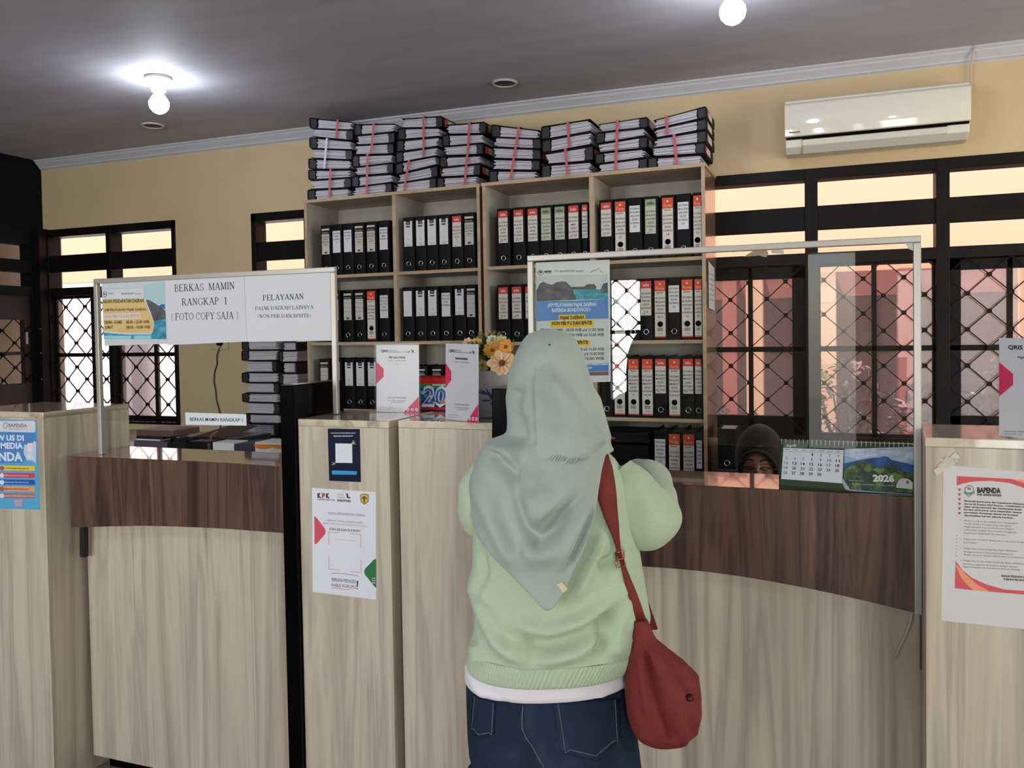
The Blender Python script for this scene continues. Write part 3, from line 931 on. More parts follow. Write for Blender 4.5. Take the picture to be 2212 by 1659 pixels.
# ---------------------------------------------------------------- upright binders
RED, ORG = flat((206, 58, 52), .5), flat((214, 74, 40), .5)
LBL, LBLG = flat((212, 210, 202), .6), flat((186, 194, 176), .6)
DKI = flat((40, 38, 40), .7)
BM = {}
def binder(x, z, wd, h, kind, lines, P, rz, label, inset=.02, dep=.28, lean=0.0):
    """one lever-arch binder standing with its spine to the room; x local position of its left edge"""
    u, n = shelf_frame(P, rz)
    loc = P + u * (x + wd / 2) + n * inset + V((0, 0, z + .0008))
    t = thing('ring_binder', label, 'binder', loc, rz, 'upright binders in the bookcases', local=True)
    if lean:
        t.rotation_euler = (0, lean, rz)
    wd -= .002
    key = (round(wd, 3), round(h, 3))
    if key not in BM:
        c = MB()
        a = wd / 2
        c.grid([[V((p[0], p[1], zz)) for p in ((-a, dep), (-a, .006), (-a + .004, .001), (-a * .5, -.001), (0, -.0015), (a * .5, -.001), (a - .004, .001), (a, .006), (a, dep), (a - .003, dep), (a - .003, .008), (-a + .003, .008), (-a + .003, dep), (-a, dep))] for zz in (0, h)], smooth=False)
        for zz in (.0005, h - .0005):
            c.add([(-a + .001, .004, zz), (a - .001, .004, zz), (a - .001, .012, zz), (-a + .001, .012, zz)], [(0, 1, 2, 3)])
        co = c.build('cover', BLACKP, t)
        po = MB().box(-a + .006, a - .006, .03, dep - .02, .006, h - .012).build('pages', PAPER, t)
        BM[key] = (co.data, po.data)
    else:
        for nm, me in zip(('cover', 'pages'), BM[key]):
            o = bpy.data.objects.new(nm, me)
            C.objects.link(o)
            o.parent = t
    # finger hole ring
    rz0 = h * (.135 if kind not in 'F' else .255)
    rg = MB()
    rg.mat(CHROME if kind != 'F' else BLACKG).torus((0, -.003, rz0), .0125, .0022, (0, 1, 0), 16, 5)
    rg.mat(BLACKG).lathe([(.011, 0), (.0105, .001)], (0, -.0016, rz0), 14, (0, -1, 0))
    if 'N' != kind or lines is None:
        rg.build('finger_ring', None, t)
    else:
        rg.build('finger_ring', None, t)
    # the label on the spine: its own sheet, front at y = -.002
    if kind == 'N':
        return t
    s = MB()
    y = -.0022
    lw = min(wd * .42, .027)
    def rect(m_, xa, xb, za, zb, k=0):
        s.mat(m_).poly([V((xa, y - k * .0002, za)), V((xb, y - k * .0002, za)), V((xb, y - k * .0002, zb)), V((xa, y - k * .0002, zb))])
    def words(txt, zb, ch, m_, wmax, bold=0.02, k=2):
        vs, fs, tw, cap = glyphs(txt, bold)
        sx = min(wmax / tw, ch / cap * 1.25)
        s.mat(m_).add([V((p.x * sx - tw * sx / 2, y - k * .0002, zb + p.y * ch / cap)) for p in vs], fs)
    if kind in 'TFG':
        lo = h * (.40 if kind != 'F' else .04)
        hi = h * .955
        rect(LBL if kind != 'G' else LBLG, -lw, lw, lo, hi)
        cap = h * (.115 if kind != 'F' else .17)
        if kind == 'T':
            rect(RED, -lw, lw, hi - cap, hi, 1)
            words('teka', hi - cap * .72, cap * .42, LBL, lw * 1.2)
        elif kind == 'G':
            rect(flat((146, 158, 128), .6), -lw, lw, hi - cap, hi, 1)
            words('teka', hi - cap * .75, cap * .45, DKI, lw * 1.3)
        else:
            rect(ORG if lines and lines[-1] != 'r' else RED, -lw, lw, hi - cap, hi, 1)
            words('Forte', hi - cap * .86, cap * .3, flat((232, 150, 120), .5), lw * 1.5)
            zc = hi - cap * .32
            s.mat(LBL).poly([V((-.006, y - .0006, zc)), V((0, y - .0006, zc - .007)), V((.006, y - .0006, zc)), V((0, y - .0006, zc + .007))])
            rect(ORG, -lw, lw, lo, lo + h * .022, 1)
            words('ENDURO', hi - cap - h * .035, h * .022, DKI, lw * 1.3)
            for q in range(9):
                xa = -lw * .55 + q * lw * .125
                rect(DKI, xa, xa + lw * (.05 if q % 3 else .08), lo + h * .10, lo + h * .155, 1)
            rect(INKG, -lw * .5, lw * .5, lo + h * .055, lo + h * .062, 1)
        zz = hi - cap - h * (.045 if kind != 'F' else .075)
        ls = [q for q in (lines or []) if q != 'r']
        for q in ls:
            zz -= h * .052
            words(q, zz, h * .030, DKI, lw * 1.75, .012)
            zz -= h * .008
        if kind != 'F':
            rect(INKG, -lw * .8, -lw * .1, lo + h * .022, lo + h * .03, 1)
    elif kind == 'B':
        lo, hi = h * .46, h * .93
        rect(flat((216, 216, 220), .5), -lw, lw, lo, hi)
        rect(BLACKP, -lw * .5, lw * .5, hi - h * .07, hi, 1)
        rect(INKG, -lw * .32, lw * .32, hi - h * .06, hi - h * .015, 2)
        rect(INK, -lw * .5, lw * .5, hi - h * .115, hi - h * .09, 1)
        rect(INKG, -lw * .8, lw * .8, lo + h * .045, lo + h * .049, 1)
        words('A', lo + h * .11, h * .022, INKG, lw)
        rect(INKG, -lw * .4, lw * .4, lo + h * .015, lo + h * .022, 1)
    elif kind == 'X':
        lo, hi = h * .42, h * .93
        rect(flat((196, 194, 186), .5), -lw, lw, lo, hi)
        rect(BLACKP, -lw, lw, hi - h * .11, hi - h * .038, 1)
        words('Bantex', hi - h * .095, h * .034, flat((150, 148, 144), .5), lw * 1.7)
        for q in (.19, .27, .35):
            rect(INKG, -lw, lw, hi - h * q, hi - h * (q + .004), 1)
        rect(INK, -lw * .35, lw * .35, lo + h * .02, lo + h * .05, 1)
        zz = hi - h * .125
        for q in lines or []:
            zz -= h * .05
            words(q, zz, h * .028, DKI, lw * 1.7, .012)
    elif kind == 'W':
        lo, hi = h * .44, h * .87
        rect(flat((218, 218, 222), .5), -lw, lw, lo, hi)
        zz = hi - h * .015
        for q in lines or []:
            zz -= h * .05
            words(q, zz, h * .030, DKI, lw * 1.7, .012)
            zz -= h * .008
    elif kind == 'P':
        rect(flat((218, 218, 222), .5), -lw, lw, h * .46, h * .93)
    s.build('spine_label', None, t, fix=False)
    return t

KW = {'T': 'red-topped white label', 'F': 'long orange-topped label', 'X': 'black-banded white label', 'B': 'notched blank white label', 'W': 'plain white handwritten label', 'G': 'pale green label', 'P': 'plain blank white label', 'N': 'no label'}
def row(pxs, py, z, kinds, P, rz, where, h=.312, texts=None, inset=.02, gaps=()):
    """pxs: photo x of every left edge plus the right end"""
    xl = [local_x(px, py, P, rz, inset)[0] for px in pxs]
    for k, kd in enumerate(kinds):
        wd = min(xl[k + 1] - xl[k], .078)
        ln = (texts or {}).get(k)
        binder(xl[k], z, wd, h, kd, ln, P, rz, '%s binder from left, %s, %s' % (ORD[k], KW[kd], where), inset)
B2 = lambda mon, a, yr='2025': ['SETORAN', 'BULAN', mon, yr, 'KATERING', a]
# left bookcase
row([692.6, 716, 740, 764, 790, 817, 843], 540, 1.886, 'XWWXXW', PL, RZL, 'top left shelf of left bookcase', h=.302,
    texts={0: ['SETORAN', 'JASA', 'BOGA', '2024'], 1: ['SETORAN', 'JASA', 'PARKIR', '1'], 2: ['SETORAN', 'HOTEL', 'JASA', '7'], 3: ['SETORAN', 'BULAN', '11,12', '2025'], 4: ['SETORAN', 'BULAN', '10,11', '2025'], 5: ['SETORAN', 'BULAN', 'MEI', 'HIBURAN']})
row([870, 897, 921, 946.5, 974.5, 1001, 1028], 540, 1.886, 'BBBBTX', PL, RZL, 'top right shelf of left bookcase', h=.308,
    texts={4: ['SETORAN', 'BULAN', 'AGUSTUS', '2025', '1'], 5: ['SETORAN', 'BULAN', 'OKTOBER', '2025']})
row([712, 740, 765, 790.5, 818, 844.5], 690, 1.484, 'XXXFW', PL, RZL, 'middle left shelf of left bookcase', h=.31,
    texts={3: ['SETORAN', 'BULAN', 'JANUARI', '2025', 'HOTEL'], 4: ['SETORAN', 'BULAN', 'HOTEL', 'DES', 'PARKIR']})
row([869, 896, 922, 951, 980, 1007.5, 1029], 690, 1.484, 'PBBWBX', PL, RZL, 'middle right shelf of left bookcase', h=.31,
    texts={3: ['SETORAN', 'BULAN', 'DES', 'KATERING']})
row([690, 715, 743, 767, 792, 818, 843], 830, 1.085, 'XBBBBB', PL, RZL, 'third shelf down, left bay of left bookcase', h=.298)
row([872, 897, 931, 960, 985, 1010, 1029], 830, 1.085, 'XXXXXB', PL, RZL, 'third shelf down, right bay of left bookcase', h=.255)
# right bookcase
TK = ['24,30', '25,26', '19,20,21', '18,22', '2,3,4,5', '27,28', '29,30']
row([1073, 1106, 1137, 1165, 1195, 1224, 1256, 1271], 500, BZ[0], 'TTTGGTT', PR, RZR, 'top left shelf of right bookcase', h=.312, texts={k: B2('JUNI' if k < 5 else 'MEI', TK[k]) for k in range(7)})
TJ = ['21,22', '20', '27', '15', '14', '13', '12']
row([1294, 1325, 1355, 1389, 1426, 1459, 1496, 1517], 470, BZ[0], 'TFWGFWF', PR, RZR, 'top right shelf of right bookcase', h=.315, texts={k: B2('JANUARI', TJ[k]) for k in range(7)})
row([1073, 1102, 1131, 1160, 1190, 1220, 1250, 1270], 650, BZ[1], 'TTTTWTT', PR, RZR, 'second shelf, left bay of right bookcase', h=.312, texts={k: B2('JULI', ('9,10', '5,6', '7,8', '1,2', '3', '4', '11')[k]) for k in range(7)})
TF = ['2', '1,6', '3,4', '30,2', '21', '30', '29']
row([1324, 1353, 1381, 1410, 1442, 1470, 1499, 1517.5], 650, BZ[1], 'FTTFWFF', PR, RZR, 'second shelf, right bay of right bookcase', h=.315, texts={k: B2('FEBRUARI' if k < 3 else 'JANUARI', TF[k]) for k in range(7)})
row([1066, 1090, 1116, 1141, 1168, 1195, 1225, 1255], 820, BZ[2], 'TTFTTWT', PR, RZR, 'third shelf, left bay of right bookcase', h=.312, texts={k: B2('APRIL', str(k + 3)) for k in range(7)})
TM = ['5', '7', '24,26', '18,19,20', '3,4,5,6', '26,27,28', '15,20']
row([1297, 1324, 1353, 1384, 1413, 1441, 1473, 1500, 1517.5], 820, BZ[2], 'NFFFTFTT', PR, RZR, 'third shelf, right bay of right bookcase', h=.315, texts={k + 1: B2('MARET', TM[k]) for k in range(7)})
row([1411, 1441, 1473, 1503, 1518], 975, BZ[3], 'WFFW', PR, RZR, 'lowest visible shelf of right bookcase', h=.33, texts={0: B2('APRIL', '30'), 1: B2('APRIL', '26,27'), 2: B2('APRIL', '25', '2024'), 3: B2('APRIL', '28')})
# black box file and a binder lying on its side
u, n = shelf_frame(PR, RZR)
xa, xb = local_x(1296, 950, PR, RZR, .03)[0], local_x(1400, 950, PR, RZR, .03)[0]
t = thing('box_file', 'wide plain black box file on the lowest visible shelf of the right bookcase', 'box', PR, RZR, local=True)
MB().box(max(xa, .64), xb, .03, .30, BZ[3] + .0008, BZ[3] + .25).build('body', BLACKP, t, bevel=.004)
MB().box(max(xa, .64) - .002, xb + .002, .027, .302, BZ[3] + .262, BZ[3] + .315).build('lid', BLACKP, t, bevel=.004)
# notice taped to the bookcase side
P_ = PRr + V((.004, 0, 0))
sd = V((-math.sin(RZR), math.cos(RZR), 0))
m = MB()
un = V((math.cos(RZR), math.sin(RZR), 0))
q = [P_ + sd * .06 + V((0, 0, 1.865)), P_ + sd * .27 + V((0, 0, 1.845)), P_ + sd * .27 + V((0, 0, 1.62)), P_ + sd * .06 + V((0, 0, 1.63))]
m.mat(flat((206, 206, 206), .6)).prism(q, un * .001)
m.mat(INKG)
for k in range(6):
    for j in range(5):
        c = P_ + sd * (.09 + j * .036) + V((0, 0, 1.80 - k * .026)) + un * .0013
        m.poly([c, c + sd * .016, c + sd * .016 + V((0, 0, .008)), c + V((0, 0, .008))])
tag(m.build('wall_calendar', None), 'small white calendar sheet stuck to the side of the right bookcase', 'calendar')
# ================================================================ binders lying in stacks
STK = {}
def lying(name, P, rz, bl, br, tl, tr, side, dep, label, group, cover=BLACKP, sheets=6, rnd=R, strip=None):
    """a binder lying flat, open edge to the room. bl.. are (x, z) corners in the frame of P; side L/R = where its spine is"""
    t = thing(name, label, 'binder', P, rz, group, local=True)
    bl, br, tl, tr = [V((q[0], 0, q[1])) for q in (bl, br, tl, tr)]
    th = .0028
    if side == 'R':
        f = lambda s, h: (br.lerp(bl, s)).lerp(tr.lerp(tl, s), h)
    else:
        f = lambda s, h: (bl.lerp(br, s)).lerp(tl.lerp(tr, s), h)
    wd = (br - bl).length
    H = ((tl - bl).length + (tr - br).length) / 2
    c = MB()
    sx = th / wd
    hz = th / H
    prof = [(1.0, 0), (.55, -.012), (sx * 3, 0), (0, .08), (-.004, .5), (0, .92), (sx * 3, 1), (.5, .985), (1.0, 1), (1.0, 1 - hz), (.5, .985 - hz), (sx * 3, 1 - hz), (sx, .9), (sx, .5), (sx, .1), (sx * 3, hz), (.55, hz - .012), (1.0, hz)]
    rows = [[f(s, max(h, 0.0)) + V((0, y, 0)) for s, h in prof] for y in (0, dep)]
    c.grid(rows, closed=True, smooth=False)
    for y in (.0, dep):
        for k in range(8):
            a, b = k, len(prof) - 1 - k
            c.poly([f(*prof[a]) + V((0, y, 0)), f(*prof[a + 1]) + V((0, y, 0)), f(*prof[b - 1]) + V((0, y, 0)), f(*prof[b]) + V((0, y, 0))])
    c.build('cover', cover, t)
    # spine board seen end on, with a dark filler for the dark gap before the pages
    sp = MB()
    q = [f(s, h) for s, h in ((sx, .1), (.15, .07), (.16, .5), (.15, .93), (sx, .9))]
    sp.prism([p + V((0, .006, 0)) for p in q], (0, dep - .02, 0))
    sp.build('spine_filler', GREYP, t)
    pg = MB()
    h0, gap = .07, .86 / sheets
    for k in range(sheets):
        s0 = .17 + rnd.uniform(0, .02)
        s1 = .97 + rnd.uniform(-.04, .03)
        y0 = .006 + rnd.uniform(0, .012)
        a, b = h0 + k * gap, h0 + (k + 1) * gap - .018
        q = [f(s0, a), f(s1, a + rnd.uniform(-.01, .01)), f(s1 + rnd.uniform(-.015, .01), b), f(s0 + .3, b - .01 + rnd.uniform(0, .02)), f(s0, b)]
        pg.prism([p + V((0, y0, 0)) for p in q], (0, dep - .04, 0))
    pg.build('pages', PAPER, t)
    if strip:
        x = f(0, .5).x + (.0016 if side == 'R' else -.0016)
        za, zb = f(0, .2).z, f(0, .8).z
        l = MB()
        l.mat(LBL).poly([V((x, .03, za)), V((x, .19, za)), V((x, .19, zb)), V((x, .03, zb))])
        l.mat(strip).poly([V((x + .0006 * (1 if side == 'R' else -1), y, z)) for y, z in ((.03, za), (.07, za), (.07, zb), (.03, zb))])
        l.build('spine_label', None, t, fix=False)
    return t

def strap(P, rz, pts, x0, x1, dep, label, mat):
    """a flat band over the front, top and back of a bundle; pts (x, z) up the front"""
    t = MB()
    wd = .007
    q = [V((x, -.005, z)) for x, z in pts]
    for (a, b) in zip(q, q[1:]):
        d = (b - a).normalized()
        t.hexa([a + V((-wd, -.0006, 0)), a + V((wd, -.0006, 0)), a + V((wd, .0006, 0)), a + V((-wd, .0006, 0)), b + V((-wd, -.0006, 0)), b + V((wd, -.0006, 0)), b + V((wd, .0006, 0)), b + V((-wd, .0006, 0))])
    e = q[-1]
    t.box(e.x - wd, e.x + wd, -.0056, dep + .006, e.z - .0004, e.z + .0008)
    t.box(e.x - wd, e.x + wd, dep + .005, dep + .006, q[0].z, e.z)
    o = t.build('strap', mat, None, keep=True)
    o.location = P
    o.rotation_euler = (0, 0, rz)
    return tag(o, label, 'strap', 'straps round the binder bundles')

STR_R = flat((192, 92, 104), .45, name='red_plastic_strap')
STR_W = flat((214, 212, 220), .35, name='white_plastic_strap')
c2 = lambda x, y: (640 + x / 4.148, 220 + y / 4.148)
c3 = lambda x, y: (1030 + x / 4.022, 220 + y / 4.022)
SN = ['first', 'second', 'third', 'fourth', 'fifth', 'sixth', 'seventh', 'eighth']
def stack(k, cf, xl, xr, base, top, sides, straps, P, rz, zt, slide=0.0):
    u, n = shelf_frame(P, rz)
    P0 = P + n * .012
    def loc(px, py):
        q = onpl(px, py, P0, n)
        return (q - P0).dot(u), q.z
    rr = random.Random(40 + k)
    N = len(sides)
    (xa, _), (xb, _) = loc(*cf(xl, base[0])), loc(*cf(xr, base[1]))
    xta, zta = loc(*cf(xl + slide, top[0]))
    xtb, ztb = loc(*cf(xr + slide, top[1]))
    z0 = zt + .001
    HL, HR = zta - z0, ztb - z0
    wl = [1 + (.13 if s == 'L' else -.10) + rr.uniform(-.07, .07) for s in sides]
    wr = [1 + (.13 if s == 'R' else -.10) + rr.uniform(-.07, .07) for s in sides]
    wl = [w / sum(wl) * HL for w in wl]
    wr = [w / sum(wr) * HR for w in wr]
    zl, zr = z0, z0
    fr = []
    for i, s in enumerate(sides):
        sh = (xta - xa) * (i + .5) / N
        j = rr.uniform(-.004, .004)
        e = .016 if s == 'L' else -.012
        q = ((xa + sh + j - max(e, 0), zl), (xb + sh + j - min(e, 0), zr), (xa + sh + j - max(e, 0), zl + wl[i] - .003), (xb + sh + j - min(e, 0), zr + wr[i] - .003))
        P1 = P0 + n * rr.uniform(0, .012)
        where = 'bottom' if i == 0 else 'top' if i == N - 1 else ORD[i] + ' from the bottom'
        lying('lying_binder', P1, rz, *q, s, .29, 'paper-filled binder lying flat, %s in the %s stack on the bookcases' % (where, SN[k]), 'binders stacked on top of the bookcases', rnd=rr,
              strip=(ORG if rr.random() < .6 else flat((176, 150, 118), .6)) if s == 'R' else None)
        zl += wl[i]
        zr += wr[i]
        fr.append(q)
    for i0, i1, xs, m_, lb in straps:
        pts = []
        for i in range(i0, i1 + 1):
            for half in ((0, 1) if i == i1 else (0,)):
                t_ = (i - i0 + half) / (i1 - i0 + 1)
                x = loc(*cf(xs[0] + (xs[1] - xs[0]) * t_, 400))[0]
                q = fr[i]
                a, b = (q[0], q[1]) if not half else (q[2], q[3])
                s = (x - a[0]) / (b[0] - a[0])
                pts.append((x, a[1] + (b[1] - a[1]) * s + (.0016 if half else 0)))
        strap(P0, rz, pts, 0, 0, .30, '%s strap round the %s binders of the %s stack on the bookcases' % ('white' if m_ is STR_W else 'red', lb, SN[k]), m_)
stack(0, c2, 112, 462, (858, 832), (130, 172), 'LRLLRLRL', [(0, 2, (290, 305), STR_R, 'bottom three'), (3, 5, (250, 280), STR_W, 'middle'), (6, 7, (360, 380), STR_R, 'top two')], PL, RZL, ZTL, 28)
stack(1, c2, 500, 836, (830, 800), (188, 186), 'RLRLRRL', [(0, 3, (625, 640), STR_R, 'lower'), (4, 6, (672, 705), STR_R, 'upper')], PL, RZL, ZTL, 24)
stack(2, c2, 878, 1222, (798, 770), (140, 118), 'RRLLLLR', [(0, 2, (960, 1010), STR_R, 'lower'), (3, 6, (1140, 1150), STR_R, 'upper')], PL, RZL, ZTL, 66)
stack(3, c2, 1268, 1605, (760, 735), (196, 170), 'LRLRLR', [(0, 3, (1505, 1545), STR_R, 'lower'), (4, 5, (1545, 1558), STR_R, 'upper')], PL, RZL, ZTL, 74)
stack(4, c3, 114, 506, (700, 672), (182, 236), 'LRRRL', [(0, 4, (290, 372), STR_R, 'whole pile of')], PR, RZR, ZTR, 40)
stack(5, c3, 586, 986, (650, 622), (205, 140), 'LRLL', [(0, 1, (785, 772), STR_R, 'bottom two'), (2, 3, (805, 796), STR_R, 'top two')], PR, RZR, ZTR, 0)
stack(6, c3, 1050, 1456, (608, 578), (186, 122), 'RLRLR', [(0, 4, (1205, 1228), STR_R, 'whole pile of')], PR, RZR, ZTR, 10)
stack(7, c3, 1510, 1945, (570, 542), (150, 28), 'LRRRR', [(0, 2, (1738, 1715), STR_R, 'bottom three'), (3, 4, (1660, 1652), STR_R, 'top two')], PR, RZR, ZTR, 30)

# ================================================================ back table on the left with its clutter
YT = 4.20
ZT = .87
t = thing('back_table', 'dark table against the back wall behind the left counter', 'table', (-3.75, 4.0, 0))
MB().box(-4.70, -2.93, 3.55, 4.52, ZT - .025, ZT).build('tabletop', DARKW, t, bevel=.002)
for x in (-4.66, -2.99):
    for y in (3.6, 4.46):
        MB().box(x - .02, x + .02, y - .02, y + .02, 0, ZT - .025).build('leg', DARKW, t)
c9 = lambda x, y: (500 + x / 5.925, 720 + y / 5.925)
def table_stack(nm, xs, ys, sides, group_label, xmax=None, dep=.26, y0=YT):
    P0 = V((0, y0, 0))
    rr = random.Random(len(sides) * 3)
    N = len(sides)
    zs = [ZT + .001] + [ony(*c9(xs[0], y), y0).z for y in ys]
    for i, s in enumerate(sides):
        za, zb = zs[i], zs[i + 1] - .002
        x0 = ony(*c9(xs[0] + (0 if s == 'L' else 45), 700), y0).x + rr.uniform(-.006, .006)
        x1 = ony(*c9(xs[1] - (0 if s == 'R' else 8), 700), y0).x + rr.uniform(-.004, .004)
        if xmax:
            x1 = min(x1, xmax)
        dz = rr.uniform(-.004, .004)
        w = 'bottom' if i == 0 else 'topmost' if i == N - 1 else ORD[i] + ' from the bottom'
        lying('lying_binder', V((0, y0 + rr.uniform(0, .01), 0)), 0, (x0, za), (x1, za), (x0, zb), (x1, zb), s, dep, 'paper-filled binder, %s, %s' % (w, group_label), 'binders stacked on the back table', rnd=rr)
table_stack('a', (128, 590), [1310, 1150, 1030, 880, 765, 630, 500, 350, 215, 95, -30], 'LRLRLRLRLLR'[:11], 'tall pile on the back table left of the bookcase')
table_stack('b', (604, 845), [1310, 1180, 1050, 920, 790, 660, 510, 370, 220, 110, -20], 'LLRLRLLRLRL'[:11], 'narrow pile squeezed between tall pile and bookcase', xmax=-2.905, y0=4.215)
cc = lambda x, y: (280 + x / 5.82, 880 + y / 5.82)
YC = 3.72
def tp(x, y, yy=YC):
    return ony(*cc(x, y), yy)
def slab(name, xa, xb, ya, yb, y0, y1, mat, label, cat, bev=.002, skew=0.0, onto=None):
    a, b = tp(xa, yb, y0), tp(xb, ya, y0)
    z0 = onto if onto is not None else a.z
    o = MB().hexa([V((a.x, y0, z0)), V((b.x, y0, z0)), V((b.x + skew, y1, z0)), V((a.x + skew, y1, z0)), V((a.x, y0, b.z)), V((b.x, y0, b.z)), V((b.x + skew, y1, b.z)), V((a.x + skew, y1, b.z))]).build(name, mat, bevel=bev)
    return tag(o, label, cat), b.z
o, z = slab('folder', 60, 470, 432, 600, 3.62, 3.85, flat((86, 82, 92), .5), 'grey folder at the bottom of the small pile behind the left counter', 'folder', onto=ZT + .001)
o, z = slab('paper_sheaf', 80, 380, 404, 430, 3.63, 3.84, WHITE, 'sheaf of white paper on the grey folder behind the left counter', 'paper', onto=z + .0005)
o, z = slab('ledger', 84, 410, 368, 402, 3.63, 3.84, flat((40, 36, 42), .5), 'black ledger under the brown document box behind the left counter', 'book', onto=z + .0005)
slab('document_box', 84, 535, 296, 366, 3.62, 3.84, flat((104, 80, 76), .5), 'brown document box on the ledger beneath the left window', 'box', onto=z + .0005, bev=.004)
# crumpled black bag
a, b = tp(440, 390, 3.58), tp(735, 520, 3.58)
m = MB()
rows = []
for i in range(9):
    h = i / 8
    rows.append([V(((a.x + b.x) / 2 + math.cos(q) * (b.x - a.x) / 2.3 * (1 - .75 * h ** 3 + .12 * pnoise(V((math.cos(q) * 2, h * 4, math.sin(q) * 2)))), 3.65 + math.sin(q) * .075 * (1 - .8 * h ** 3), ZT + .002 + (a.z - ZT) * h * (1 + .18 * pnoise(V((math.cos(q) * 3, 5, math.sin(q) * 3)))))) for q in [2 * PI * k / 24 for k in range(24)]])
m.grid(rows, closed=True)
m.poly(rows[0]).poly(rows[-1][::-1])
t = thing('cloth_bag', 'crumpled black cloth bag lying behind the left counter', 'bag', ((a.x + b.x) / 2, 3.68, ZT))
m.build('body', flat((20, 19, 21), .8), t)
MB().tube([(a.x + .03, 3.6, a.z - .02), (a.x + .05, 3.58, a.z + .01), (a.x + .10, 3.59, a.z - .01), (a.x + .15, 3.58, a.z + .012), (b.x - .02, 3.6, a.z - .02)], .008, 6).build('handle', flat((20, 19, 21), .8), t)
# open binder with a brown cover tented over pages
a, b = tp(785, 440, 3.75), tp(1400, 250, 3.75)
zb, zp = tp(785, 440, 3.75).z, tp(785, 372, 3.75).z
t = thing('open_binder', 'open binder with raised dark brown cover behind the left counter', 'binder', ((a.x + b.x) / 2, 3.86, ZT))
MB().box(a.x, tp(1335, 400, 3.75).x, 3.75, 4.0, ZT + .08, zp).build('pages', PAPER, t, bevel=.002)
MB().box(a.x - .01, b.x, 3.74, 4.02, ZT + .001, ZT + .079).build('back_cover', GREYP, t, bevel=.002)
p0, p1, p2, p3 = tp(782, 376, 3.74), tp(1030, 256, 3.80), tp(1440, 262, 3.86), tp(1420, 350, 3.74)
MB().mat(flat((66, 50, 50), .6)).grid([[p0, tp(1100, 372, 3.74), p3], [(p0 + p1) / 2 + V((0, .1, 0)), p1 + V((0.04, .06, -.02)), (p2 + p3) / 2], [p1 + V((0, .2, 0)), p1 + V((.09, .2, .004)), p2 + V((0, .12, 0))]], smooth=False).build('cover', None, t, solid=.003)
o, z = slab('card_reader', 745, 1000, 432, 530, 3.56, 3.66, flat((18, 18, 20), .35), 'small black device with rounded corners in front of the open binder', 'device', bev=.012, onto=ZT + .001)
m = MB()
m.tube([tp(1105, 300, 3.73), tp(1030, 350, 3.72), tp(1010, 420, 3.715), tp(1004, 470, 3.70), tp(1008, 505, 3.69)], .006, 6)
tag(m.build('pink_ribbon', flat((150, 84, 96), .6)), 'dull pink ribbon hanging off the open binder behind the left counter', 'ribbon')
o, z = slab('paper_stack', 1045, 1310, 448, 540, 3.58, 3.70, WHITE, 'loose white papers between the device and the dark folder', 'paper', onto=ZT + .001)
o, z = slab('dark_folder', 1325, 1570, 468, 545, 3.57, 3.76, flat((52, 54, 64), .5), 'thick dark slate folder left of the orange box', 'folder', onto=ZT + .001)
# orange and white box on the left counter's inner desk side
a, b = tp(1562, 560, 3.56), tp(1925, 452, 3.56)
t = thing('carton', 'orange and white carton beside the black panel behind the left counter', 'box', ((a.x + b.x) / 2, 3.62, ZT))
MB().box(a.x, b.x, 3.57, 3.72, ZT + .001, b.z).build('body', flat((224, 222, 220), .5), t, bevel=.002)
sh = Sheet((0, 3.5697, 0), (0, -1, 0), None)
OR = flat((226, 140, 44), .5)
f = lambda x, y: cc(x, y)
sh.poly([f(1566, 462), f(1570, 490), f(1600, 512), f(1660, 528), f(1720, 524), f(1780, 508), f(1800, 498), f(1840, 520), f(1915, 532), f(1915, 470)], OR)
for k in range(7):
    x = 1795 + k * 17
    sh.poly([f(x, 520), f(x + 5, 548), f(x + 10, 548), f(x + 6, 520 - 12 + k * 2)], flat((232, 230, 226), .5), 2)
sh.build('print', t)
# wall socket with its black cable
t = thing('wall_socket', 'pale wall socket with a black plug half hidden by the notices', 'socket', tuple(ony(474, 744, YW)))
a = ony(475, 744, YW)
MB().box(a.x - .075, a.x + .075, YW - .012, YW, a.z - .035, a.z + .045).build('plate', flat((206, 194, 160), .4), t, bevel=.003)
MB().lathe([(.018, 0), (.018, .03), (.008, .04)], (a.x + .02, YW - .012, a.z + .01), 12, (0, -1, 0)).build('plug', BLACKP, t)
m = MB()
m.tube([ony(x, y, YW - .012) for x, y in ((482, 742), (474, 752), (468, 768), (469, 785), (463, 805), (462, 825), (466, 845), (467, 862), (471, 878), (475, 892), (476, 920), (470, 950))], .0035, 6)
tag(m.build('black_cable', flat((40, 34, 30), .6)), 'thin black cable hanging down the cream wall from the socket', 'cable')

# black cabinet under the right window with one black binder, seen past the clerk
t = thing('low_cabinet', 'low dark cabinet under the right window behind the clerk', 'cabinet', (.5, 4.3, 0))
zc = .855
MB().box(-.42, 1.6, 3.95, 4.30, 0, zc).box(-.42, 1.6, 4.301, 4.52, 0, .925).build('body', flat((34, 30, 30), .5), t, bevel=.003)
a, b = ony(1551, 1000, 4.0).x, ony(1592, 1000, 4.0).x
binder(a, zc, b - a, .19, 'N', None, V((0, 3.97, 0)), 0, 'lone black binder with silver ring on the low cabinet beside the clerk', inset=.01)
# ================================================================ notices, posters and what stands on the cabinets
NY = V((0, -1, 0))
SKY1, SKY2 = ink(170, 198, 208), ink(54, 138, 160)
LAKE = grained('lake_print', [(.35, (34, 112, 138)), (.5, (54, 146, 166)), (.7, (96, 172, 182))], (30, 30, 60), rough=.5)
ROCK = grained('rock_print', [(.3, (58, 62, 70)), (.55, (84, 86, 92)), (.75, (118, 116, 116))], (40, 40, 40), rough=.5)
PINK = ink(214, 58, 100)
BLUE, LBLUE, YEL = ink(74, 128, 192), ink(92, 170, 212), ink(226, 196, 74)

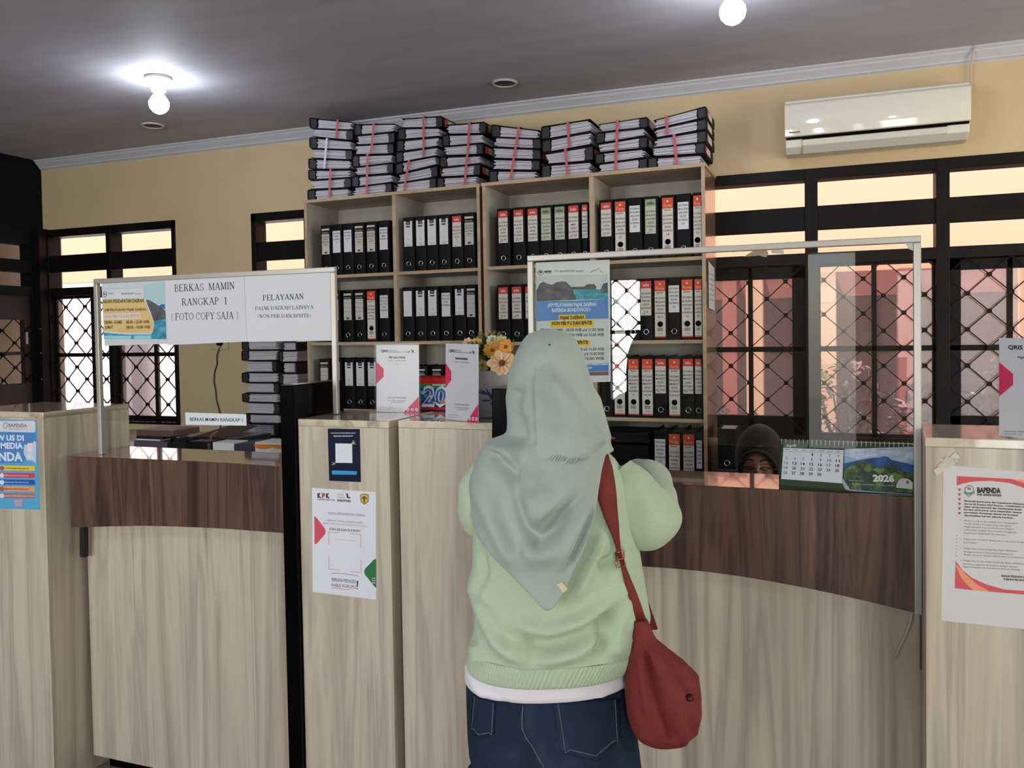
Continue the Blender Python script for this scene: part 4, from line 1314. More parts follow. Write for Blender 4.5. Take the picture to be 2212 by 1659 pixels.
# three notices on the left screen
YS = YF - .0032
f = lambda x, y: (200 + x / 9.759, 590 + y / 9.759)
def L(pts, g):
    return [g(*p) for p in pts]
def words(sh, s, x0, y0, x1, y1, h, m, g, sc, **k):
    a, b = g(x0, y0), g(x1, y1)
    sh.text(s, a[0], a[1], b[0], b[1], h / sc, m, **k)
sh = Sheet((0, YS, 0), NY, [(219, 613), (226, 747), (384, 742), (376, 600)], flat((196, 202, 206), .5), first=0)
sh.poly(L([(210, 330), (240, 1390), (1558, 1390), (1525, 170), (1075, 250), (1075, 300)], f), SKY1, 1)
sh.poly(L([(225, 350), (235, 545), (1085, 520), (1080, 310)], f), flat((204, 206, 210), .5), 2)
sh.poly(L([(1130, 560), (1210, 570), (1320, 640), (1400, 690), (1470, 740), (1535, 800), (1545, 960), (1400, 980), (1300, 1020), (1200, 780)], f), ROCK, 2)
sh.poly(L([(1400, 690), (1450, 660), (1520, 650), (1528, 760), (1470, 740)], f), ink(44, 116, 148), 3)
sh.poly(L([(240, 1390), (235, 1260), (700, 1300), (1240, 1295), (1300, 1020), (1400, 980), (1545, 960), (1558, 1390)], f), LAKE, 3)
sh.poly(L([(215, 560), (235, 1215), (300, 1250), (600, 1270), (1240, 1280), (1275, 1240), (1300, 1060), (1290, 1000), (1210, 780), (1110, 540)], f), flat((206, 206, 204), .5), 4)
sh.poly(L([(222, 575), (240, 1210), (600, 1250), (1210, 1262), (1260, 1225), (1290, 1060), (1280, 1000), (1190, 780), (1090, 545)], f), grained('sand_print', [(.35, (202, 178, 112)), (.65, (214, 182, 128))], (10, 10, 10), rough=.5), 5)
sh.poly(L([(240, 860), (245, 985), (1020, 960), (1015, 830)], f), ink(218, 204, 192), 6)
BR = ink(112, 92, 48)
words(sh, 'BADAN PENDAPATAN DAERAH', 222, 632, 1085, 614, 72, BR, f, 9.759, bold=.03, k=7)
words(sh, 'JAM PELAYANAN PAJAK DAERAH', 255, 800, 1140, 788, 48, BR, f, 9.759, bold=.03, k=7)
words(sh, 'NON PBB P-2 DAN BPHTB', 268, 948, 995, 930, 68, ink(186, 168, 160), f, 9.759, bold=.03, k=7)
words(sh, 'SENIN - KAMIS', 262, 1068, 632, 1062, 60, BR, f, 9.759, bold=.03, k=7)
words(sh, '08.00 - 12.00 WIB', 712, 1062, 1200, 1056, 62, BR, f, 9.759, bold=.03, k=7)
words(sh, 'JUMAT', 268, 1172, 440, 1170, 60, BR, f, 9.759, bold=.03, k=7)
words(sh, '08.00 - 10.00 WIB', 720, 1172, 1220, 1166, 62, BR, f, 9.759, bold=.03, k=7)
sh.poly(L([(245, 1315), (250, 1385), (820, 1388), (815, 1318)], f), ink(148, 198, 214), 4).poly(L([(880, 1318), (885, 1388), (1240, 1384), (1235, 1312)], f), ink(148, 198, 214), 4)
a = f(268, 440)
sh.ring(a[0], a[1], 4, 1, INKG, 6, ry=7).disc(a[0], a[1], 2, INKG, 6)
words(sh, 'BAPENDA', 345, 445, 465, 440, 30, INKG, f, 9.759, k=6)
words(sh, 'BerAKHLAK', 620, 450, 880, 440, 34, INKG, f, 9.759, k=6)
words(sh, 'Bondowoso', 900, 450, 1030, 440, 28, INKG, f, 9.759, k=6)
tag(sh.build('notice', None), 'colour lake poster of opening hours at the left end of the left screen', 'poster', 'notices on the left screen')
g = lambda x, y: (190 + x / 3.881, 560 + y / 3.881)
sh = Sheet((0, YS, 0), NY, L([(650, 158), (668, 720), (1335, 690), (1310, 130)], g), flat((206, 208, 216), .6), first=.0014, thick=.0006)
for s, x0, y0, x1, y1, h in (('BERKAS  MAMIN', 728, 272, 1232, 250, 58), ('RANGKAP  1', 790, 388, 1168, 376, 58), ('( FOTO COPY SAJA )', 705, 512, 1260, 498, 58)):
    words(sh, s, x0, y0, x1, y1, h, INK, g, 3.881, font='serif', k=1)
tag(sh.build('notice', None), 'white sheet reading BERKAS MAMIN RANGKAP 1 in the middle of the left screen', 'notice', 'notices on the left screen')
sh = Sheet((0, YS, 0), NY, L([(1314, 128), (1338, 692), (2050, 682), (2040, 84)], g), flat((208, 212, 216), .6), first=.0022, thick=.0006)
for s, x0, y0, x1, y1, h, wt in (('PELAYANAN', 1470, 346, 1812, 334, 46, 1.15), ('PAJAK DAERAH LAINNYA', 1405, 426, 1895, 416, 30, 1.1), ('(NON PBB DAN BPHTB)', 1430, 492, 1872, 488, 30, 1.1)):
    words(sh, s, x0, y0, x1, y1, h, INK, g, 3.881, font='serif', k=1, wt=wt)
tag(sh.build('notice', None), 'white sheet reading PELAYANAN PAJAK DAERAH LAINNYA at the right end of the left screen', 'notice', 'notices on the left screen')
sh = Sheet((0, YS, 0), NY, [(400, 891), (401, 917.5), (532.5, 919.5), (531.5, 895)], flat((212, 220, 222), .5))
sh.text('BERKAS MAMIN RANGKAP 1', 410.5, 909, 524, 911, 7, INK, .012, k=1)
tag(sh.build('notice', None), 'narrow white strip reading BERKAS MAMIN RANGKAP 1 low on the left screen', 'notice', 'notices on the left screen')

# poster behind the right screen
h_ = lambda x, y: (1140 + x / 5.721, 550 + y / 5.721)
sh = Sheet((0, YR + .0045, 0), NY, L([(92, 98), (100, 1600), (1022, 1570), (1012, 62)], h_), flat((214, 218, 218), .5))
sh.poly(L([(105, 262), (108, 570), (995, 540), (988, 240)], h_), grained('hazy_sky_print', [(.3, (186, 194, 196)), (.7, (204, 208, 206))], (8, 8, 20), rough=.5), 1)
sh.poly(L([(108, 430), (108, 575), (995, 545), (988, 345), (930, 360), (900, 430), (700, 430), (540, 400)], h_), LAKE, 2)
sh.poly(L([(108, 450), (150, 360), (195, 335), (250, 362), (300, 375), (350, 345), (415, 330), (470, 335), (520, 380), (560, 440), (600, 560), (108, 575)], h_), ROCK, 3)
sh.poly(L([(540, 400), (700, 395), (740, 365), (820, 362), (850, 400), (840, 430), (560, 432)], h_), ROCK, 4).poly(L([(900, 440), (930, 365), (988, 345), (990, 470), (920, 480)], h_), ROCK, 4)
sh.poly(L([(108, 575), (110, 825), (600, 800), (997, 790), (995, 545), (600, 570)], h_), grained('blue_print', [(.3, (70, 122, 186)), (.7, (92, 142, 200))], (9, 9, 9), rough=.5), 5)
sh.poly(L([(110, 825), (112, 1590), (1000, 1560), (997, 790), (600, 800)], h_), flat((196, 202, 204), .5), 4)
words(sh, 'JAM PELAYANAN PAJAK DAERAH', 250, 645, 850, 635, 44, ink(206, 220, 234), h_, 5.721, bold=.03, k=6)
words(sh, 'BAPENDA BONDOWOSO', 300, 710, 778, 700, 44, ink(206, 220, 234), h_, 5.721, bold=.03, k=6)
YB = ink(224, 190, 62)
sh.poly(L([(385, 745), (385, 810), (715, 805), (715, 738)], h_), YB, 6).poly(L([(280, 825), (280, 905), (818, 893), (818, 808)], h_), YB, 6)
words(sh, 'PAJAK DAERAH', 402, 802, 695, 794, 42, INK, h_, 5.721, bold=.03, k=8)
words(sh, 'NON PBB P-2 DAN BPHTB', 300, 870, 795, 862, 42, INK, h_, 5.721, bold=.03, k=8)
DKG = ink(92, 92, 84)
for q, y in (('SENIN - KAMIS : 08.00 WIB s/d 11.00 WIB', 950), ('JUMAT : 07.30 WIB s/d 10.00 WIB', 1010)):
    words(sh, q, 160 if 'SENIN' in q else 330, y + 2, 942, y - 4, 36, DKG, h_, 5.721, bold=.02, k=6)
sh.poly(L([(330, 1065), (330, 1140), (765, 1128), (765, 1050)], h_), YB, 6)
words(sh, 'PBB P-2 DAN BPHTB', 345, 1110, 748, 1102, 40, INK, h_, 5.721, bold=.03, k=8)
for q, y in (('SENIN - KAMIS : 08.00 WIB s/d 11.00 WIB', 1188), ('JUMAT : 13.00 WIB s/d 15.00 WIB', 1245), ('08.00 WIB s/d 10.00 WIB', 1302)):
    words(sh, q, 180 if 'SENIN' in q else 350, y + 2, 946, y - 4, 34, DKG, h_, 5.721, bold=.02, k=6)
sh.poly(L([(110, 1370), (112, 1470), (1000, 1440), (998, 1338)], h_), BLUE, 5).poly(L([(112, 1472), (113, 1512), (1001, 1490), (1000, 1445)], h_), ink(132, 92, 92), 5)
words(sh, 'MELAYANI PERMINTAAN PELAYANAN PEMBAYARAN', 250, 1375, 990, 1366, 26, ink(214, 222, 230), h_, 5.721, bold=.02, k=7)
words(sh, 'BONDOWOSO 082000', 500, 1418, 800, 1410, 24, ink(214, 222, 230), h_, 5.721, bold=.02, k=7)
a = h_(158, 222)
sh.ring(a[0], a[1], 6, 1.2, INKG, 4).disc(a[0], a[1] - 1, 3, INKG, 4)
words(sh, 'BAPENDA', 208, 222, 298, 218, 22, INK, h_, 5.721, bold=.04, k=4)
words(sh, 'BONDOWOSO', 225, 240, 298, 237, 14, INKG, h_, 5.721, k=4)
words(sh, 'BerAKHLAK', 402, 216, 580, 210, 24, INKG, h_, 5.721, k=4)
words(sh, '#banggamelayani', 596, 214, 690, 208, 22, INKG, h_, 5.721, k=4)
sh.line(L([(775, 225), (815, 190), (830, 205), (870, 168), (925, 222)], h_), .8, INKG, 4).line(L([(325, 215), (350, 190), (380, 210)], h_), .7, INKG, 4)
tag(sh.build('poster', None), 'blue and yellow opening-hours poster on the right screen behind the woman\'s head', 'poster')
# scraps of tape on the right screen
for pts, c_, lb in (([(1606, 552), (1630, 537), (1655, 533), (1660, 545), (1655, 553), (1640, 549)], (150, 132, 104), 'scrap of brown tape under the top rail of the right screen'),
                    ([(1665, 535), (1693, 537), (1693, 546), (1667, 544)], (188, 180, 160), 'small pale tape scrap right of the brown one on the right screen'),
                    ([(1953, 519), (1978, 515), (1977, 541), (1962, 534)], (196, 196, 190), 'crumpled clear tape in the upper right corner of the right screen')):
    sh = Sheet((0, YR - .0025, 0), NY, None)
    sh.poly([(x, y + 3) for x, y in pts], flat(c_, .4), 1)
    o = sh.build('tape', None)
    md = o.modifiers.new('solid', 'SOLIDIFY')
    md.thickness = .0006
    tag(o, lb, 'tape')

# left leaflet
p_ = lambda x, y: (x / 6.38, 860 + y / 6.38)
YPL = 1.985
sh = Sheet((0, YPL, 0), NY, [(-78, 905.5), (-74, 1096), (86.5, 1101), (79, 907)], ink(86, 162, 204), first=.0012)
sh.poly([(-70, 910), (-70, 929), (-60, 931), (74, 934), (77, 931), (77, 912), (74, 909)], flat((204, 208, 216), .5), 1)
sh.poly([(-77, 932), (-76, 1000), (50, 1000), (78, 960), (79, 938), (74, 935)], ink(78, 128, 186), 0.5)
words(sh, 'BAPENDA', 125, 398, 380, 402, 48, INKG, p_, 6.38, bold=.02, k=2)
words(sh, 'KAB. BONDOWOSO', 130, 430, 378, 434, 16, INKG, p_, 6.38, k=2)
a = p_(80, 375)
sh.ring(a[0], a[1], 5, 1.2, INKG, 2, ry=6.5)
WB = ink(206, 218, 236)
for q, x0, x1, y, h in (('FOLLOW US DI', -330, 335, 580, 70), ('SOSIAL MEDIA', -330, 325, 690, 76), ('BAPENDA', -330, 320, 860, 112)):
    words(sh, q, x0, y, x1, y + 4, h, WB, p_, 6.38, bold=.04, k=2)
for k, (c_, y, tx) in enumerate((((224, 190, 70), 965, INK), ((198, 72, 92), 1065, WB), ((44, 88, 164), 1158, WB), ((226, 150, 100), 1250, INK), ((176, 112, 108), 1345, WB))):
    sh.poly(L([(-300, y - 42), (-300, y + 28), (488, y + 36), (486, y - 32)], p_), ink(*c_), 2)
    words(sh, ('www.bapenda.go.id', '@bapenda.bondowoso', 'Bapenda Bondowoso', '@bapendabondowoso', 'bapendakabbondowoso')[k], 78, y + 8, 400 + (80 if k == 4 else 0), y + 12, 22, tx, p_, 6.38, k=4)
    a = p_(35, y)
    sh.disc(a[0], a[1], 5, WB if k in (1, 2, 4) else ink(150, 100, 90), 4)
sh.poly(L([(340, 640), (330, 760), (380, 860), (440, 850), (500, 900), (505, 600), (470, 590), (450, 640)], p_), ink(186, 200, 220), 2)
sh.poly(L([(385, 620), (390, 740), (455, 735), (450, 615)], p_), ink(222, 206, 212), 3).poly(L([(370, 800), (420, 760), (470, 830), (430, 860)], p_), ink(206, 214, 226), 3)
sh.poly(L([(200, 1400), (215, 1490), (310, 1492), (315, 1400)], p_), ink(190, 150, 170), 3)
tag(sh.build('leaflet', None), 'blue leaflet headed BAPENDA with coloured bars on the left-edge pedestal', 'leaflet')

# navy card and white survey poster on the second pedestal
r_ = lambda x, y: (590 + x / 3.606, 860 + y / 3.606)
sh = Sheet((0, 1.982, 0), NY, L([(427, 237), (438, 643), (684, 653), (675, 240)], r_), ink(10, 22, 50), first=.0012)
WT = flat((214, 218, 224), .5)
words(sh, 'SCAN BARCODE UNTUK MENGISI SURVEY', 452, 276, 645, 276, 8, WT, r_, 3.606, bold=.02, k=2)
words(sh, 'KEPUASAN MASYARAKAT', 474, 300, 625, 299, 9, WT, r_, 3.606, bold=.03, k=2)
sh.poly(L([(487, 352), (489, 503), (620, 505), (618, 354)], r_), WT, 2)
def sprig(x, y, sx, sy):
    for q, c_ in ((-.2, (196, 140, 80)), (.35, (206, 176, 120)), (.95, (120, 150, 150))):
        d, e = math.cos(q) * sx, -math.sin(q) * sy
        sh.poly(L([(x, y), (x + d * 14 - e * 6, y + e * 20 + 4), (x + d * 34, y + e * 38), (x + d * 16 + e * 5, y + e * 18 - 5)], r_), ink(*c_), 3)
sprig(614, 352, 1.1, .9)
sprig(490, 512, -1.1, .9)
sh.poly(L([(462, 563), (459, 578), (463, 594), (650, 596), (656, 582), (652, 568)], r_), ink(56, 150, 206), 2)
tag(sh.build('card', None), 'navy blue card with a blank white square above the white survey poster', 'card')
sh = Sheet((0, 1.982, 0), NY, L([(304, 698), (310, 1508), (806, 1570), (803, 732)], r_), flat((216, 218, 226), .6), first=.0012)
words(sh, 'K', 348, 776, 378, 777, 36, INK, r_, 3.606, bold=.06, k=1)
words(sh, 'P', 384, 777, 408, 778, 36, ink(196, 60, 66), r_, 3.606, bold=.06, k=1)
words(sh, 'K', 414, 778, 443, 779, 36, INK, r_, 3.606, bold=.06, k=1)
words(sh, 'Komisi Pemberantasan Korupsi', 348, 792, 482, 796, 8, INK, r_, 3.606, bold=.03, k=1)
words(sh, 'Survei', 505, 756, 550, 757, 13, INKG, r_, 3.606, k=1)
words(sh, 'Penilaian', 505, 778, 565, 780, 13, INKG, r_, 3.606, k=1)
words(sh, 'Integritas', 503, 804, 606, 808, 20, INK, r_, 3.606, bold=.03, k=1)
sh.poly(L([(572, 742), (582, 738), (588, 768), (610, 775), (590, 782), (576, 772)], r_), INK, 1)
sh.poly(L([(680, 752), (712, 742), (747, 752), (744, 806), (712, 830), (683, 804)], r_), ink(92, 84, 52), 1).poly(L([(685, 756), (712, 748), (742, 757), (739, 802), (712, 823), (688, 801)], r_), ink(214, 184, 78), 2)
a = r_(712, 782)
sh.poly(L([(712, 758), (738, 780), (718, 790), (722, 812), (704, 812), (707, 790), (690, 778)], r_), ink(110, 100, 66), 3)
words(sh, 'BADAN PENDAPATAN DAERAH', 432, 903, 718, 922, 18, INKG, r_, 3.606, k=1)
words(sh, '1 MENITMU UNTUK LAYANAN PUBLIK', 416, 957, 704, 978, 13, INKG, r_, 3.606, k=1)
words(sh, 'BEBAS DARI KORUPSI, MULAI DARI DI SINI', 392, 978, 728, 1004, 13, ink(186, 130, 134), r_, 3.606, k=1)
words(sh, 'SCAN QR DAN ISI SURVEY!', 440, 1026, 682, 1044, 17, INK, r_, 3.606, bold=.015, k=1)
sh.poly(L([(323, 918), (325, 1138), (345, 1130), (405, 1060), (412, 1038), (405, 1015), (340, 930)], r_), ink(204, 82, 100), 1)
sh.poly(L([(804, 1250), (805, 1478), (790, 1465), (718, 1375), (711, 1352), (716, 1330), (785, 1258)], r_), ink(52, 116, 72), 1)
for i in range(2):
    for j in range(3):
        a = r_(778 + i * 15, 1402 + j * 18)
        sh.disc(a[0], a[1], 1.4, WT, 2, 8)
TAN = ink(206, 176, 158)
for q in ([(520, 1048), (434, 1042), (436, 1140)], [(598, 1054), (686, 1062), (686, 1166)], [(436, 1230), (437, 1330), (522, 1340)], [(687, 1258), (688, 1356), (600, 1348)]):
    sh.line(L(q, r_), 1.8, TAN, 1)
sh.line(L([(482, 1100), (640, 1112)], r_), .8, TAN, 1)
sh.line(L([(452, 1362), (560, 1368), (670, 1386)], r_), 1.0, INKG, 1)
words(sh, 'BERANI MENGISI', 460, 1424, 645, 1442, 26, INK, r_, 3.606, bold=.0, k=1)
words(sh, 'HABISI KORUPSI', 458, 1466, 643, 1484, 26, ink(130, 56, 66), r_, 3.606, bold=.0, k=1)
sh.poly(L([(655, 1422), (652, 1470), (660, 1472), (666, 1424)], r_), INK, 1).poly(L([(653, 1478), (652, 1488), (660, 1489), (661, 1479)], r_), INK, 1)
sh.line(L([(458, 1474), (560, 1490), (600, 1488)], r_), .8, ink(170, 70, 84), 1)
tag(sh.build('poster', None), 'white survey poster headed KPK on the pedestal beside the black panel', 'poster')

# taped notice on the right pedestal
n_ = lambda x, y: (2010 + x / 5.351, 990 + y / 5.351)
sh = Sheet((0, 1.932, 0), NY, [(2037.5, 1004), (2033, 1338), (2040, 1341), (2345, 1372), (2345, 1030)], flat((206, 204, 204), .6), first=.0012)
ROSE, SALM = ink(206, 92, 98), ink(232, 152, 122)
sh.poly([(2066.5, 1028), (2066.5, 1049), (2080, 1044), (2105, 1039.5), (2140, 1038.5), (2180, 1043), (2212, 1054), (2330, 1090), (2330, 1046), (2180, 1034)], ROSE, 1)
sh.poly([(2182, 1034), (2330, 1046), (2330, 1078), (2230, 1052), (2205, 1041)], SALM, 2)
sh.poly([(2064, 1211), (2062, 1270), (2100, 1274.5), (2155, 1279), (2212, 1284), (2330, 1292), (2330, 1281), (2212, 1276), (2170, 1273), (2130, 1262), (2100, 1248), (2080, 1232)], ROSE, 1)
sh.poly([(2064.5, 1216), (2066, 1226), (2075, 1246), (2088, 1262), (2103, 1275), (2138, 1277), (2110, 1262), (2086, 1240)], SALM, 2)
for k in range(6):
    y = 355 + k * 54
    sh.poly(L([(314, y - 6), (352, y - 4), (333, y + 28)], n_), ink(150, 84, 96), 2)
for k in range(7):
    a = n_(302 - k, 890 + k * 39)
    sh.disc(a[0], a[1], 1, INKG, 2, 8)
sh.poly(L([(392, 345), (420, 315), (448, 308), (480, 318), (500, 350), (498, 400), (442, 446), (395, 408)], n_), ink(120, 126, 128), 2).poly(L([(402, 350), (425, 325), (448, 318), (474, 327), (490, 353), (488, 395), (442, 432), (405, 402)], n_), flat((206, 206, 206), .6), 3)
sh.poly(L([(384, 378), (384, 402), (442, 418), (508, 402), (508, 380), (442, 394)], n_), ink(104, 140, 134), 4).poly(L([(424, 338), (440, 330), (466, 338), (464, 366), (426, 364)], n_), ink(150, 130, 130), 4)
words(sh, 'BAPENDA', 538, 394, 810, 402, 58, INK, n_, 5.351, bold=.05, k=2)
words(sh, 'KAB. BONDOWOSO', 538, 428, 818, 440, 24, INK, n_, 5.351, bold=.04, k=2)
body = [('Menindak lanjuti surat dari Inspektorat Kabupaten Bondowoso', 388, 490, 1), ('tanggal 20 Agustus 2024 Nomor : 710/893/430.7/2024', 386, 524, 1), ('dalam rangka mencegah dan memberantas tindak', 386, 556, 1), ('korupsi, perlu peran serta masyarakat maupun', 386, 588, 1), ('pemerintah. Berkenaan dengan hal tersebut', 386, 622, 1), ('diperhatikan hal-hal sebagai berikut :', 386, 656, 1),
        ('Setiap orang yang melihat atau mengetahui', 386, 716, 0), ('Tindak Pidana Korupsi yang merugikan', 386, 752, 0), ('Negara/Daerah atau perekonomian Negara', 386, 786, 0), ('melaporkan kepada Tim Penerima Pengaduan', 386, 822, 0), ('Inspektorat Kabupaten Bondowoso', 386, 858, 0),
        ('Pelaporan tersebut diatas harus disertai dengan', 382, 930, 0), ('permulaan;', 382, 968, 0), ('Pelaporan secara langsung dapat dilakukan', 380, 1036, 0), ('datang ke kantor Inspektorat Kabupaten', 380, 1076, 0), ('dengan alamat Jl. Ahmad Yani Nomor 10 Bondowoso', 380, 1110, 0),
        ('Pelaporan secara tidak langsung dapat dilakukan', 376, 1178, 0), ('bentuk pengaduan di website dengan alamat', 376, 1218, 0), ('https://inspektorat.bondowosokab.go.id/page', 376, 1250, 0)]
for q, x, y, b_ in body:
    wd = len(q) * 15.2 if len(q) > 33 else len(q) * 15.6
    words(sh, q, x, y + 8, x + wd, y + 8 + wd * .055, 17, INK if b_ else INKG, n_, 5.351, bold=.03 if b_ else .0, k=2)
for q, y in (('1.', 716), ('2.', 930), ('3.', 1036), ('4.', 1178)):
    words(sh, q, 342, y + 6, 356, y + 7, 15, INKG, n_, 5.351, k=2)
words(sh, 'BADAN PENDAPATAN DAERAH', 820, 1366, 1240, 1394, 22, INK, n_, 5.351, bold=.03, k=2)
words(sh, 'KABUPATEN BONDOWOSO', 845, 1404, 1240, 1430, 22, INK, n_, 5.351, bold=.03, k=2)
tag(sh.build('notice', None), 'white and rose notice headed BAPENDA taped to the right pedestal', 'notice')
m = MB()
rr = random.Random(5)
for k in range(9):
    a = onpl(2032 + k * 3.2 + rr.uniform(-3, 3), 1010 - k * 1.6 + rr.uniform(-6, 6), V((0, 1.9300, 0)), NY)
    d = V((rr.uniform(.006, .013), rr.uniform(-.003, 0), rr.uniform(-.002, .012)))
    e = V((-d.z * .5, -.002, d.x * .6))
    m.add([a - d - e, a + d - e * .6, a + d + e, a - d + e * .7], [(0, 1, 2, 3)])
o = m.build('tape', flat((214, 206, 192), .3, coat=.5))
tag(o, 'crumpled adhesive tape at the upper left corner of the right pedestal notice', 'tape')

# acrylic stands with payment sheets
def stand(name, cor, feet, label, inner, draw, tilt=0.0):
    """cor: photo corners of the sheet TL BL BR TR; feet: the two bottom corners where it meets the top"""
    a, b = onz(feet[0][0], feet[0][1], HP), onz(feet[1][0], feet[1][1], HP)
    u = (b - a).normalized()
    n = V((u.y, -u.x, 0)).normalized()
    t = thing('sign_holder', label, 'sign holder', tuple((a + b) / 2), group='clear sign holders with payment sheets')
    sh = Sheet(a, n, cor, flat((214, 216, 222), .4), thick=.0008)
    draw(sh)
    sh.build('payment_sheet', t)
    zt = onpl(cor[0][0], cor[0][1], a, n).z + .004
    w0 = (onpl(cor[1][0], cor[1][1], a, n) - a).dot(u) - .003
    w1 = (onpl(cor[2][0], cor[2][1], a, n) - a).dot(u) + .005
    c = MB()
    for o_ in (-.004, .004):
        p = [a + u * w0, a + u * w1, a + u * w1, a + u * w0]
        zz = [HP + .0006, HP + .0006, zt, zt]
        c.prism([V((q.x, q.y, z)) + (-n) * (-o_) - n * .0006 * 0 for q, z in zip(p, zz)], -n * .0012)
    c.build('acrylic_sleeve', ACRYL_SOFT, t)
    ft = MB()
    q = [a + u * w0, a + u * w1]
    ft.prism([q[0] + n * .006 + V((0, 0, .0006)), q[1] + n * .006 + V((0, 0, .0006)), q[1] - n * .06 + V((0, 0, .0006)), q[0] - n * .06 + V((0, 0, .0006))], (0, 0, .002))
    ft.build('acrylic_foot', ACRYL, t)
    return t
c4 = lambda x, y: (780 + x / 5.926, 720 + y / 5.926)
def pay(x0, y0, sx, sy, title, shear=0.0):
    """header, title and corner marks laid out on the first sheet's own frame, then scaled"""
    g_ = lambda x, y: c4(x0 + (x - 195) * sx, y0 + (y - 148) * sy + (x - 195) * shear)
    def draw(sh):
        w_ = lambda s, xa, xb, y, h, m_, **k: words(sh, s, xa, y, xb, y, h * sy, m_, g_, 5.926, **k)
        w_('QRIS', 256, 345, 240, 30, INK, bold=.03, k=2)
        w_('QR Code Standar', 350, 465, 222, 12, INKG, bold=.02, k=2)
        w_('Pembayaran Nasional', 350, 500, 242, 12, INKG, bold=.02, k=2)
        w_('bank jatim', 520, 600, 240, 14, INKG, k=2)
        sh.poly(L([(590, 240), (630, 215), (615, 245)], g_), ink(150, 90, 90), 2)
        sh.poly(L([(640, 195), (662, 222), (680, 205), (670, 240), (650, 232)], g_), INK, 2)
        w_('GPN', 645, 688, 250, 10, INKG, bold=.02, k=2)
        w_(title, 358, 570, 318, 22, INK, bold=.03, k=2)
        w_('NMID : ID1022000000', 345, 585, 354, 13, INKG, k=2)
        w_('A01', 448, 478, 398, 10, INKG, k=2)
        w_('SATU QRIS UNTUK SEMUA', 348, 578, 830, 17, INKG, k=2)
        w_('Cek aplikasi penyelenggara', 345, 580, 862, 13, INKG, k=2)
        w_('di www.aspi-qris.id', 385, 545, 884, 13, INKG, k=2)
        w_('Dicetak oleh : 93600114', 236, 412, 948, 11, INKG, k=2)
        w_('Versi cetak : 1.0', 236, 450, 972, 11, INKG, k=2)
        sh.poly(L([(195, 365), (195, 645), (290, 555), (290, 455)], g_), PINK, 2)
        sh.poly(L([(540, 1014), (740, 1014), (740, 805)], g_), PINK, 2)
        for x in (600, 657, 712):
            a = g_(x, 972)
            sh.disc(a[0], a[1], 3.4 * sx, WT, 3, 14, ry=3.6 * sy)
            sh.disc(a[0], a[1], 1.3 * sx, PINK, 4, 10, ry=1.4 * sy)
    return draw
stand('a', L([(195, 148), (197, 1003), (742, 1016), (740, 148)], c4), L([(197, 1006), (745, 1019)], c4), 'clear sign holder with wide white and pink payment sheet left of red calendar', None, pay(195, 148, 1, 1, 'PBJT JASA PARKIR', .008))
stand('b', L([(1082, 130), (1080, 1100), (1503, 1146), (1500, 140)], c4), L([(1080, 1103), (1505, 1152)], c4), 'clear sign holder with narrow white and pink payment sheet beside the flower pot', None, pay(1082, 130, .768, 1.142, 'PAJAK KENDARAAN BERMOTOR', .05))
q_ = lambda x, y: (1950 + x / 2.37, 700 + y / 2.37)
def draw3(sh):
    sh.poly(L([(494, 195), (494, 372), (566, 310), (566, 255)], q_), PINK, 2)
    words(sh, 'QRIS', 540, 128, 615, 130, 20, INK, q_, 2.37, bold=.03, k=2)
    words(sh, 'PAJAK RESTORAN', 590, 176, 730, 180, 11, INK, q_, 2.37, bold=.02, k=2)
    words(sh, 'Dicetak oleh : 93600114', 522, 552, 640, 556, 8, INKG, q_, 2.37, k=2)
    words(sh, 'Versi cetak : 1.0', 522, 564, 610, 567, 8, INKG, q_, 2.37, k=2)
    sh.poly([(2330, 962), (2285, 957), (2330, 880)], PINK, 2)
stand('c', [(2158.5, 730), (2158, 941), (2340, 966), (2340, 733)], [(2158, 943), (2330, 964)], 'clear sign holder with payment sheet cut by the right edge, on the right pedestal', None, draw3)

# red spiral calendar between the stands
t = thing('desk_calendar', 'red topped spiral desk calendar between the two sign holders', 'calendar', tuple(onz(952, 888, HP)))
a, b = onz(900, 887.5, HP), onz(990, 888.5, HP)
a.z = b.z = HP + .001
u = (b - a).normalized()
nb = V((-u.y, u.x, 0))
tilt = (V((0, 0, 1)) + nb * .28).normalized()
nn = u.cross(tilt)
H_ = onpl(930, 812, a, nn).z - HP
top = tilt * (H_ / tilt.z)
m = MB()
m.prism([a, b, b + top, a + top], nb * .002).prism([a + nb * .075, b + nb * .075, b + top + nb * .004, a + top + nb * .004], -nb * .002 + V((0, 0, -.0001)))
m.build('stand', ink(30, 28, 32), t)
sh = Sheet(a - nn.normalized() * 0, nn, None, first=.0012)
c5 = c4
sh.poly(L([(640, 560), (640, 1000), (1300, 1014), (1300, 560)], c5), ink(46, 36, 44), 0)
sh.poly(L([(640, 545), (640, 690), (1300, 660), (1300, 545)], c5), ink(206, 44, 44), 1)
sh.poly(L([(640, 640), (640, 720), (900, 700), (1300, 690), (1300, 650)], c5), ink(64, 132, 62), 2)
sh.poly(L([(905, 655), (920, 672), (1300, 668), (1300, 652)], c5), WT, 3)
sh.poly(L([(640, 690), (640, 900), (1300, 930), (1300, 690), (900, 700)], c5), ink(48, 78, 130), 2)
sh.poly(L([(640, 860), (640, 950), (1300, 960), (1300, 900)], c5), ink(60, 34, 56), 3)
sh.poly(L([(640, 940), (640, 975), (1300, 985), (1300, 950)], c5), ink(176, 40, 58), 4)
words(sh, '20', 780, 925, 1100, 930, 240, ink(206, 222, 232), c5, 5.926, bold=.05, k=5)
words(sh, '20', 800, 905, 1080, 910, 200, ink(56, 104, 168), c5, 5.926, bold=.0, k=6)
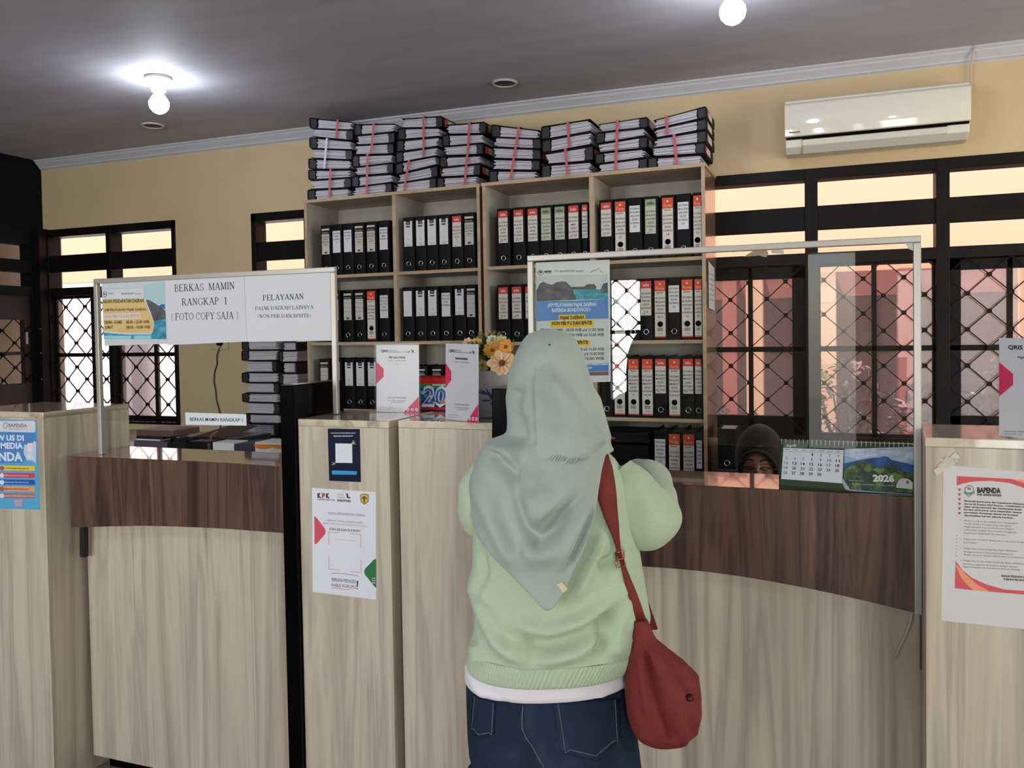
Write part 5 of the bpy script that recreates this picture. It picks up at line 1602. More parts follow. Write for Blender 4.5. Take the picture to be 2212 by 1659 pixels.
for x, y, r, c_ in ((830, 800, 26, (70, 150, 150)), (905, 815, 20, (206, 214, 220)), (975, 870, 18, (44, 84, 130)), (1050, 880, 30, (176, 128, 84)), (890, 850, 16, (140, 180, 206)), (790, 760, 22, (150, 190, 220))):
    a_ = c5(x, y)
    sh.disc(a_[0], a_[1], r / 5.926, ink(*c_), 7, 14)
sh.build('month_sheet', t)
sp = MB()
L0 = (b - a).length
for k in range(int(L0 / .0062)):
    p = a + u * (.003 + k * .0062) + top
    sp.torus(p + V((0, 0, -.002)), .0055, .0009, u, 10, 4)
sp.build('spiral_binding', ink(40, 22, 24), t)

# 2026 calendar on the right counter
k_ = lambda x, y: (1640 + x / 6.144, 900 + y / 6.144)
a, b = onz(1682.5, 1052, HC + .001), onz(1974, 1073, HC + .001)
a.y = max(a.y, 2.152); b.y = a.y
a = ony(1682.5, 1051, 2.152); b = ony(1974, 1072, 2.152)
a.z = b.z = HC + .001
u = (b - a).normalized()
nb = V((-u.y, u.x, 0))
tilt = (V((0, 0, 1)) + nb * .34).normalized()
nn = u.cross(tilt)
H_ = onpl(1830, 956, a, nn).z - a.z
top = tilt * (H_ / tilt.z)
t = thing('desk_calendar', 'spiral desk calendar open at April 2026 on the right counter', 'calendar', tuple((a + b) / 2))
m = MB()
m.prism([a, b, b + top, a + top], nb * .002).prism([a + nb * .11, b + nb * .11, b + top + nb * .004, a + top + nb * .004], -nb * .002)
m.prism([a + V((0, 0, .0)), b, b + nb * .11, a + nb * .11], (0, 0, .0015))
m.build('stand', ink(42, 52, 40), t)
sh = Sheet(a, nn, None, first=.0004)
sh.poly(L([(310, 300), (275, 905), (1130, 975), (2040, 1040), (2052, 380)], k_), ink(56, 72, 52), 1)
sh.poly(L([(325, 300), (318, 420), (640, 415), (640, 330)], k_), ink(96, 112, 96), 2)
sh.poly(L([(322, 415), (292, 828), (1100, 886), (1122, 445)], k_), flat((206, 212, 220), .5), 3)
days = [('5', '12', '19', '26'), ('6', '13', '20', '27'), ('7', '14', '21', '28'), ('1', '8', '15', '22', '29'), ('2', '9', '16', '23', '30'), ('3', '10', '17', '24'), ('4', '11', '18', '25')]
dx = [372, 482, 592, 708, 822, 936, 1052]
for c_, ds in enumerate(days):
    off = 0 if len(ds) == 5 or c_ > 4 else 1
    for r0, d_ in enumerate(ds):
        rw = r0 + off
        x = dx[c_] - rw * 6
        y = 522 + rw * 64 + (c_ - 3) * 6
        wd = 15 if len(d_) == 1 else 52
        grey = c_ == 0 or (c_ == 5)
        words(sh, d_, x - wd / 2 - 2, y, x + wd / 2 - 2, y + wd * .07, 36, INKG if grey else INK, k_, 6.144, bold=.02, k=5)
    words(sh, ('MINGGU', 'SENIN', 'SELASA', 'RABU', 'KAMIS', "JUM'AT", 'SABTU')[c_], dx[c_] - 32, 442 + c_ * 5, dx[c_] + 38, 445 + c_ * 5, 12, INKG, k_, 6.144, bold=.02, k=5)
sh.line(L([(322, 462), (1110, 490)], k_), .5, INKG, 5)
words(sh, 'April', 358, 402, 488, 400, 34, WT, k_, 6.144, bold=.03, k=5)
sh.poly(L([(1130, 430), (1125, 960), (1210, 985), (2036, 1040), (2046, 520), (2046, 400)], k_), ink(150, 176, 206), 2)
sh.poly(L([(1135, 520), (1300, 560), (1500, 530), (1560, 545), (1660, 525), (1700, 535), (1800, 600), (2046, 640), (2046, 400), (1140, 430)], k_), grained('cloud_print', [(.35, (126, 156, 196)), (.6, (196, 206, 220))], (30, 30, 60), rough=.5), 3)
sh.poly(L([(1130, 620), (1380, 570), (1500, 550), (1590, 545), (1650, 528), (1700, 532), (1760, 575), (1900, 610), (2042, 640), (2038, 800), (1130, 800)], k_), grained('blue_ridge_print', [(.35, (36, 62, 96)), (.6, (46, 96, 160))], (40, 40, 40), rough=.5), 4)
sh.poly(L([(1128, 700), (1250, 640), (1380, 590), (1480, 640), (1600, 690), (1750, 640), (1900, 720), (2040, 760), (2036, 1035), (1128, 965)], k_), grained('green_slope_print', [(.35, (30, 48, 40)), (.5, (52, 74, 48)), (.66, (98, 124, 62))], (55, 55, 55), rough=.5), 5)
sh.poly(L([(1500, 700), (1560, 680), (1640, 730), (1600, 760)], k_), ink(120, 146, 74), 6).poly(L([(1700, 770), (1800, 740), (1900, 790), (1950, 860), (1800, 850)], k_), ink(106, 134, 72), 6)
sh.poly(L([(1100, 885), (1110, 820), (1210, 975), (1150, 970)], k_), ink(160, 170, 176), 6)
words(sh, '2026', 1508, 858, 1795, 866, 82, flat((222, 226, 226), .5), k_, 6.144, bold=.05, k=8)
sh.poly(L([(1815, 945), (1825, 890), (1860, 840), (1910, 820), (1965, 825), (2010, 850), (2036, 880), (2034, 965)], k_), flat((206, 210, 204), .5), 7)
sh.disc(*k_(1968, 872), 3.6, INKG, 9, 12)
words(sh, 'Kawah pegunungan Bondowoso', 1185, 852, 1385, 862, 12, flat((206, 210, 206), .5), k_, 6.144, k=8)
words(sh, 'Bondowoso, pesona alam dan budaya nusantara', 1235, 900, 1800, 925, 14, flat((206, 210, 206), .5), k_, 6.144, k=8)
sh.build('month_sheet', t)
sp = MB()
L0 = (b - a).length
for k in range(int(L0 / .0105)):
    p = a + u * (.006 + k * .0105) + top
    sp.torus(p + V((0, .001, -.003)), .007, .0012, u, 10, 4)
sp.build('spiral_binding', flat((196, 198, 200), .3, metal=.5), t)

# flower pot
pc = onz(1061, 893, HP)
pc = V((-.868, 2.150, HP + .001))
t = thing('flower_pot', 'white pot of yellow and peach artificial flowers between stand and black panel', 'plant', tuple(pc))
MB().lathe([(.046, 0), (.05, .004), (.062, .128), (.064, .132), (.060, .134), (.055, .120), (.001, .118)], pc, 28).build('pot', flat((190, 192, 198), .35), t)
lf = MB()
rr = random.Random(12)
for k in range(11):
    q = -PI / 2 + .55 + rr.uniform(-.12, .12)
    z0 = .05 + rr.uniform(-.01, .015)
    ang = PI / 2 + (k - 5) * .32
    L_ = rr.uniform(.026, .044)
    pts = []
    for s, wv in ((0, .0012), (.5, .0032), (1, 0)):
        for sg in (1, -1):
            da = (math.cos(ang) * L_ * s - math.sin(ang) * wv * sg)
            dz = (math.sin(ang) * L_ * s + math.cos(ang) * wv * sg)
            z = z0 + dz
            r_r = .05 + .012 * z / .128 + .0007
            pts.append(pc + V((math.cos(q + da / .056) * r_r, math.sin(q + da / .056) * r_r, z)))
    lf.add(pts, [(0, 1, 3, 2), (2, 3, 5, 4)])
lf.build('leaf_pattern', ink(64, 92, 140), t, fix=False)
def petal_flower(c, nrm, r, n, cols, ctr, layers=1, cup=.25):
    m = MB()
    x, y, d = basis(V(nrm))
    c = V(c)
    for l in range(layers):
        for k in range(n):
            a0 = 2 * PI * (k + l * .5) / n + rr.uniform(-.08, .08)
            e = x * math.cos(a0) + y * math.sin(a0)
            s_ = d.cross(e)
            L_ = r * rr.uniform(.85, 1.05) * (1 - .15 * l)
            wv = L_ * .30
            m.mat(flat(cols[(k + l) % len(cols)], .6))
            o_ = d * (.004 * l)
            rows = []
            for s, wq, h in ((.12, .25, .0), (.4, .8, cup * .12), (.7, 1.0, cup * .2), (.9, .6, cup * .16), (1.0, .08, cup * .08)):
                rows.append([c + o_ + e * L_ * s + s_ * wv * wq * j + d * L_ * (h + abs(j) * .08) for j in (-1, 0, 1)])
            m.grid(rows)
    m.mat(flat(ctr, .8)).sphere(c + d * .006, r * .22, 10, 6)
    return m
cam_dir = lambda p: (CAM - V(p)).normalized()
FB = pc + V((0, 0, .20))
lv = MB()
GRN = [flat(q, .6) for q in ((62, 78, 44), (88, 98, 54), (46, 58, 34), (118, 116, 66), (140, 136, 84))]
for k in range(300):
    a0, b0, q = rr.uniform(0, 2 * PI), math.acos(rr.uniform(-.8, 1)), rr.uniform(.4, 1)
    c = pc + V((math.cos(a0) * math.sin(b0) * (.088 if math.cos(a0) > 0 else .06) * q, math.sin(a0) * math.sin(b0) * .06 * q, .178 + math.cos(b0) * .068 * q))
    d = (c - pc - V((0, 0, .12))).normalized() + V((rr.uniform(-.6, .6), rr.uniform(-.6, .6), rr.uniform(-.6, .6)))
    e, f_, d = basis(d)
    L_ = rr.uniform(.018, .036)
    lv.mat(GRN[rr.randrange(5)])
    lv.add([c - d * L_ * .5, c + e * L_ * .3 + f_ * .003, c + d * L_ * .5, c - e * L_ * .3 + f_ * .003], [(0, 1, 2), (0, 2, 3)])
lv.build('leaves', None, t, fix=False)
def at_d(px, py, y):
    return ony(px, py, y)
for (px, py, y, r, n, cols, ctr, ly) in ((1084, 785, 2.045, .040, 10, [(226, 190, 148), (216, 176, 132), (232, 200, 162)], (112, 62, 30), 1), (1064, 757, 2.07, .026, 12, [(222, 168, 52), (206, 140, 40)], (150, 90, 30), 2), (1092, 750, 2.06, .024, 12, [(214, 140, 52), (226, 170, 70)], (140, 76, 30), 2),
                                         (1062, 735, 2.11, .018, 8, [(206, 204, 180), (190, 192, 160)], (160, 150, 90), 1), (1083, 737, 2.10, .02, 8, [(170, 170, 120), (190, 186, 140)], (140, 130, 70), 1), (1012, 742, 2.12, .018, 8, [(222, 196, 170), (206, 178, 150)], (170, 130, 90), 1), (1030, 742, 2.12, .017, 9, [(206, 160, 60), (214, 176, 80)], (150, 100, 40), 1), (1105, 792, 2.07, .022, 9, [(216, 160, 70)], (120, 70, 30), 1), (1042, 790, 2.075, .018, 8, [(150, 140, 84), (170, 156, 96)], (120, 110, 60), 1)):
    p = at_d(px, py, y)
    petal_flower(p, cam_dir(p) + V((0, 0, .25)), r, n, cols, ctr, ly).build('flower', None, t, fix=False)
# ================================================================ people
from mathutils.bvhtree import BVHTree
EY = RW @ V((0, 0, 1))
EY.z = 0
EY.normalize()
EX = V((EY.y, -EY.x, 0))
ZP = 1.62                                         # the woman's distance from the photographer

def interp(tab, x):
    if x <= tab[0][0]:
        return tab[0][1]
    for (a, p), (b, q) in zip(tab, tab[1:]):
        if x <= b:
            s = (x - a) / (b - a)
            return p + (q - p) * s
    return tab[-1][1]
def smooth(tab, step=6.0, n=3):
    a, b = tab[0][0], tab[-1][0]
    k = max(4, int((b - a) / step))
    xs = [a + (b - a) * i / k for i in range(k + 1)]
    ys = [interp(tab, x) for x in xs]
    for _ in range(n):
        ys = [ys[0]] + [(ys[i - 1] + 2 * ys[i] + ys[i + 1]) / 4 for i in range(1, k)] + [ys[-1]]
    return list(zip(xs, ys))
def segdist(p, line):
    """distance to a polyline, side (+ = right of its direction) and the position along it 0..1"""
    best = (1e9, 0, 0)
    n = len(line) - 1
    for i in range(n):
        (ax, ay), (bx, by) = line[i], line[i + 1]
        dx, dy = bx - ax, by - ay
        L2 = dx * dx + dy * dy
        t = max(0, min(1, ((p[0] - ax) * dx + (p[1] - ay) * dy) / L2))
        qx, qy = p[0] - ax - dx * t, p[1] - ay - dy * t
        d = math.hypot(qx, qy)
        if d < best[0]:
            best = (d, 1 if dx * qy - dy * qx < 0 else -1, (i + t) / n)
    return best
def folds(p, specs):
    h = 0.0
    for kind, line, amp, wd in specs:
        x0 = min(q[0] for q in line) - wd * 4
        x1 = max(q[0] for q in line) + wd * 4
        y0 = min(q[1] for q in line) - wd * 4
        y1 = max(q[1] for q in line) + wd * 4
        if not (x0 < p[0] < x1 and y0 < p[1] < y1):
            continue
        d, sd, t = segdist(p, line)
        if kind == 'r':
            h += amp * math.exp(-(d / wd) ** 2) * (min(1, t * 5 + .15) * min(1, (1 - t) * 5 + .15))
        else:                                     # a step: the cloth left of the line lies higher
            e = min(1, t * 6) * min(1, (1 - t) * 6)
            h += amp * e * (.5 - .5 * math.tanh(sd * d / wd)) * math.exp(-(d / (wd * 14)) ** 2)
    return h
def P3(px, py, d=0.0, D=ZP):
    """the point D away from the photographer seen at px, py, pushed d further along the floor"""
    return CAM + ray(px, py) * D + EY * d
def PA(px, py, d):
    return CAM + ray(px, py) * (ZP + d)
def ringloft(mb, rows, N, D, disp=None, expo=2.3, close=(True, True), ends=None):
    """rows of (pyL, pyR, pxL, pxR, back, front, centre): closed rings round the body"""
    grid = []
    for r in rows:
        pyl, pyr, xl, xr, bk, fr, dc = r
        a, b = P3(xl, pyl, dc, D), P3(xr, pyr, dc, D)
        c, hx = (a + b) / 2, (b - a) / 2
        ring = []
        for k in range(N):
            t = 2 * PI * k / N
            ct, st = math.cos(t), math.sin(t)
            ex = 2 / expo
            x = math.copysign(abs(ct) ** ex, ct)
            y = math.copysign(abs(st) ** ex, st)
            p = c + hx * x + EY * (y * (fr if y > 0 else bk))
            if disp:
                px = (xl + xr) / 2 + (xr - xl) / 2 * x
                py = (pyl + pyr) / 2 + (pyr - pyl) / 2 * x
                nrm = (hx.normalized() * ct / max(hx.length, .01) + EY * st / max(fr if y > 0 else bk, .01)).normalized()
                p = p + nrm * disp(px, py, st)
            ring.append(p)
        grid.append(ring)
    mb.grid(grid, closed=True)
    if close[0]:
        mb.add([sum(grid[0], V()) / N] + grid[0], [(0, 1 + k, 1 + (k + 1) % N) for k in range(N)], True)
    if close[1]:
        mb.add([sum(grid[-1], V()) / N] + grid[-1], [(0, 1 + (k + 1) % N, 1 + k) for k in range(N)], True)
    return grid
def skin_body(name, joints, edges, mat, sub=2, root='pelvis'):
    names = list(joints)
    me = bpy.data.meshes.new(name)
    org = V(joints[root][0])
    org = V((org.x, org.y, 0))
    me.from_pydata([V(joints[k][0]) - org for k in names], [(names.index(a), names.index(b)) for a, b in edges], [])
    me.materials.append(mat)
    o = bpy.data.objects.new(name, me)
    C.objects.link(o)
    o.location = org
    o['_base'] = tuple(org)
    md = o.modifiers.new('skin', 'SKIN')
    md.use_smooth_shade = True
    for k, v in zip(names, me.skin_vertices[0].data):
        r = joints[k][1]
        v.radius = r if isinstance(r, tuple) else (r, r)
        v.use_root = (k == root)
    s = o.modifiers.new('sub', 'SUBSURF')
    s.levels = s.render_levels = sub
    return o
def hand(J, E, nm, wrist, fwd, side, palm_n, curl=.5, sz=1.0):
    """five fingers of unequal length rooted in the palm; fwd along the forearm, side towards the thumb"""
    f, sd, dn = V(fwd).normalized(), V(side).normalized(), V(palm_n).normalized()
    w_ = V(J[wrist][0])
    kn = w_ + f * .075 * sz
    J[nm + 'palm'] = (w_ + f * .045 * sz, (.026 * sz, .014 * sz))
    E.append((wrist, nm + 'palm'))
    for k, (o_, L_) in enumerate(((.030, .070), (.010, .080), (-.010, .074), (-.029, .058))):
        a = kn + sd * o_ * sz * .8 + f * (.006 - abs(o_ - .01) * .2)
        pr = nm + 'palm'
        p, d = a, f.copy()
        for j, q in enumerate((0, .45, .32, .23)):
            p = p + d * L_ * q * sz
            d = (d + dn * curl * (.35 + .3 * j)).normalized()
            J['%sf%d%d' % (nm, k, j)] = (p, (.0088 - .0008 * j) * sz)
            E.append((pr, '%sf%d%d' % (nm, k, j)))
            pr = '%sf%d%d' % (nm, k, j)
    p = w_ + f * .025 * sz + sd * .022 * sz
    d = (f * .6 + sd * .8 + dn * .2).normalized()
    pr = nm + 'palm'
    for j, q in enumerate((.0, .035, .028, .022)):
        p = p + d * q * sz
        d = (d - sd * .25 + f * .3 + dn * .25 * curl).normalized()
        J['%st%d' % (nm, j)] = (p, (.0115 - .001 * j) * sz)
        E.append((pr, '%st%d' % (nm, j)))
        pr = '%st%d' % (nm, j)

SKIN = flat((186, 138, 110), .55, name='warm_skin')
SWEAT = grained('pistachio_knit', [(.35, (172, 190, 161)), (.65, (177, 195, 166))], (60, 60, 260), rough=.9, bump=.25, bscale=700, spec=.1, sheen=.25)
HIJ = grained('sage_grey_cotton', [(.35, (154, 166, 158)), (.65, (162, 174, 166))], (14, 14, 14), rough=.85, bump=.06, bscale=900, spec=.1, sheen=.2)
DENIM = grained('blue_denim', [(.3, (24, 36, 54)), (.55, (36, 51, 72)), (.75, (56, 72, 92))], (9, 9, 7), rough=.85, bump=.25, bscale=900, mottled=(420, .35), spec=.15)
SHIRT = flat((222, 218, 224), .8, name='white_cotton')
RUST = grained('rust_red_canvas', [(.35, (106, 42, 39)), (.65, (120, 48, 45))], (30, 30, 30), rough=.75, bump=.12, bscale=800, spec=.2)

# ---------------------------------------------------------------- the woman at the right counter
c7 = lambda x, y: (960 + x / 2.675, 680 + y / 2.675)
c8 = lambda x, y: (960 + x / 3.615, 1200 + y / 3.615)
J, E = {}, []
hip = P3(1185, 1545, .0)
J['pelvis'] = (hip, (.115, .085))
for nm, px, py, d, r in (('waist', 1190, 1360, .0, (.10, .08)), ('chest', 1192, 1160, .0, (.105, .085)), ('upper', 1192, 1020, .0, (.085, .065)), ('neck', 1190, 955, .0, .052), ('nape', 1190, 905, .005, .05), ('skull', 1188, 835, .0, (.074, .085)), ('crown', 1186, 775, .0, (.066, .072))):
    J[nm] = (P3(px, py, d), r)
E += [('pelvis', 'waist'), ('waist', 'chest'), ('chest', 'upper'), ('upper', 'neck'), ('neck', 'nape'), ('nape', 'skull'), ('skull', 'crown')]
FW = (EY * .97 + EX * .24).normalized()          # the way she faces
SD = V((FW.y, -FW.x, 0))                         # her right
J['face'] = (V(J['skull'][0]) + FW * .045 - V((0, 0, .02)), (.056, .066))
J['chin'] = (V(J['skull'][0]) + FW * .072 - V((0, 0, .075)), .024)
J['nosebridge'] = (V(J['skull'][0]) + FW * .10 + V((0, 0, .0)), .012)
J['nose'] = (V(J['skull'][0]) + FW * .122 - V((0, 0, .026)), .011)
E += [('skull', 'face'), ('face', 'chin'), ('face', 'nosebridge'), ('nosebridge', 'nose')]
legs = []
for s, nm in ((1, 'r'), (-1, 'l')):
    hp = hip + SD * .085 * s - V((0, 0, .06))
    kn = V((hp.x, hp.y, .46)) + SD * .01 * s + FW * .02
    an = V((hp.x, hp.y, .085)) + SD * .015 * s
    J[nm + 'hip'], J[nm + 'knee'], J[nm + 'ankle'] = (hp, .078), (kn, .052), (an, .034)
    J[nm + 'heel'], J[nm + 'toe'] = (an - FW * .02 - V((0, 0, .045)), .034), (an + FW * .15 - V((0, 0, .055)), .026)
    E += [('pelvis', nm + 'hip'), (nm + 'hip', nm + 'knee'), (nm + 'knee', nm + 'ankle'), (nm + 'ankle', nm + 'heel'), (nm + 'heel', nm + 'toe')]
    legs.append((hp, kn, an))
ARM_R = [(1316, 1036, .0, .060), (1352, 1076, -.01, .066), (1392, 1116, -.01, .066), (1406, 1114, .06, .060), (1404, 1076, .14, .056), (1404, 1042, .22, .050), (1384, 1028, .30, .040), (1352, 1030, .37, .028)]
ARM_L = [(1072, 1030, .0, .056), (1050, 1070, -.005, .056), (1038, 1104, .0, .047), (1044, 1112, .06, .046), (1072, 1090, .14, .044), (1108, 1064, .24, .036), (1140, 1048, .32, .027)]
for nm, A in (('r', ARM_R), ('l', ARM_L)):
    pr = 'upper'
    ids = [0, 2, 4, len(A) - 1]
    for k in ids:
        px, py, d, r = A[k]
        J['%sa%d' % (nm, k)] = (PA(px, py, d), max(.022, r * .62))
        E.append((pr, '%sa%d' % (nm, k)))
        pr = '%sa%d' % (nm, k)
    wv = V(J[pr][0])
    dirn = (wv - V(J['%sa4' % nm][0])).normalized()
    wr = wv + dirn * .05
    J[nm + 'wrist'] = (wr, .021)
    E.append((pr, nm + 'wrist'))
    sd = SD * (-1 if nm == 'r' else 1)
    hand(J, E, nm + 'h', nm + 'wrist', dirn * .8 + sd * .35 - V((0, 0, .3)), sd * .6 + V((0, 0, .8)), sd * .8 - V((0, 0, .4)), .55)
woman = skin_body('person', J, E, SKIN)
tag(woman, 'woman standing at the right counter in sage hijab, pistachio sweater and jeans, seen from behind', 'person')
fc = V(J['skull'][0])
ey = MB()
for s in (1, -1):
    ey.mat(flat((236, 232, 226), .3)).sphere(fc + FW * .079 + SD * .03 * s + V((0, 0, .002)), .0125, 12, 8)
    ey.mat(flat((40, 26, 20), .3)).sphere(fc + FW * .0865 + SD * .03 * s + V((0, 0, .002)), .006, 10, 6)
ey.build('eyes', None, woman)
mo = MB()
mo.tube([fc + FW * .098 + SD * .022 * q - V((0, 0, .054 + .004 * abs(q))) for q in (-1, -.5, 0, .5, 1)], [.002, .005, .006, .005, .002], 8)
mo.build('lips', flat((156, 92, 88), .5), woman)
br = MB()
for s in (1, -1):
    br.tube([fc + FW * (.094 - .012 * q) + SD * (.014 + .032 * q) * s + V((0, 0, .022 + .006 * math.sin(q * PI))) for q in (0, .33, .66, 1)], [.002, .003, .0026, .001], 6)
br.build('eyebrows', flat((44, 32, 28), .8), woman)

# jeans: a hip block that divides into two legs
jf = [('r', [(1140, 1530), (1146, 1580), (1170, 1640), (1190, 1700)], -.012, 14), ('r', [(1075, 1560), (1085, 1620)], .012, 40), ('r', [(1262, 1560), (1262, 1620)], .016, 52), ('r', [(1040, 1600), (1100, 1650), (1160, 1655)], -.008, 10), ('r', [(1200, 1655), (1280, 1668), (1350, 1640)], -.007, 10)]
jr = [(1438, 1438, 1012, 1352, .105, .10, .0), (1470, 1470, 1007, 1356, .112, .105, .0), (1520, 1520, 1008, 1363, .118, .11, .0), (1570, 1570, 1010, 1373, .122, .11, .0), (1620, 1620, 1014, 1380, .12, .11, .0), (1659, 1659, 1021, 1385, .115, .105, .0), (1690, 1690, 1026, 1388, .105, .10, .0), (1715, 1715, 1034, 1384, .085, .085, .0)]
def dense(rows, n):
    out = []
    for i in range(len(rows) - 1):
        for k in range(n):
            out.append(tuple(a + (b - a) * k / n for a, b in zip(rows[i], rows[i + 1])))
    return out + [rows[-1]]
jm = MB()
ringloft(jm, dense(jr, 5), 96, ZP, lambda px, py, st: folds((px, py), jf) if st < 0 else 0, 2.4, (False, True))
for hp, kn, an in legs:
    pts, rs = [], []
    a = V((hp.x, hp.y, P3(1185, 1690).z))
    for k in range(25):
        t = k / 24
        p = a.lerp(kn, t * 2) if t < .5 else kn.lerp(an + V((0, 0, .01)), t * 2 - 1)
        r = (.088 - .024 * min(1, t * 2)) if t < .5 else (.064 - .006 * (t * 2 - 1))
        pts.append(p)
        rs.append(r * (1 + .025 * math.sin(t * 31) * (t if t > .4 else .3)))
    jm.tube(pts, rs, 28)
jeans = jm.build('jeans', DENIM, woman)
def bvh_of(*mbs):
    v, f = [], []
    for m_ in mbs:
        o = len(v)
        v += m_.v
        f += [[i + o for i in q] for q in m_.f]
    return BVHTree.FromPolygons(v, f)
def hit(tree, px, py, off=.0015):
    d = ray(px, py).normalized()
    q, n, i, L_ = tree.ray_cast(CAM, d)
    return None if q is None else q - d * off
JT = bvh_of(jm)
def patch(mb, tree, poly, off, nu=10, nv=10):
    """a bilinear patch laid on the surface that the photo corners TL BL BR TR look at"""
    tl, bl, br_, tr = poly
    rows = []
    for i in range(nv + 1):
        v = i / nv
        row = []
        for j in range(nu + 1):
            u = j / nu
            x = (tl[0] * (1 - u) + tr[0] * u) * (1 - v) + (bl[0] * (1 - u) + br_[0] * u) * v
            y = (tl[1] * (1 - u) + tr[1] * u) * (1 - v) + (bl[1] * (1 - u) + br_[1] * u) * v
            row.append((x, y, hit(tree, x, y, off)))
        rows.append(row)
    ok = [q[2] for r in rows for q in r if q[2]]
    dm = sum((p - CAM).dot(EY) for p in ok) / len(ok)
    return [[p or CAM + ray(x, y) * (dm / ray(x, y).dot(EY)) for x, y, p in r] for r in rows]
STI = flat((92, 104, 112), .8, name='worn_stitching')
def pocket(outline, st):
    """outline TL, BL, point, BR, TR"""
    tl, bl, pt, br_, tr = outline
    m = MB()
    rows = []
    for i in range(13):
        v = i / 12
        row = []
        for j in range(15):
            u = j / 14
            top = (tl[0] + (tr[0] - tl[0]) * u, tl[1] + (tr[1] - tl[1]) * u)
            if u < .5:
                bot = (bl[0] + (pt[0] - bl[0]) * u * 2, bl[1] + (pt[1] - bl[1]) * u * 2)
            else:
                bot = (pt[0] + (br_[0] - pt[0]) * (u * 2 - 1), pt[1] + (br_[1] - pt[1]) * (u * 2 - 1))
            p = hit(JT, top[0] + (bot[0] - top[0]) * v, top[1] + (bot[1] - top[1]) * v, .0025)
            row.append(p if p else rows[-1][j])
        rows.append(row)
    m.grid(rows)
    po = m.build('back_pocket', DENIM, jeans, solid=.002)
    s_ = MB()
    loop = [rows[i][1] for i in range(13)] + [rows[11][j] for j in range(2, 13)] + [rows[i][13] for i in range(12, -1, -1)]
    s_.tube([p - ray(1185, 1580).normalized() * .001 for p in loop], .0009, 5)
    s_.build('stitching', STI, jeans)
pocket([c8(848, 1150), c8(905, 1530), c8(1190, 1604), c8(1378, 1425), c8(1368, 1120)], 1)
pocket([c8(225, 1100), c8(205, 1350), c8(262, 1424), c8(386, 1398), c8(394, 1150)], 1)
sm_ = MB()
for pts in ([c8(612, 1175), c8(606, 1260), c8(606, 1350), c8(640, 1430), c8(680, 1480), c8(740, 1590), c8(780, 1655)],):
    q = [hit(JT, *p, .001) for p in pts]
    sm_.tube([p for p in q if p], .0011, 5)
sm_.build('centre_seam', STI, jeans)
sh_ = MB()
for hp, kn, an in legs:
    rows = []
    for k in range(9):
        t = k / 8
        c = an + FW * (-.06 + .24 * t)
        wd = .040 * (1 - .55 * abs(t - .45) ** 2 * 2.2)
        hh = .075 - .035 * t
        rows.append([V((c.x, c.y, 0)) + SD * wd * math.cos(q) * (1 if math.sin(q) > 0 else 1.05) + V((0, 0, max(.001, .03 + hh * .6 * math.sin(q)) if math.sin(q) > -.5 else .001)) for q in [2 * PI * j / 14 for j in range(14)]])
    sh_.grid(rows, closed=True).poly(rows[0]).poly(rows[-1][::-1])
sh_.build('shoes', flat((206, 202, 196), .6), woman, sub=1)

# white shirt hem
tm = MB()
tr_ = [(1405, 1390, 1016, 1352, .118, .112, 0), (1440, 1420, 1005, 1356, .120, .115, 0), (1462, 1444, 1005, 1358, .120, .116, 0), (1468, 1454, 1009, 1358, .117, .116, 0)]
tfold = [('r', [c8(200, 930), c8(330, 1090)], .004, 7), ('r', [c8(360, 1000), c8(520, 1130)], -.003, 6), ('r', [c8(1180, 1040), c8(1200, 1120)], .003, 8), ('r', [c8(1370, 950), c8(1390, 1040)], .004, 7)]
ringloft(tm, dense(tr_, 5), 120, ZP, lambda px, py, st: folds((px, py + 45 * max(0, -st)), tfold) if st < 0 else 0, 2.3, (False, False))
tm.build('white_shirt', SHIRT, woman, solid=.0015)

# sweater: body, sleeves, ribbed hem
body_rows = [(926, 926, 1140, 1242, .052, .052, .0), (945, 945, 1112, 1272, .066, .06, .0), (965, 965, 1082, 1302, .085, .078, .0), (990, 990, 1056, 1328, .103, .095, .0), (1020, 1020, 1038, 1350, .114, .108, .0), (1060, 1060, 1026, 1366, .122, .118, .0), (1110, 1110, 1022, 1374, .126, .124, .0), (1170, 1170, 1020, 1378, .128, .122, .0), (1220, 1220, 1022, 1384, .128, .118, .0), (1270, 1270, 1024, 1394, .13, .116, .0), (1320, 1320, 1026, 1402, .132, .116, .0), (1365, 1365, 1022, 1402, .132, .116, .0), (1390, 1378, 1017, 1390, .132, .116, .0)]
U = lambda *q: [c8(*p) for p in q]
swf = [('r', U((240, 120), (330, 380), (450, 620), (640, 780)), .010, 20), ('r', U((300, 300), (420, 520), (560, 660)), -.007, 12), ('r', U((520, 480), (800, 540), (1050, 470), (1320, 290)), .010, 18), ('r', U((560, 660), (800, 660), (1050, 560), (1330, 340)), -.010, 16),
       ('r', U((700, 760), (980, 690), (1150, 570)), .009, 18), ('r', U((1230, 400), (1200, 560), (1110, 740)), -.008, 14), ('r', U((1330, 380), (1290, 560), (1250, 740)), .008, 13), ('r', U((1370, 300), (1400, 560)), .006, 12), ('r', U((250, 650), (300, 800)), .006, 12),
       ('r', [(1340, 1185), (1310, 1210), (1270, 1225)], -.008, 12), ('r', [(1345, 1160), (1325, 1230), (1330, 1300)], .006, 14), ('r', [(1290, 1150), (1260, 1230), (1230, 1290)], .007, 14), ('r', [(1040, 1180), (1048, 1240), (1040, 1300)], -.005, 10)]
def swd(px, py, st):
    if st > .15:
        return .003 * pnoise(V((px * .03, py * .02, 3)))
    return (2.5 - 1.7 * min(1, max(0, (px - 1290) / 60))) * folds((px, py + 40 * max(0, -st)), swf) + .0022 * pnoise(V((px * .022, py * .014, 1.7)))
sw = MB()
rows_d = dense(body_rows, 8)
ringloft(sw, rows_d, 200, ZP, swd, 2.35, (True, False))
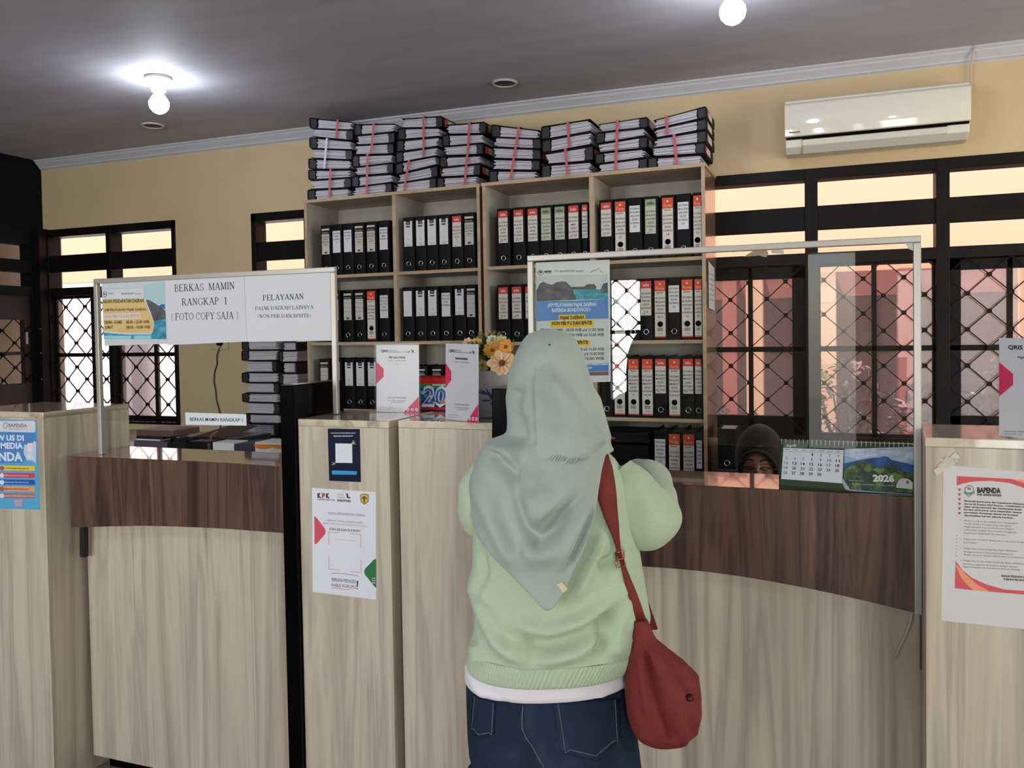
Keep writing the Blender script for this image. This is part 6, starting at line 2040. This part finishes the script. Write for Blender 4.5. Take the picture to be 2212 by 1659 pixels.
def sleeve(mb, A, seed, cuff):
    pts = [PA(px, py, d) for px, py, d, r in A]
    rs = [r for *_, r in A]
    n = 90
    path, rad = [], []
    for k in range(n + 1):
        t = k / n * (len(A) - 1)
        i = min(int(t), len(A) - 2)
        s = t - i
        p0, p1, p2, p3 = pts[max(i - 1, 0)], pts[i], pts[i + 1], pts[min(i + 2, len(A) - 1)]
        path.append(.5 * ((2 * p1) + (p2 - p0) * s + (2 * p0 - 5 * p1 + 4 * p2 - p3) * s * s + (3 * p1 - p0 - 3 * p2 + p3) * s ** 3))
        rad.append(rs[i] + (rs[i + 1] - rs[i]) * (s * s * (3 - 2 * s)))
    N = 44
    rows, px_ = [], None
    for k, (p, r) in enumerate(zip(path, rad)):
        d = (path[min(k + 1, n)] - path[max(k - 1, 0)]).normalized()
        x, y, d = basis(d)
        if px_ is not None:
            x = (px_ - d * px_.dot(d)).normalized()
            y = d.cross(x)
        px_ = x
        t = k / n
        row = []
        for j in range(N):
            a = 2 * PI * j / N
            q = V((math.cos(a) * 1.3, math.sin(a) * 1.3, t * 9 + seed))
            fold_ = .10 * pnoise(q) + .05 * math.sin(t * 34 + 2.2 * math.sin(a + seed) + seed) * math.exp(-((t - .5) / .22) ** 2)
            if t > .93:
                fold_ = .04 * math.cos(a * 22)
            row.append(p + (x * math.cos(a) + y * math.sin(a)) * r * (1 + fold_))
        rows.append(row)
    mb.grid(rows, closed=True)
    mb.poly(rows[0])
    mb.poly(rows[-1][::-1])
sleeve(sw, ARM_R, 1.3, 0)
sleeve(sw, ARM_L, 4.1, 0)
sweater = sw.build('sweater', SWEAT, woman)
hem = MB()
hr = dense([(1390, 1378, 1017, 1390, .134, .118, 0), (1411, 1398, 1012, 1379, .134, .119, 0), (1430, 1416, 1010, 1365, .131, .118, 0), (1434, 1421, 1011, 1361, .128, .116, 0)], 3)
def ribs(px, py, st):
    return 0
NR = 560
g = ringloft(hem, hr, NR, ZP, None, 2.35, (False, False))
for i, r in enumerate(hr):
    c = sum(hem.v[i * NR:(i + 1) * NR], V()) / NR
    for k in range(NR):
        q = hem.v[i * NR + k]
        hem.v[i * NR + k] = c + (q - c) * (1 + .0095 * math.cos(2 * PI * k / 4))
hem.build('ribbed_hem', SWEAT, sweater, solid=.002)
SWT = bvh_of(sw)

# hijab: one cloth from the crown to a long point on her back
HL = smooth([(712, 1178), (715, 1156), (722, 1141), (735, 1130), (760, 1116), (800, 1101), (860, 1091), (920, 1093), (938, 1091), (945, 1078), (951, 1060), (960, 1048), (975, 1036), (1000, 1026), (1030, 1018), (1100, 1014), (1200, 1012), (1330, 1014)], 3, 2)
HR_ = smooth([(712, 1192), (715, 1216), (722, 1231), (735, 1243), (770, 1261), (820, 1275), (880, 1291), (950, 1312), (985, 1335), (1030, 1356), (1100, 1380), (1200, 1392), (1330, 1400)], 3, 2)
HB = smooth([(712, .012), (716, .040), (724, .058), (740, .078), (770, .097), (820, .108), (880, .108), (930, .108), (985, .134), (1050, .154), (1120, .162), (1200, .160), (1330, .156)], 4, 2)
HF = smooth([(712, .012), (716, .040), (724, .056), (740, .072), (770, .085), (830, .088), (900, .088), (950, .10), (1000, .125), (1100, .145), (1330, .14)], 4, 2)
END = [(1010, 1105), (1022, 1122), (1032, 1158), (1060, 1196), (1100, 1236), (1150, 1288), (1172, 1314), (1182, 1321), (1194, 1316), (1219, 1279), (1236, 1238), (1256, 1192), (1276, 1130), (1285, 1088), (1292, 1050), (1301, 1005), (1308, 974), (1325, 964), (1400, 958)]
T = lambda *q: [c7(*p) for p in q]
hf = [('s', T((600, 270), (680, 420), (760, 545), (840, 660), (925, 752)), .017, 7.0),
      ('r', T((640, 330), (705, 560), (738, 780), (728, 960), (690, 1130)), .013, 26), ('r', T((470, 320), (430, 560), (440, 800), (450, 960)), -.008, 22), ('r', T((560, 380), (560, 700), (540, 1000)), -.006, 26),
      ('r', T((395, 930), (415, 1090), (470, 1240), (545, 1305), (630, 1262), (720, 1130), (800, 1010)), -.017, 17), ('r', T((430, 1290), (520, 1390), (640, 1370), (760, 1190), (860, 990)), .012, 22),
      ('r', T((500, 1000), (530, 1130), (580, 1180)), .012, 38), ('r', T((250, 770), (310, 860), (380, 925), (430, 945)), -.013, 15), ('r', T((240, 735), (310, 765), (400, 800), (470, 800)), .009, 16), ('r', T((420, 600), (430, 760), (425, 900)), -.006, 14),
      ('r', T((190, 900), (230, 1080), (330, 1300), (430, 1480)), .010, 18), ('r', T((300, 1000), (350, 1200), (430, 1380)), -.008, 16), ('r', T((800, 1060), (740, 1280), (660, 1480)), .008, 12), ('r', T((880, 1110), (820, 1290), (740, 1470)), .006, 8), ('r', T((850, 1090), (780, 1290), (700, 1480)), -.006, 8),
      ('r', T((420, 420), (400, 520), (395, 640)), -.005, 14), ('r', T((470, 380), (450, 520), (440, 600)), .005, 14), ('r', T((700, 420), (820, 640), (900, 760)), .007, 14), ('r', T((850, 420), (900, 600), (940, 760)), .006, 12)]
def hring(py, th):
    l, r = interp(HL, py), interp(HR_, py)
    a, b = P3(l, py), P3(r, py)
    c, hx = (a + b) / 2, (b - a) / 2
    ct, st = math.cos(th), math.sin(th)
    ex = 2 / 2.25 if py > 950 else 2 / 2.08
    x, y = math.copysign(abs(ct) ** ex, ct), math.copysign(abs(st) ** ex, st)
    return c, hx, x, y, (l + r) / 2 + (r - l) / 2 * x, interp(HF if y > 0 else HB, py)
NC, NRW = 220, 150
cols = []
for k in range(NC):
    th = 2 * PI * k / NC
    e = 960.0
    while e < 1330:
        c_, hx_, x_, y_, px, dp_ = hring(e, th)
        q_ = RW.transposed() @ (c_ + hx_ * x_ + EY * (y_ * dp_) - CAM)
        px, ey_ = PPX + FPX * q_.x / q_.z, PPY + FPX * q_.y / q_.z
        lim = interp(END, px) - (ey_ - e)
        if math.sin(th) > 0:
            lim = min(lim, 985 + 90 * math.sin(th) + (120 if math.cos(th) < -.3 else 0) * (1 - math.sin(th)))
        if e >= lim:
            break
        e += 2
    cols.append(max(e, 968))
for _ in range(2):
    cols = [(cols[k - 1] + 2 * cols[k] + cols[(k + 1) % NC]) / 4 for k in range(NC)]
rows = []
for i in range(NRW + 1):
    s = i / NRW
    s = s * s * .35 + s * .65 if i < 30 else s * (.65 + .35 * s)
    row = []
    for k in range(NC):
        th = 2 * PI * k / NC
        py = 712.3 + (cols[k] - 712.3) * s
        c, hx, x, y, px, dep = hring(py, th)
        p = c + hx * x + EY * (y * dep)
        st = math.sin(th)
        if i > 2:
            D_ = (CAM - p).length
            q = V(p)
            d = RW.transposed() @ (q - CAM)
            ipx, ipy = PPX + FPX * d.x / d.z, PPY + FPX * d.y / d.z
            nrm = (hx.normalized() * math.cos(th) * .8 + EY * st).normalized()
            am = 1.0 if st < 0 else max(0, 1 - st * 4)
            p = p + nrm * (am * 1.55 * folds((ipx, ipy), hf) + .0018 * pnoise(V((px * .03, py * .012, 2.2)))) * min(1, i / 14)
        row.append(p)
    rows.append(row)
hj = MB()
# leave the face free in front
F0 = [k for k in range(NC) if math.sin(2 * PI * k / NC) > .80]
vs = [p for r in rows for p in r]
fs = []
for i in range(NRW):
    py = 712 + 300 * i / NRW
    for k in range(NC):
        if k in F0 and 22 < i and (rows[i][k].z > J['chin'][0].z - .02):
            continue
        k2 = (k + 1) % NC
        fs.append((i * NC + k, i * NC + k2, (i + 1) * NC + k2, (i + 1) * NC + k))
hj.add(vs, fs, True)
hj.poly(rows[0][::-1])
hijab = hj.build('hijab', HIJ, woman, solid=.0016)
HT = bvh_of(hj)
tg = MB()
rws = patch(tg, HT, ((1203, 1262), (1215.5, 1281), (1227, 1272), (1214, 1257)), .004, 3, 3)
tg.mat(flat((206, 196, 160), .7)).grid(rws, smooth=False)
tagm = tg.build('cloth_tag', None, hijab, solid=.0008)
pn = MB()
p = hit(HT, 1187, 745, .001)
pn.sphere(p, .0022, 8, 6)
pn.build('pin', flat((70, 72, 70), .4, metal=.8), hijab)

# ---------------------------------------------------------------- her shoulder bag
BAGT = BVHTree.FromPolygons(sw.v + hem.v, [list(f) for f in sw.f] + [[i + len(sw.v) for i in f] for f in hem.f])
bt = P3(1380, 1345, -.10)
bag = thing('shoulder_bag', 'rust red slouchy shoulder bag hanging at the standing woman\'s right hip', 'bag', tuple(P3(1430, 1600, -.10)))
DB = ZP - .09
bf = [('r', [(1386, 1382), (1400, 1440), (1420, 1510), (1446, 1570)], -.016, 6), ('r', [(1376, 1385), (1380, 1450), (1392, 1530)], .008, 9), ('r', [(1402, 1384), (1428, 1450), (1455, 1530), (1468, 1580)], .010, 9), ('r', [(1418, 1385), (1455, 1440), (1485, 1500)], -.007, 8), ('r', [(1470, 1500), (1500, 1545)], .006, 12), ('r', [(1480, 1600), (1505, 1540)], -.006, 6)]
br_rows = [(1338, 1336, 1365, 1396, .016, .016, 0), (1362, 1360, 1363, 1406, .020, .020, 0), (1378, 1374, 1363, 1412, .023, .023, 0), (1386, 1384, 1361, 1422, .030, .028, 0), (1404, 1404, 1358, 1446, .042, .036, 0), (1430, 1430, 1354, 1480, .054, .044, 0), (1458, 1458, 1351, 1508, .062, .05, 0), (1500, 1500, 1350, 1513, .066, .052, 0), (1545, 1545, 1355, 1513, .062, .05, 0), (1575, 1575, 1364, 1506, .054, .044, 0), (1592, 1592, 1376, 1492, .044, .036, 0), (1603, 1602, 1394, 1468, .028, .024, 0), (1607, 1606, 1412, 1448, .010, .010, 0)]
bm_ = MB()
ringloft(bm_, dense(br_rows, 6), 120, DB, lambda px, py, st: (folds((px, py), bf) if st < .2 else 0) + (.0016 if 1338 < py < 1377 else 0), 2.2, (True, True))
bm_.build('body', RUST, bag)
BT = bvh_of(bm_)
em = MB()
p = hit(BT, 1490, 1507, .002)
em.lathe([(.007, 0), (.007, .002), (.004, .003)], p, 14, (CAM - p).normalized()).build('metal_badge', flat((60, 30, 26), .35, metal=.6), bag)
L_edge = [(1290, 1000), (1286, 1020), (1285, 1040), (1290, 1066), (1298, 1095), (1310, 1128), (1324, 1160), (1330, 1180), (1334, 1200), (1341, 1220), (1348, 1250), (1354, 1280), (1359, 1310), (1365, 1342)]
R_edge = [(1312, 978), (1322, 1008), (1327, 1035), (1331, 1066), (1333, 1096), (1336, 1130), (1338, 1160), (1340, 1180), (1343, 1200), (1350, 1220), (1362, 1250), (1375, 1280), (1386, 1310), (1396, 1340)]
L_edge = [(1306, 948), (1300, 972)] + L_edge
R_edge = [(1318, 946), (1314, 960)] + R_edge
st_ = MB()
rowsS = []
CT = BVHTree.FromPolygons(sw.v, sw.f)
last = None
for (a, b) in zip(L_edge, R_edge):
    row = []
    for j in range(5):
        u_ = j / 4
        x, y = a[0] + (b[0] - a[0]) * u_, a[1] + (b[1] - a[1]) * u_
        if y > 1230:
            t_ = min(1, (y - 1230) / 100)
        else:
            t_ = 0
        q = hit(CT, x, y, .009)
        tgt = CAM + ray(x, y) * (DB - .004)
        if q is None:
            q = tgt if y > 1100 else CAM + ray(x, y) * (ZP - .02)
        q = q.lerp(tgt, t_) if t_ else q
        row.append(q)
    rowsS.append(row)
st_.grid(rowsS)
# over the shoulder and down her front
fr_ = [rowsS[0][2], P3(1308, 950, .03), P3(1300, 975, .10), P3(1310, 1080, .145), P3(1340, 1200, .145), P3(1385, 1290, .09), P3(1392, 1335, -.06)]
for (a, b) in zip(fr_, fr_[1:]):
    st_.bar(a, b, .030, .003, upv=None)
st_.build('strap', RUST, bag, solid=.002)
bk = MB()
q = [hit(CT, *p, .012) or P3(p[0], p[1], -.09) for p in ((1330, 1194), (1346, 1190), (1350, 1222), (1334, 1226))]
bk.tube(q + [q[0]], .0022, 8)
bk.tube([q[0].lerp(q[3], .5), q[1].lerp(q[2], .5)], .0016, 6)
bk.build('buckle', flat((168, 120, 96), .25, metal=.9), bag)

# ---------------------------------------------------------------- the clerk behind the right counter
DC = 2.80
kc = DC / FPX
face_c = P3(1637, 1004, 0, DC)
FC = (CAM - face_c)
FC.z = 0
FC = (FC.normalized() + V((-.10, 0, 0))).normalized()    # the way she faces, towards the counter
SC = V((FC.y, -FC.x, 0))
UP = (V((0, 0, 1)) * .985 + FC * .17).normalized()          # head bowed
FD = SC.cross(UP).normalized()
if FD.dot(FC) < 0:
    FD = -FD
hc = face_c - FC * .07
J, E = {}, []
seat = V((hc.x, hc.y, .52)) - FC * .06
J['pelvis'] = (seat, (.13, .10))
J['waist'] = (seat + V((0, 0, .2)), (.115, .085))
J['chest'] = (seat + V((0, 0, .36)) + FC * .02, (.12, .09))
J['neck'] = (hc - V((0, 0, .13)) - FC * .03, .05)
J['skull'] = (hc, (.066, .078))
J['crown'] = (hc + UP * .06 - FD * .01, (.056, .066))
E += [('pelvis', 'waist'), ('waist', 'chest'), ('chest', 'neck'), ('neck', 'skull'), ('skull', 'crown')]
for s, nm in ((1, 'r'), (-1, 'l')):
    J[nm + 's'] = (seat + V((0, 0, .43)) + SC * .16 * s, .055)
    J[nm + 'e'] = (seat + V((0, 0, .24)) + SC * .21 * s + FC * .08, .042)
    J[nm + 'w'] = (V((seat.x, seat.y, .835)) + SC * .10 * s + FC * .26, .026)
    E += [('chest', nm + 's'), (nm + 's', nm + 'e'), (nm + 'e', nm + 'w')]
    hand(J, E, nm + 'h', nm + 'w', FC * .9 - SC * .3 * s - V((0, 0, .1)), -SC * s, V((0, 0, -1)), .3)
    J[nm + 'hip'] = (seat + SC * .09 * s + FC * .06, .08)
    J[nm + 'knee'] = (seat + SC * .11 * s + FC * .30 - V((0, 0, .02)), .06)
    J[nm + 'ankle'] = (V((seat.x, seat.y, .08)) + SC * .11 * s + FC * .26, .036)
    J[nm + 'toe'] = (V((seat.x, seat.y, .03)) + SC * .12 * s + FC * .38, .026)
    E += [('pelvis', nm + 'hip'), (nm + 'hip', nm + 'knee'), (nm + 'knee', nm + 'ankle'), (nm + 'ankle', nm + 'toe')]
SK2 = flat((122, 82, 64), .55, name='tan_skin')
clerk = skin_body('person', J, E, SK2)
tag(clerk, 'seated clerk in dark hijab and glasses looking down behind the right counter', 'person')
# modelled face: brow, closed lids, nose, cheeks, mouth
fm = MB()
rowsF = []
for i in range(41):
    v = -1 + 2 * i / 40
    row = []
    for j in range(41):
        u_ = -1 + 2 * j / 40
        a, b = u_ * 1.25, v * 1.35
        X, Z_ = math.sin(a) * math.cos(b * .8) * .066, math.sin(b) * .092
        Yd = math.cos(a) * math.cos(b) * .072 + .018
        g_ = lambda cx, cz, sx, sz: math.exp(-((X - cx) / sx) ** 2 - ((Z_ - cz) / sz) ** 2)
        Yd += .016 * g_(0, -.012, .008, .016) + .022 * g_(0, -.024, .011, .009) + .006 * g_(0, .008, .007, .016)
        Yd += -.007 * g_(.028, .010, .015, .009) - .007 * g_(-.028, .010, .015, .009)
        Yd += .0065 * g_(.028, .008, .011, .006) + .0065 * g_(-.028, .008, .011, .006)
        Yd += .004 * g_(.027, .026, .018, .005) + .004 * g_(-.027, .026, .018, .005)
        Yd += .004 * g_(0, -.048, .018, .004) + .005 * g_(0, -.057, .016, .005) - .003 * g_(0, -.0525, .02, .002) + .006 * g_(0, -.080, .014, .012)
        row.append(hc + SC * X + UP * Z_ + FD * Yd)
    rowsF.append(row)
fm.grid(rowsF)
fm.build('face', SK2, clerk)
FTREE = bvh_of(fm)
def on_face(X, Z_, off=.002):
    o_ = hc + SC * X + UP * Z_ + FD * .25
    q, n, i_, d = FTREE.ray_cast(o_, -FD)
    return (q if q else hc + SC * X + UP * Z_ + FD * .08) + FD * off
eb = MB()
for s in (1, -1):
    eb.tube([on_face(s * x, z) for x, z in ((.010, .031), (.020, .034), (.032, .033), (.044, .024))], [.0022, .0032, .0026, .001], 6)
eb.build('eyebrows', flat((36, 26, 22), .9), clerk)
ls = MB()
for s in (1, -1):
    ls.tube([on_face(s * x, z, .0012) for x, z in ((.015, .003), (.022, -.0005), (.030, -.001), (.042, .003))], .0014, 5)
ls.build('eyelashes', flat((24, 18, 16), .8), clerk)
lp = MB()
lp.tube([on_face(x, -.0525, .0015) for x in (-.02, -.01, 0, .01, .02)], [.002, .004, .0042, .004, .002], 6)
lp.build('lips', flat((140, 80, 76), .5), clerk)
gl = MB()
for s in (1, -1):
    ctr = on_face(s * .029, -.004, .010)
    loop = [ctr + SC * .022 * math.copysign(abs(math.cos(q)) ** .8, math.cos(q)) + UP * .0155 * math.copysign(abs(math.sin(q)) ** .8, math.sin(q)) for q in [2 * PI * k / 24 for k in range(25)]]
    gl.tube(loop, .0017, 6, cap=False)
    gl.tube([ctr + SC * s * .023 + UP * .006, ctr + SC * s * .036 - FD * .03 + UP * .008, hc + SC * s * .068 + UP * .010], .0016, 6)
gl.tube([on_face(-.008, -.001, .011), on_face(0, .002, .012), on_face(.008, -.001, .011)], .0016, 6)
gl.build('glasses', flat((12, 11, 12), .3), clerk)
DHJ = grained('dark_brown_hijab', [(.35, (24, 19, 18)), (.65, (34, 27, 25))], (12, 12, 12), rough=.85, spec=.1, sheen=.15)
hd = MB()
rowsH = []
for i in range(40):
    v = i / 39
    row = []
    for k in range(64):
        a = 2 * PI * k / 64
        if v < .55:
            b = v / .55 * 2.25
            rr_ = math.sin(b)
            p = hc + UP * (math.cos(b) * .122 + .012) + (SC * math.cos(a) * .083 + FD * math.sin(a) * .098) * rr_
            p += FD * .0
        else:
            t_ = (v - .55) / .45
            base = hc + UP * (math.cos(2.25) * .118 + .008)
            wx = .065 + .135 * t_ ** .7
            wy = .078 + .055 * t_
            p = base - V((0, 0, .20 * t_)) + (SC * math.cos(a) * wx + FC * math.sin(a) * wy) - FC * .02 * t_
            p += (SC * math.cos(a) + FC * math.sin(a)) * .006 * math.sin(a * 7 + t_ * 3) * t_
        row.append(p)
    rowsH.append(row)
vs = [p for r in rowsH for p in r]
fs = []
for i in range(39):
    for k in range(64):
        k2 = (k + 1) % 64
        c = (rowsH[i][k] + rowsH[i + 1][k2]) / 2 - hc
        X, Z_, Yd = c.dot(SC), c.dot(UP), c.dot(FD)
        if Yd > 0 and (X / .060) ** 2 + ((Z_ + .018) / .080) ** 2 < 1:
            continue
        fs.append((i * 64 + k, i * 64 + k2, (i + 1) * 64 + k2, (i + 1) * 64 + k))
hd.add(vs, fs, True)
hd.poly(rowsH[0])
hjc = hd.build('hijab', DHJ, clerk, solid=.003)
ed = MB()
q = []
for k in range(41):
    a = 2 * PI * k / 40
    X, Z_ = .063 * math.cos(a), -.018 + .083 * math.sin(a)
    Yd = .098 * math.sqrt(max(.12, 1 - (X / .083) ** 2 - ((Z_ - .012) / .122) ** 2))
    q.append(hc + SC * X + UP * Z_ + FD * Yd)
ed.tube(q, .0075, 8, cap=False)
ed.build('rolled_edge', DHJ, hjc)
bl = MB()
rowsB = []
for i in range(24):
    t_ = i / 23
    z = .50 + (hc.z - .17 - .50) * t_
    c = V((seat.x, seat.y, z)) + FC * .02 * t_
    wx, wy = .165 - .02 * t_ + (-.075 * max(0, t_ - .8) / .2), .125 - .02 * t_
    rowsB.append([c + SC * math.cos(q) * wx + FC * math.sin(q) * wy + (SC * math.cos(q) + FC * math.sin(q)) * .006 * pnoise(V((math.cos(q) * 3, math.sin(q) * 3, t_ * 6))) for q in [2 * PI * k / 48 for k in range(48)]])
bl.grid(rowsB, closed=True)
bl.poly(rowsB[0])
for nm in 'rl':
    a, b, c = (V(J[nm + q][0]) for q in 'sew')
    bl.tube([a, a.lerp(b, .5), b, b.lerp(c, .5), b.lerp(c, .85)], [.066, .06, .054, .046, .038], 16)
bl.build('blouse', flat((38, 34, 40), .8), clerk)
tr2 = MB()
for nm in 'rl':
    a, b, c = V(J[nm + 'hip'][0]), V(J[nm + 'knee'][0]), V(J[nm + 'ankle'][0])
    tr2.tube([a - FC * .08, a.lerp(b, .5), b, b.lerp(c, .12), b.lerp(c, .6), c], [.095, .086, .075, .07, .058, .052], 16)
tr2.build('trousers', flat((30, 28, 32), .8), clerk)
# her chair
t = thing('office_chair', 'black office chair under the clerk behind the right counter', 'chair', (seat.x, seat.y, 0))
MB().lathe([(.20, 0), (.22, .02), (.21, .06), (.05, .065)], (seat.x, seat.y, .355), 24).build('seat', BLACKP, t)
q = V((seat.x, seat.y, 0)) - FC * .20
MB().hexa([q - SC * .19 + V((0, 0, .52)), q + SC * .19 + V((0, 0, .52)), q + SC * .19 - FC * .05 + V((0, 0, .52)), q - SC * .19 - FC * .05 + V((0, 0, .52)), q - SC * .17 - FC * .02 + V((0, 0, .86)), q + SC * .17 - FC * .02 + V((0, 0, .86)), q + SC * .17 - FC * .06 + V((0, 0, .86)), q - SC * .17 - FC * .06 + V((0, 0, .86))]).build('backrest', BLACKP, t, bevel=.02)
m = MB()
m.tube([V((seat.x, seat.y, .04)), V((seat.x, seat.y, .355))], .025, 10)
for k in range(5):
    a = 2 * PI * k / 5
    m.bar(V((seat.x, seat.y, .07)), V((seat.x + math.cos(a) * .26, seat.y + math.sin(a) * .26, .05)), .03, .02)
    m.sphere(V((seat.x + math.cos(a) * .26, seat.y + math.sin(a) * .26, .026)), .025, 8, 6)
m.bar(V((seat.x, seat.y, .38)) - FC * .1, q - FC * .03 + V((0, 0, .60)), .04, .02)
m.build('base', BLACKG, t)
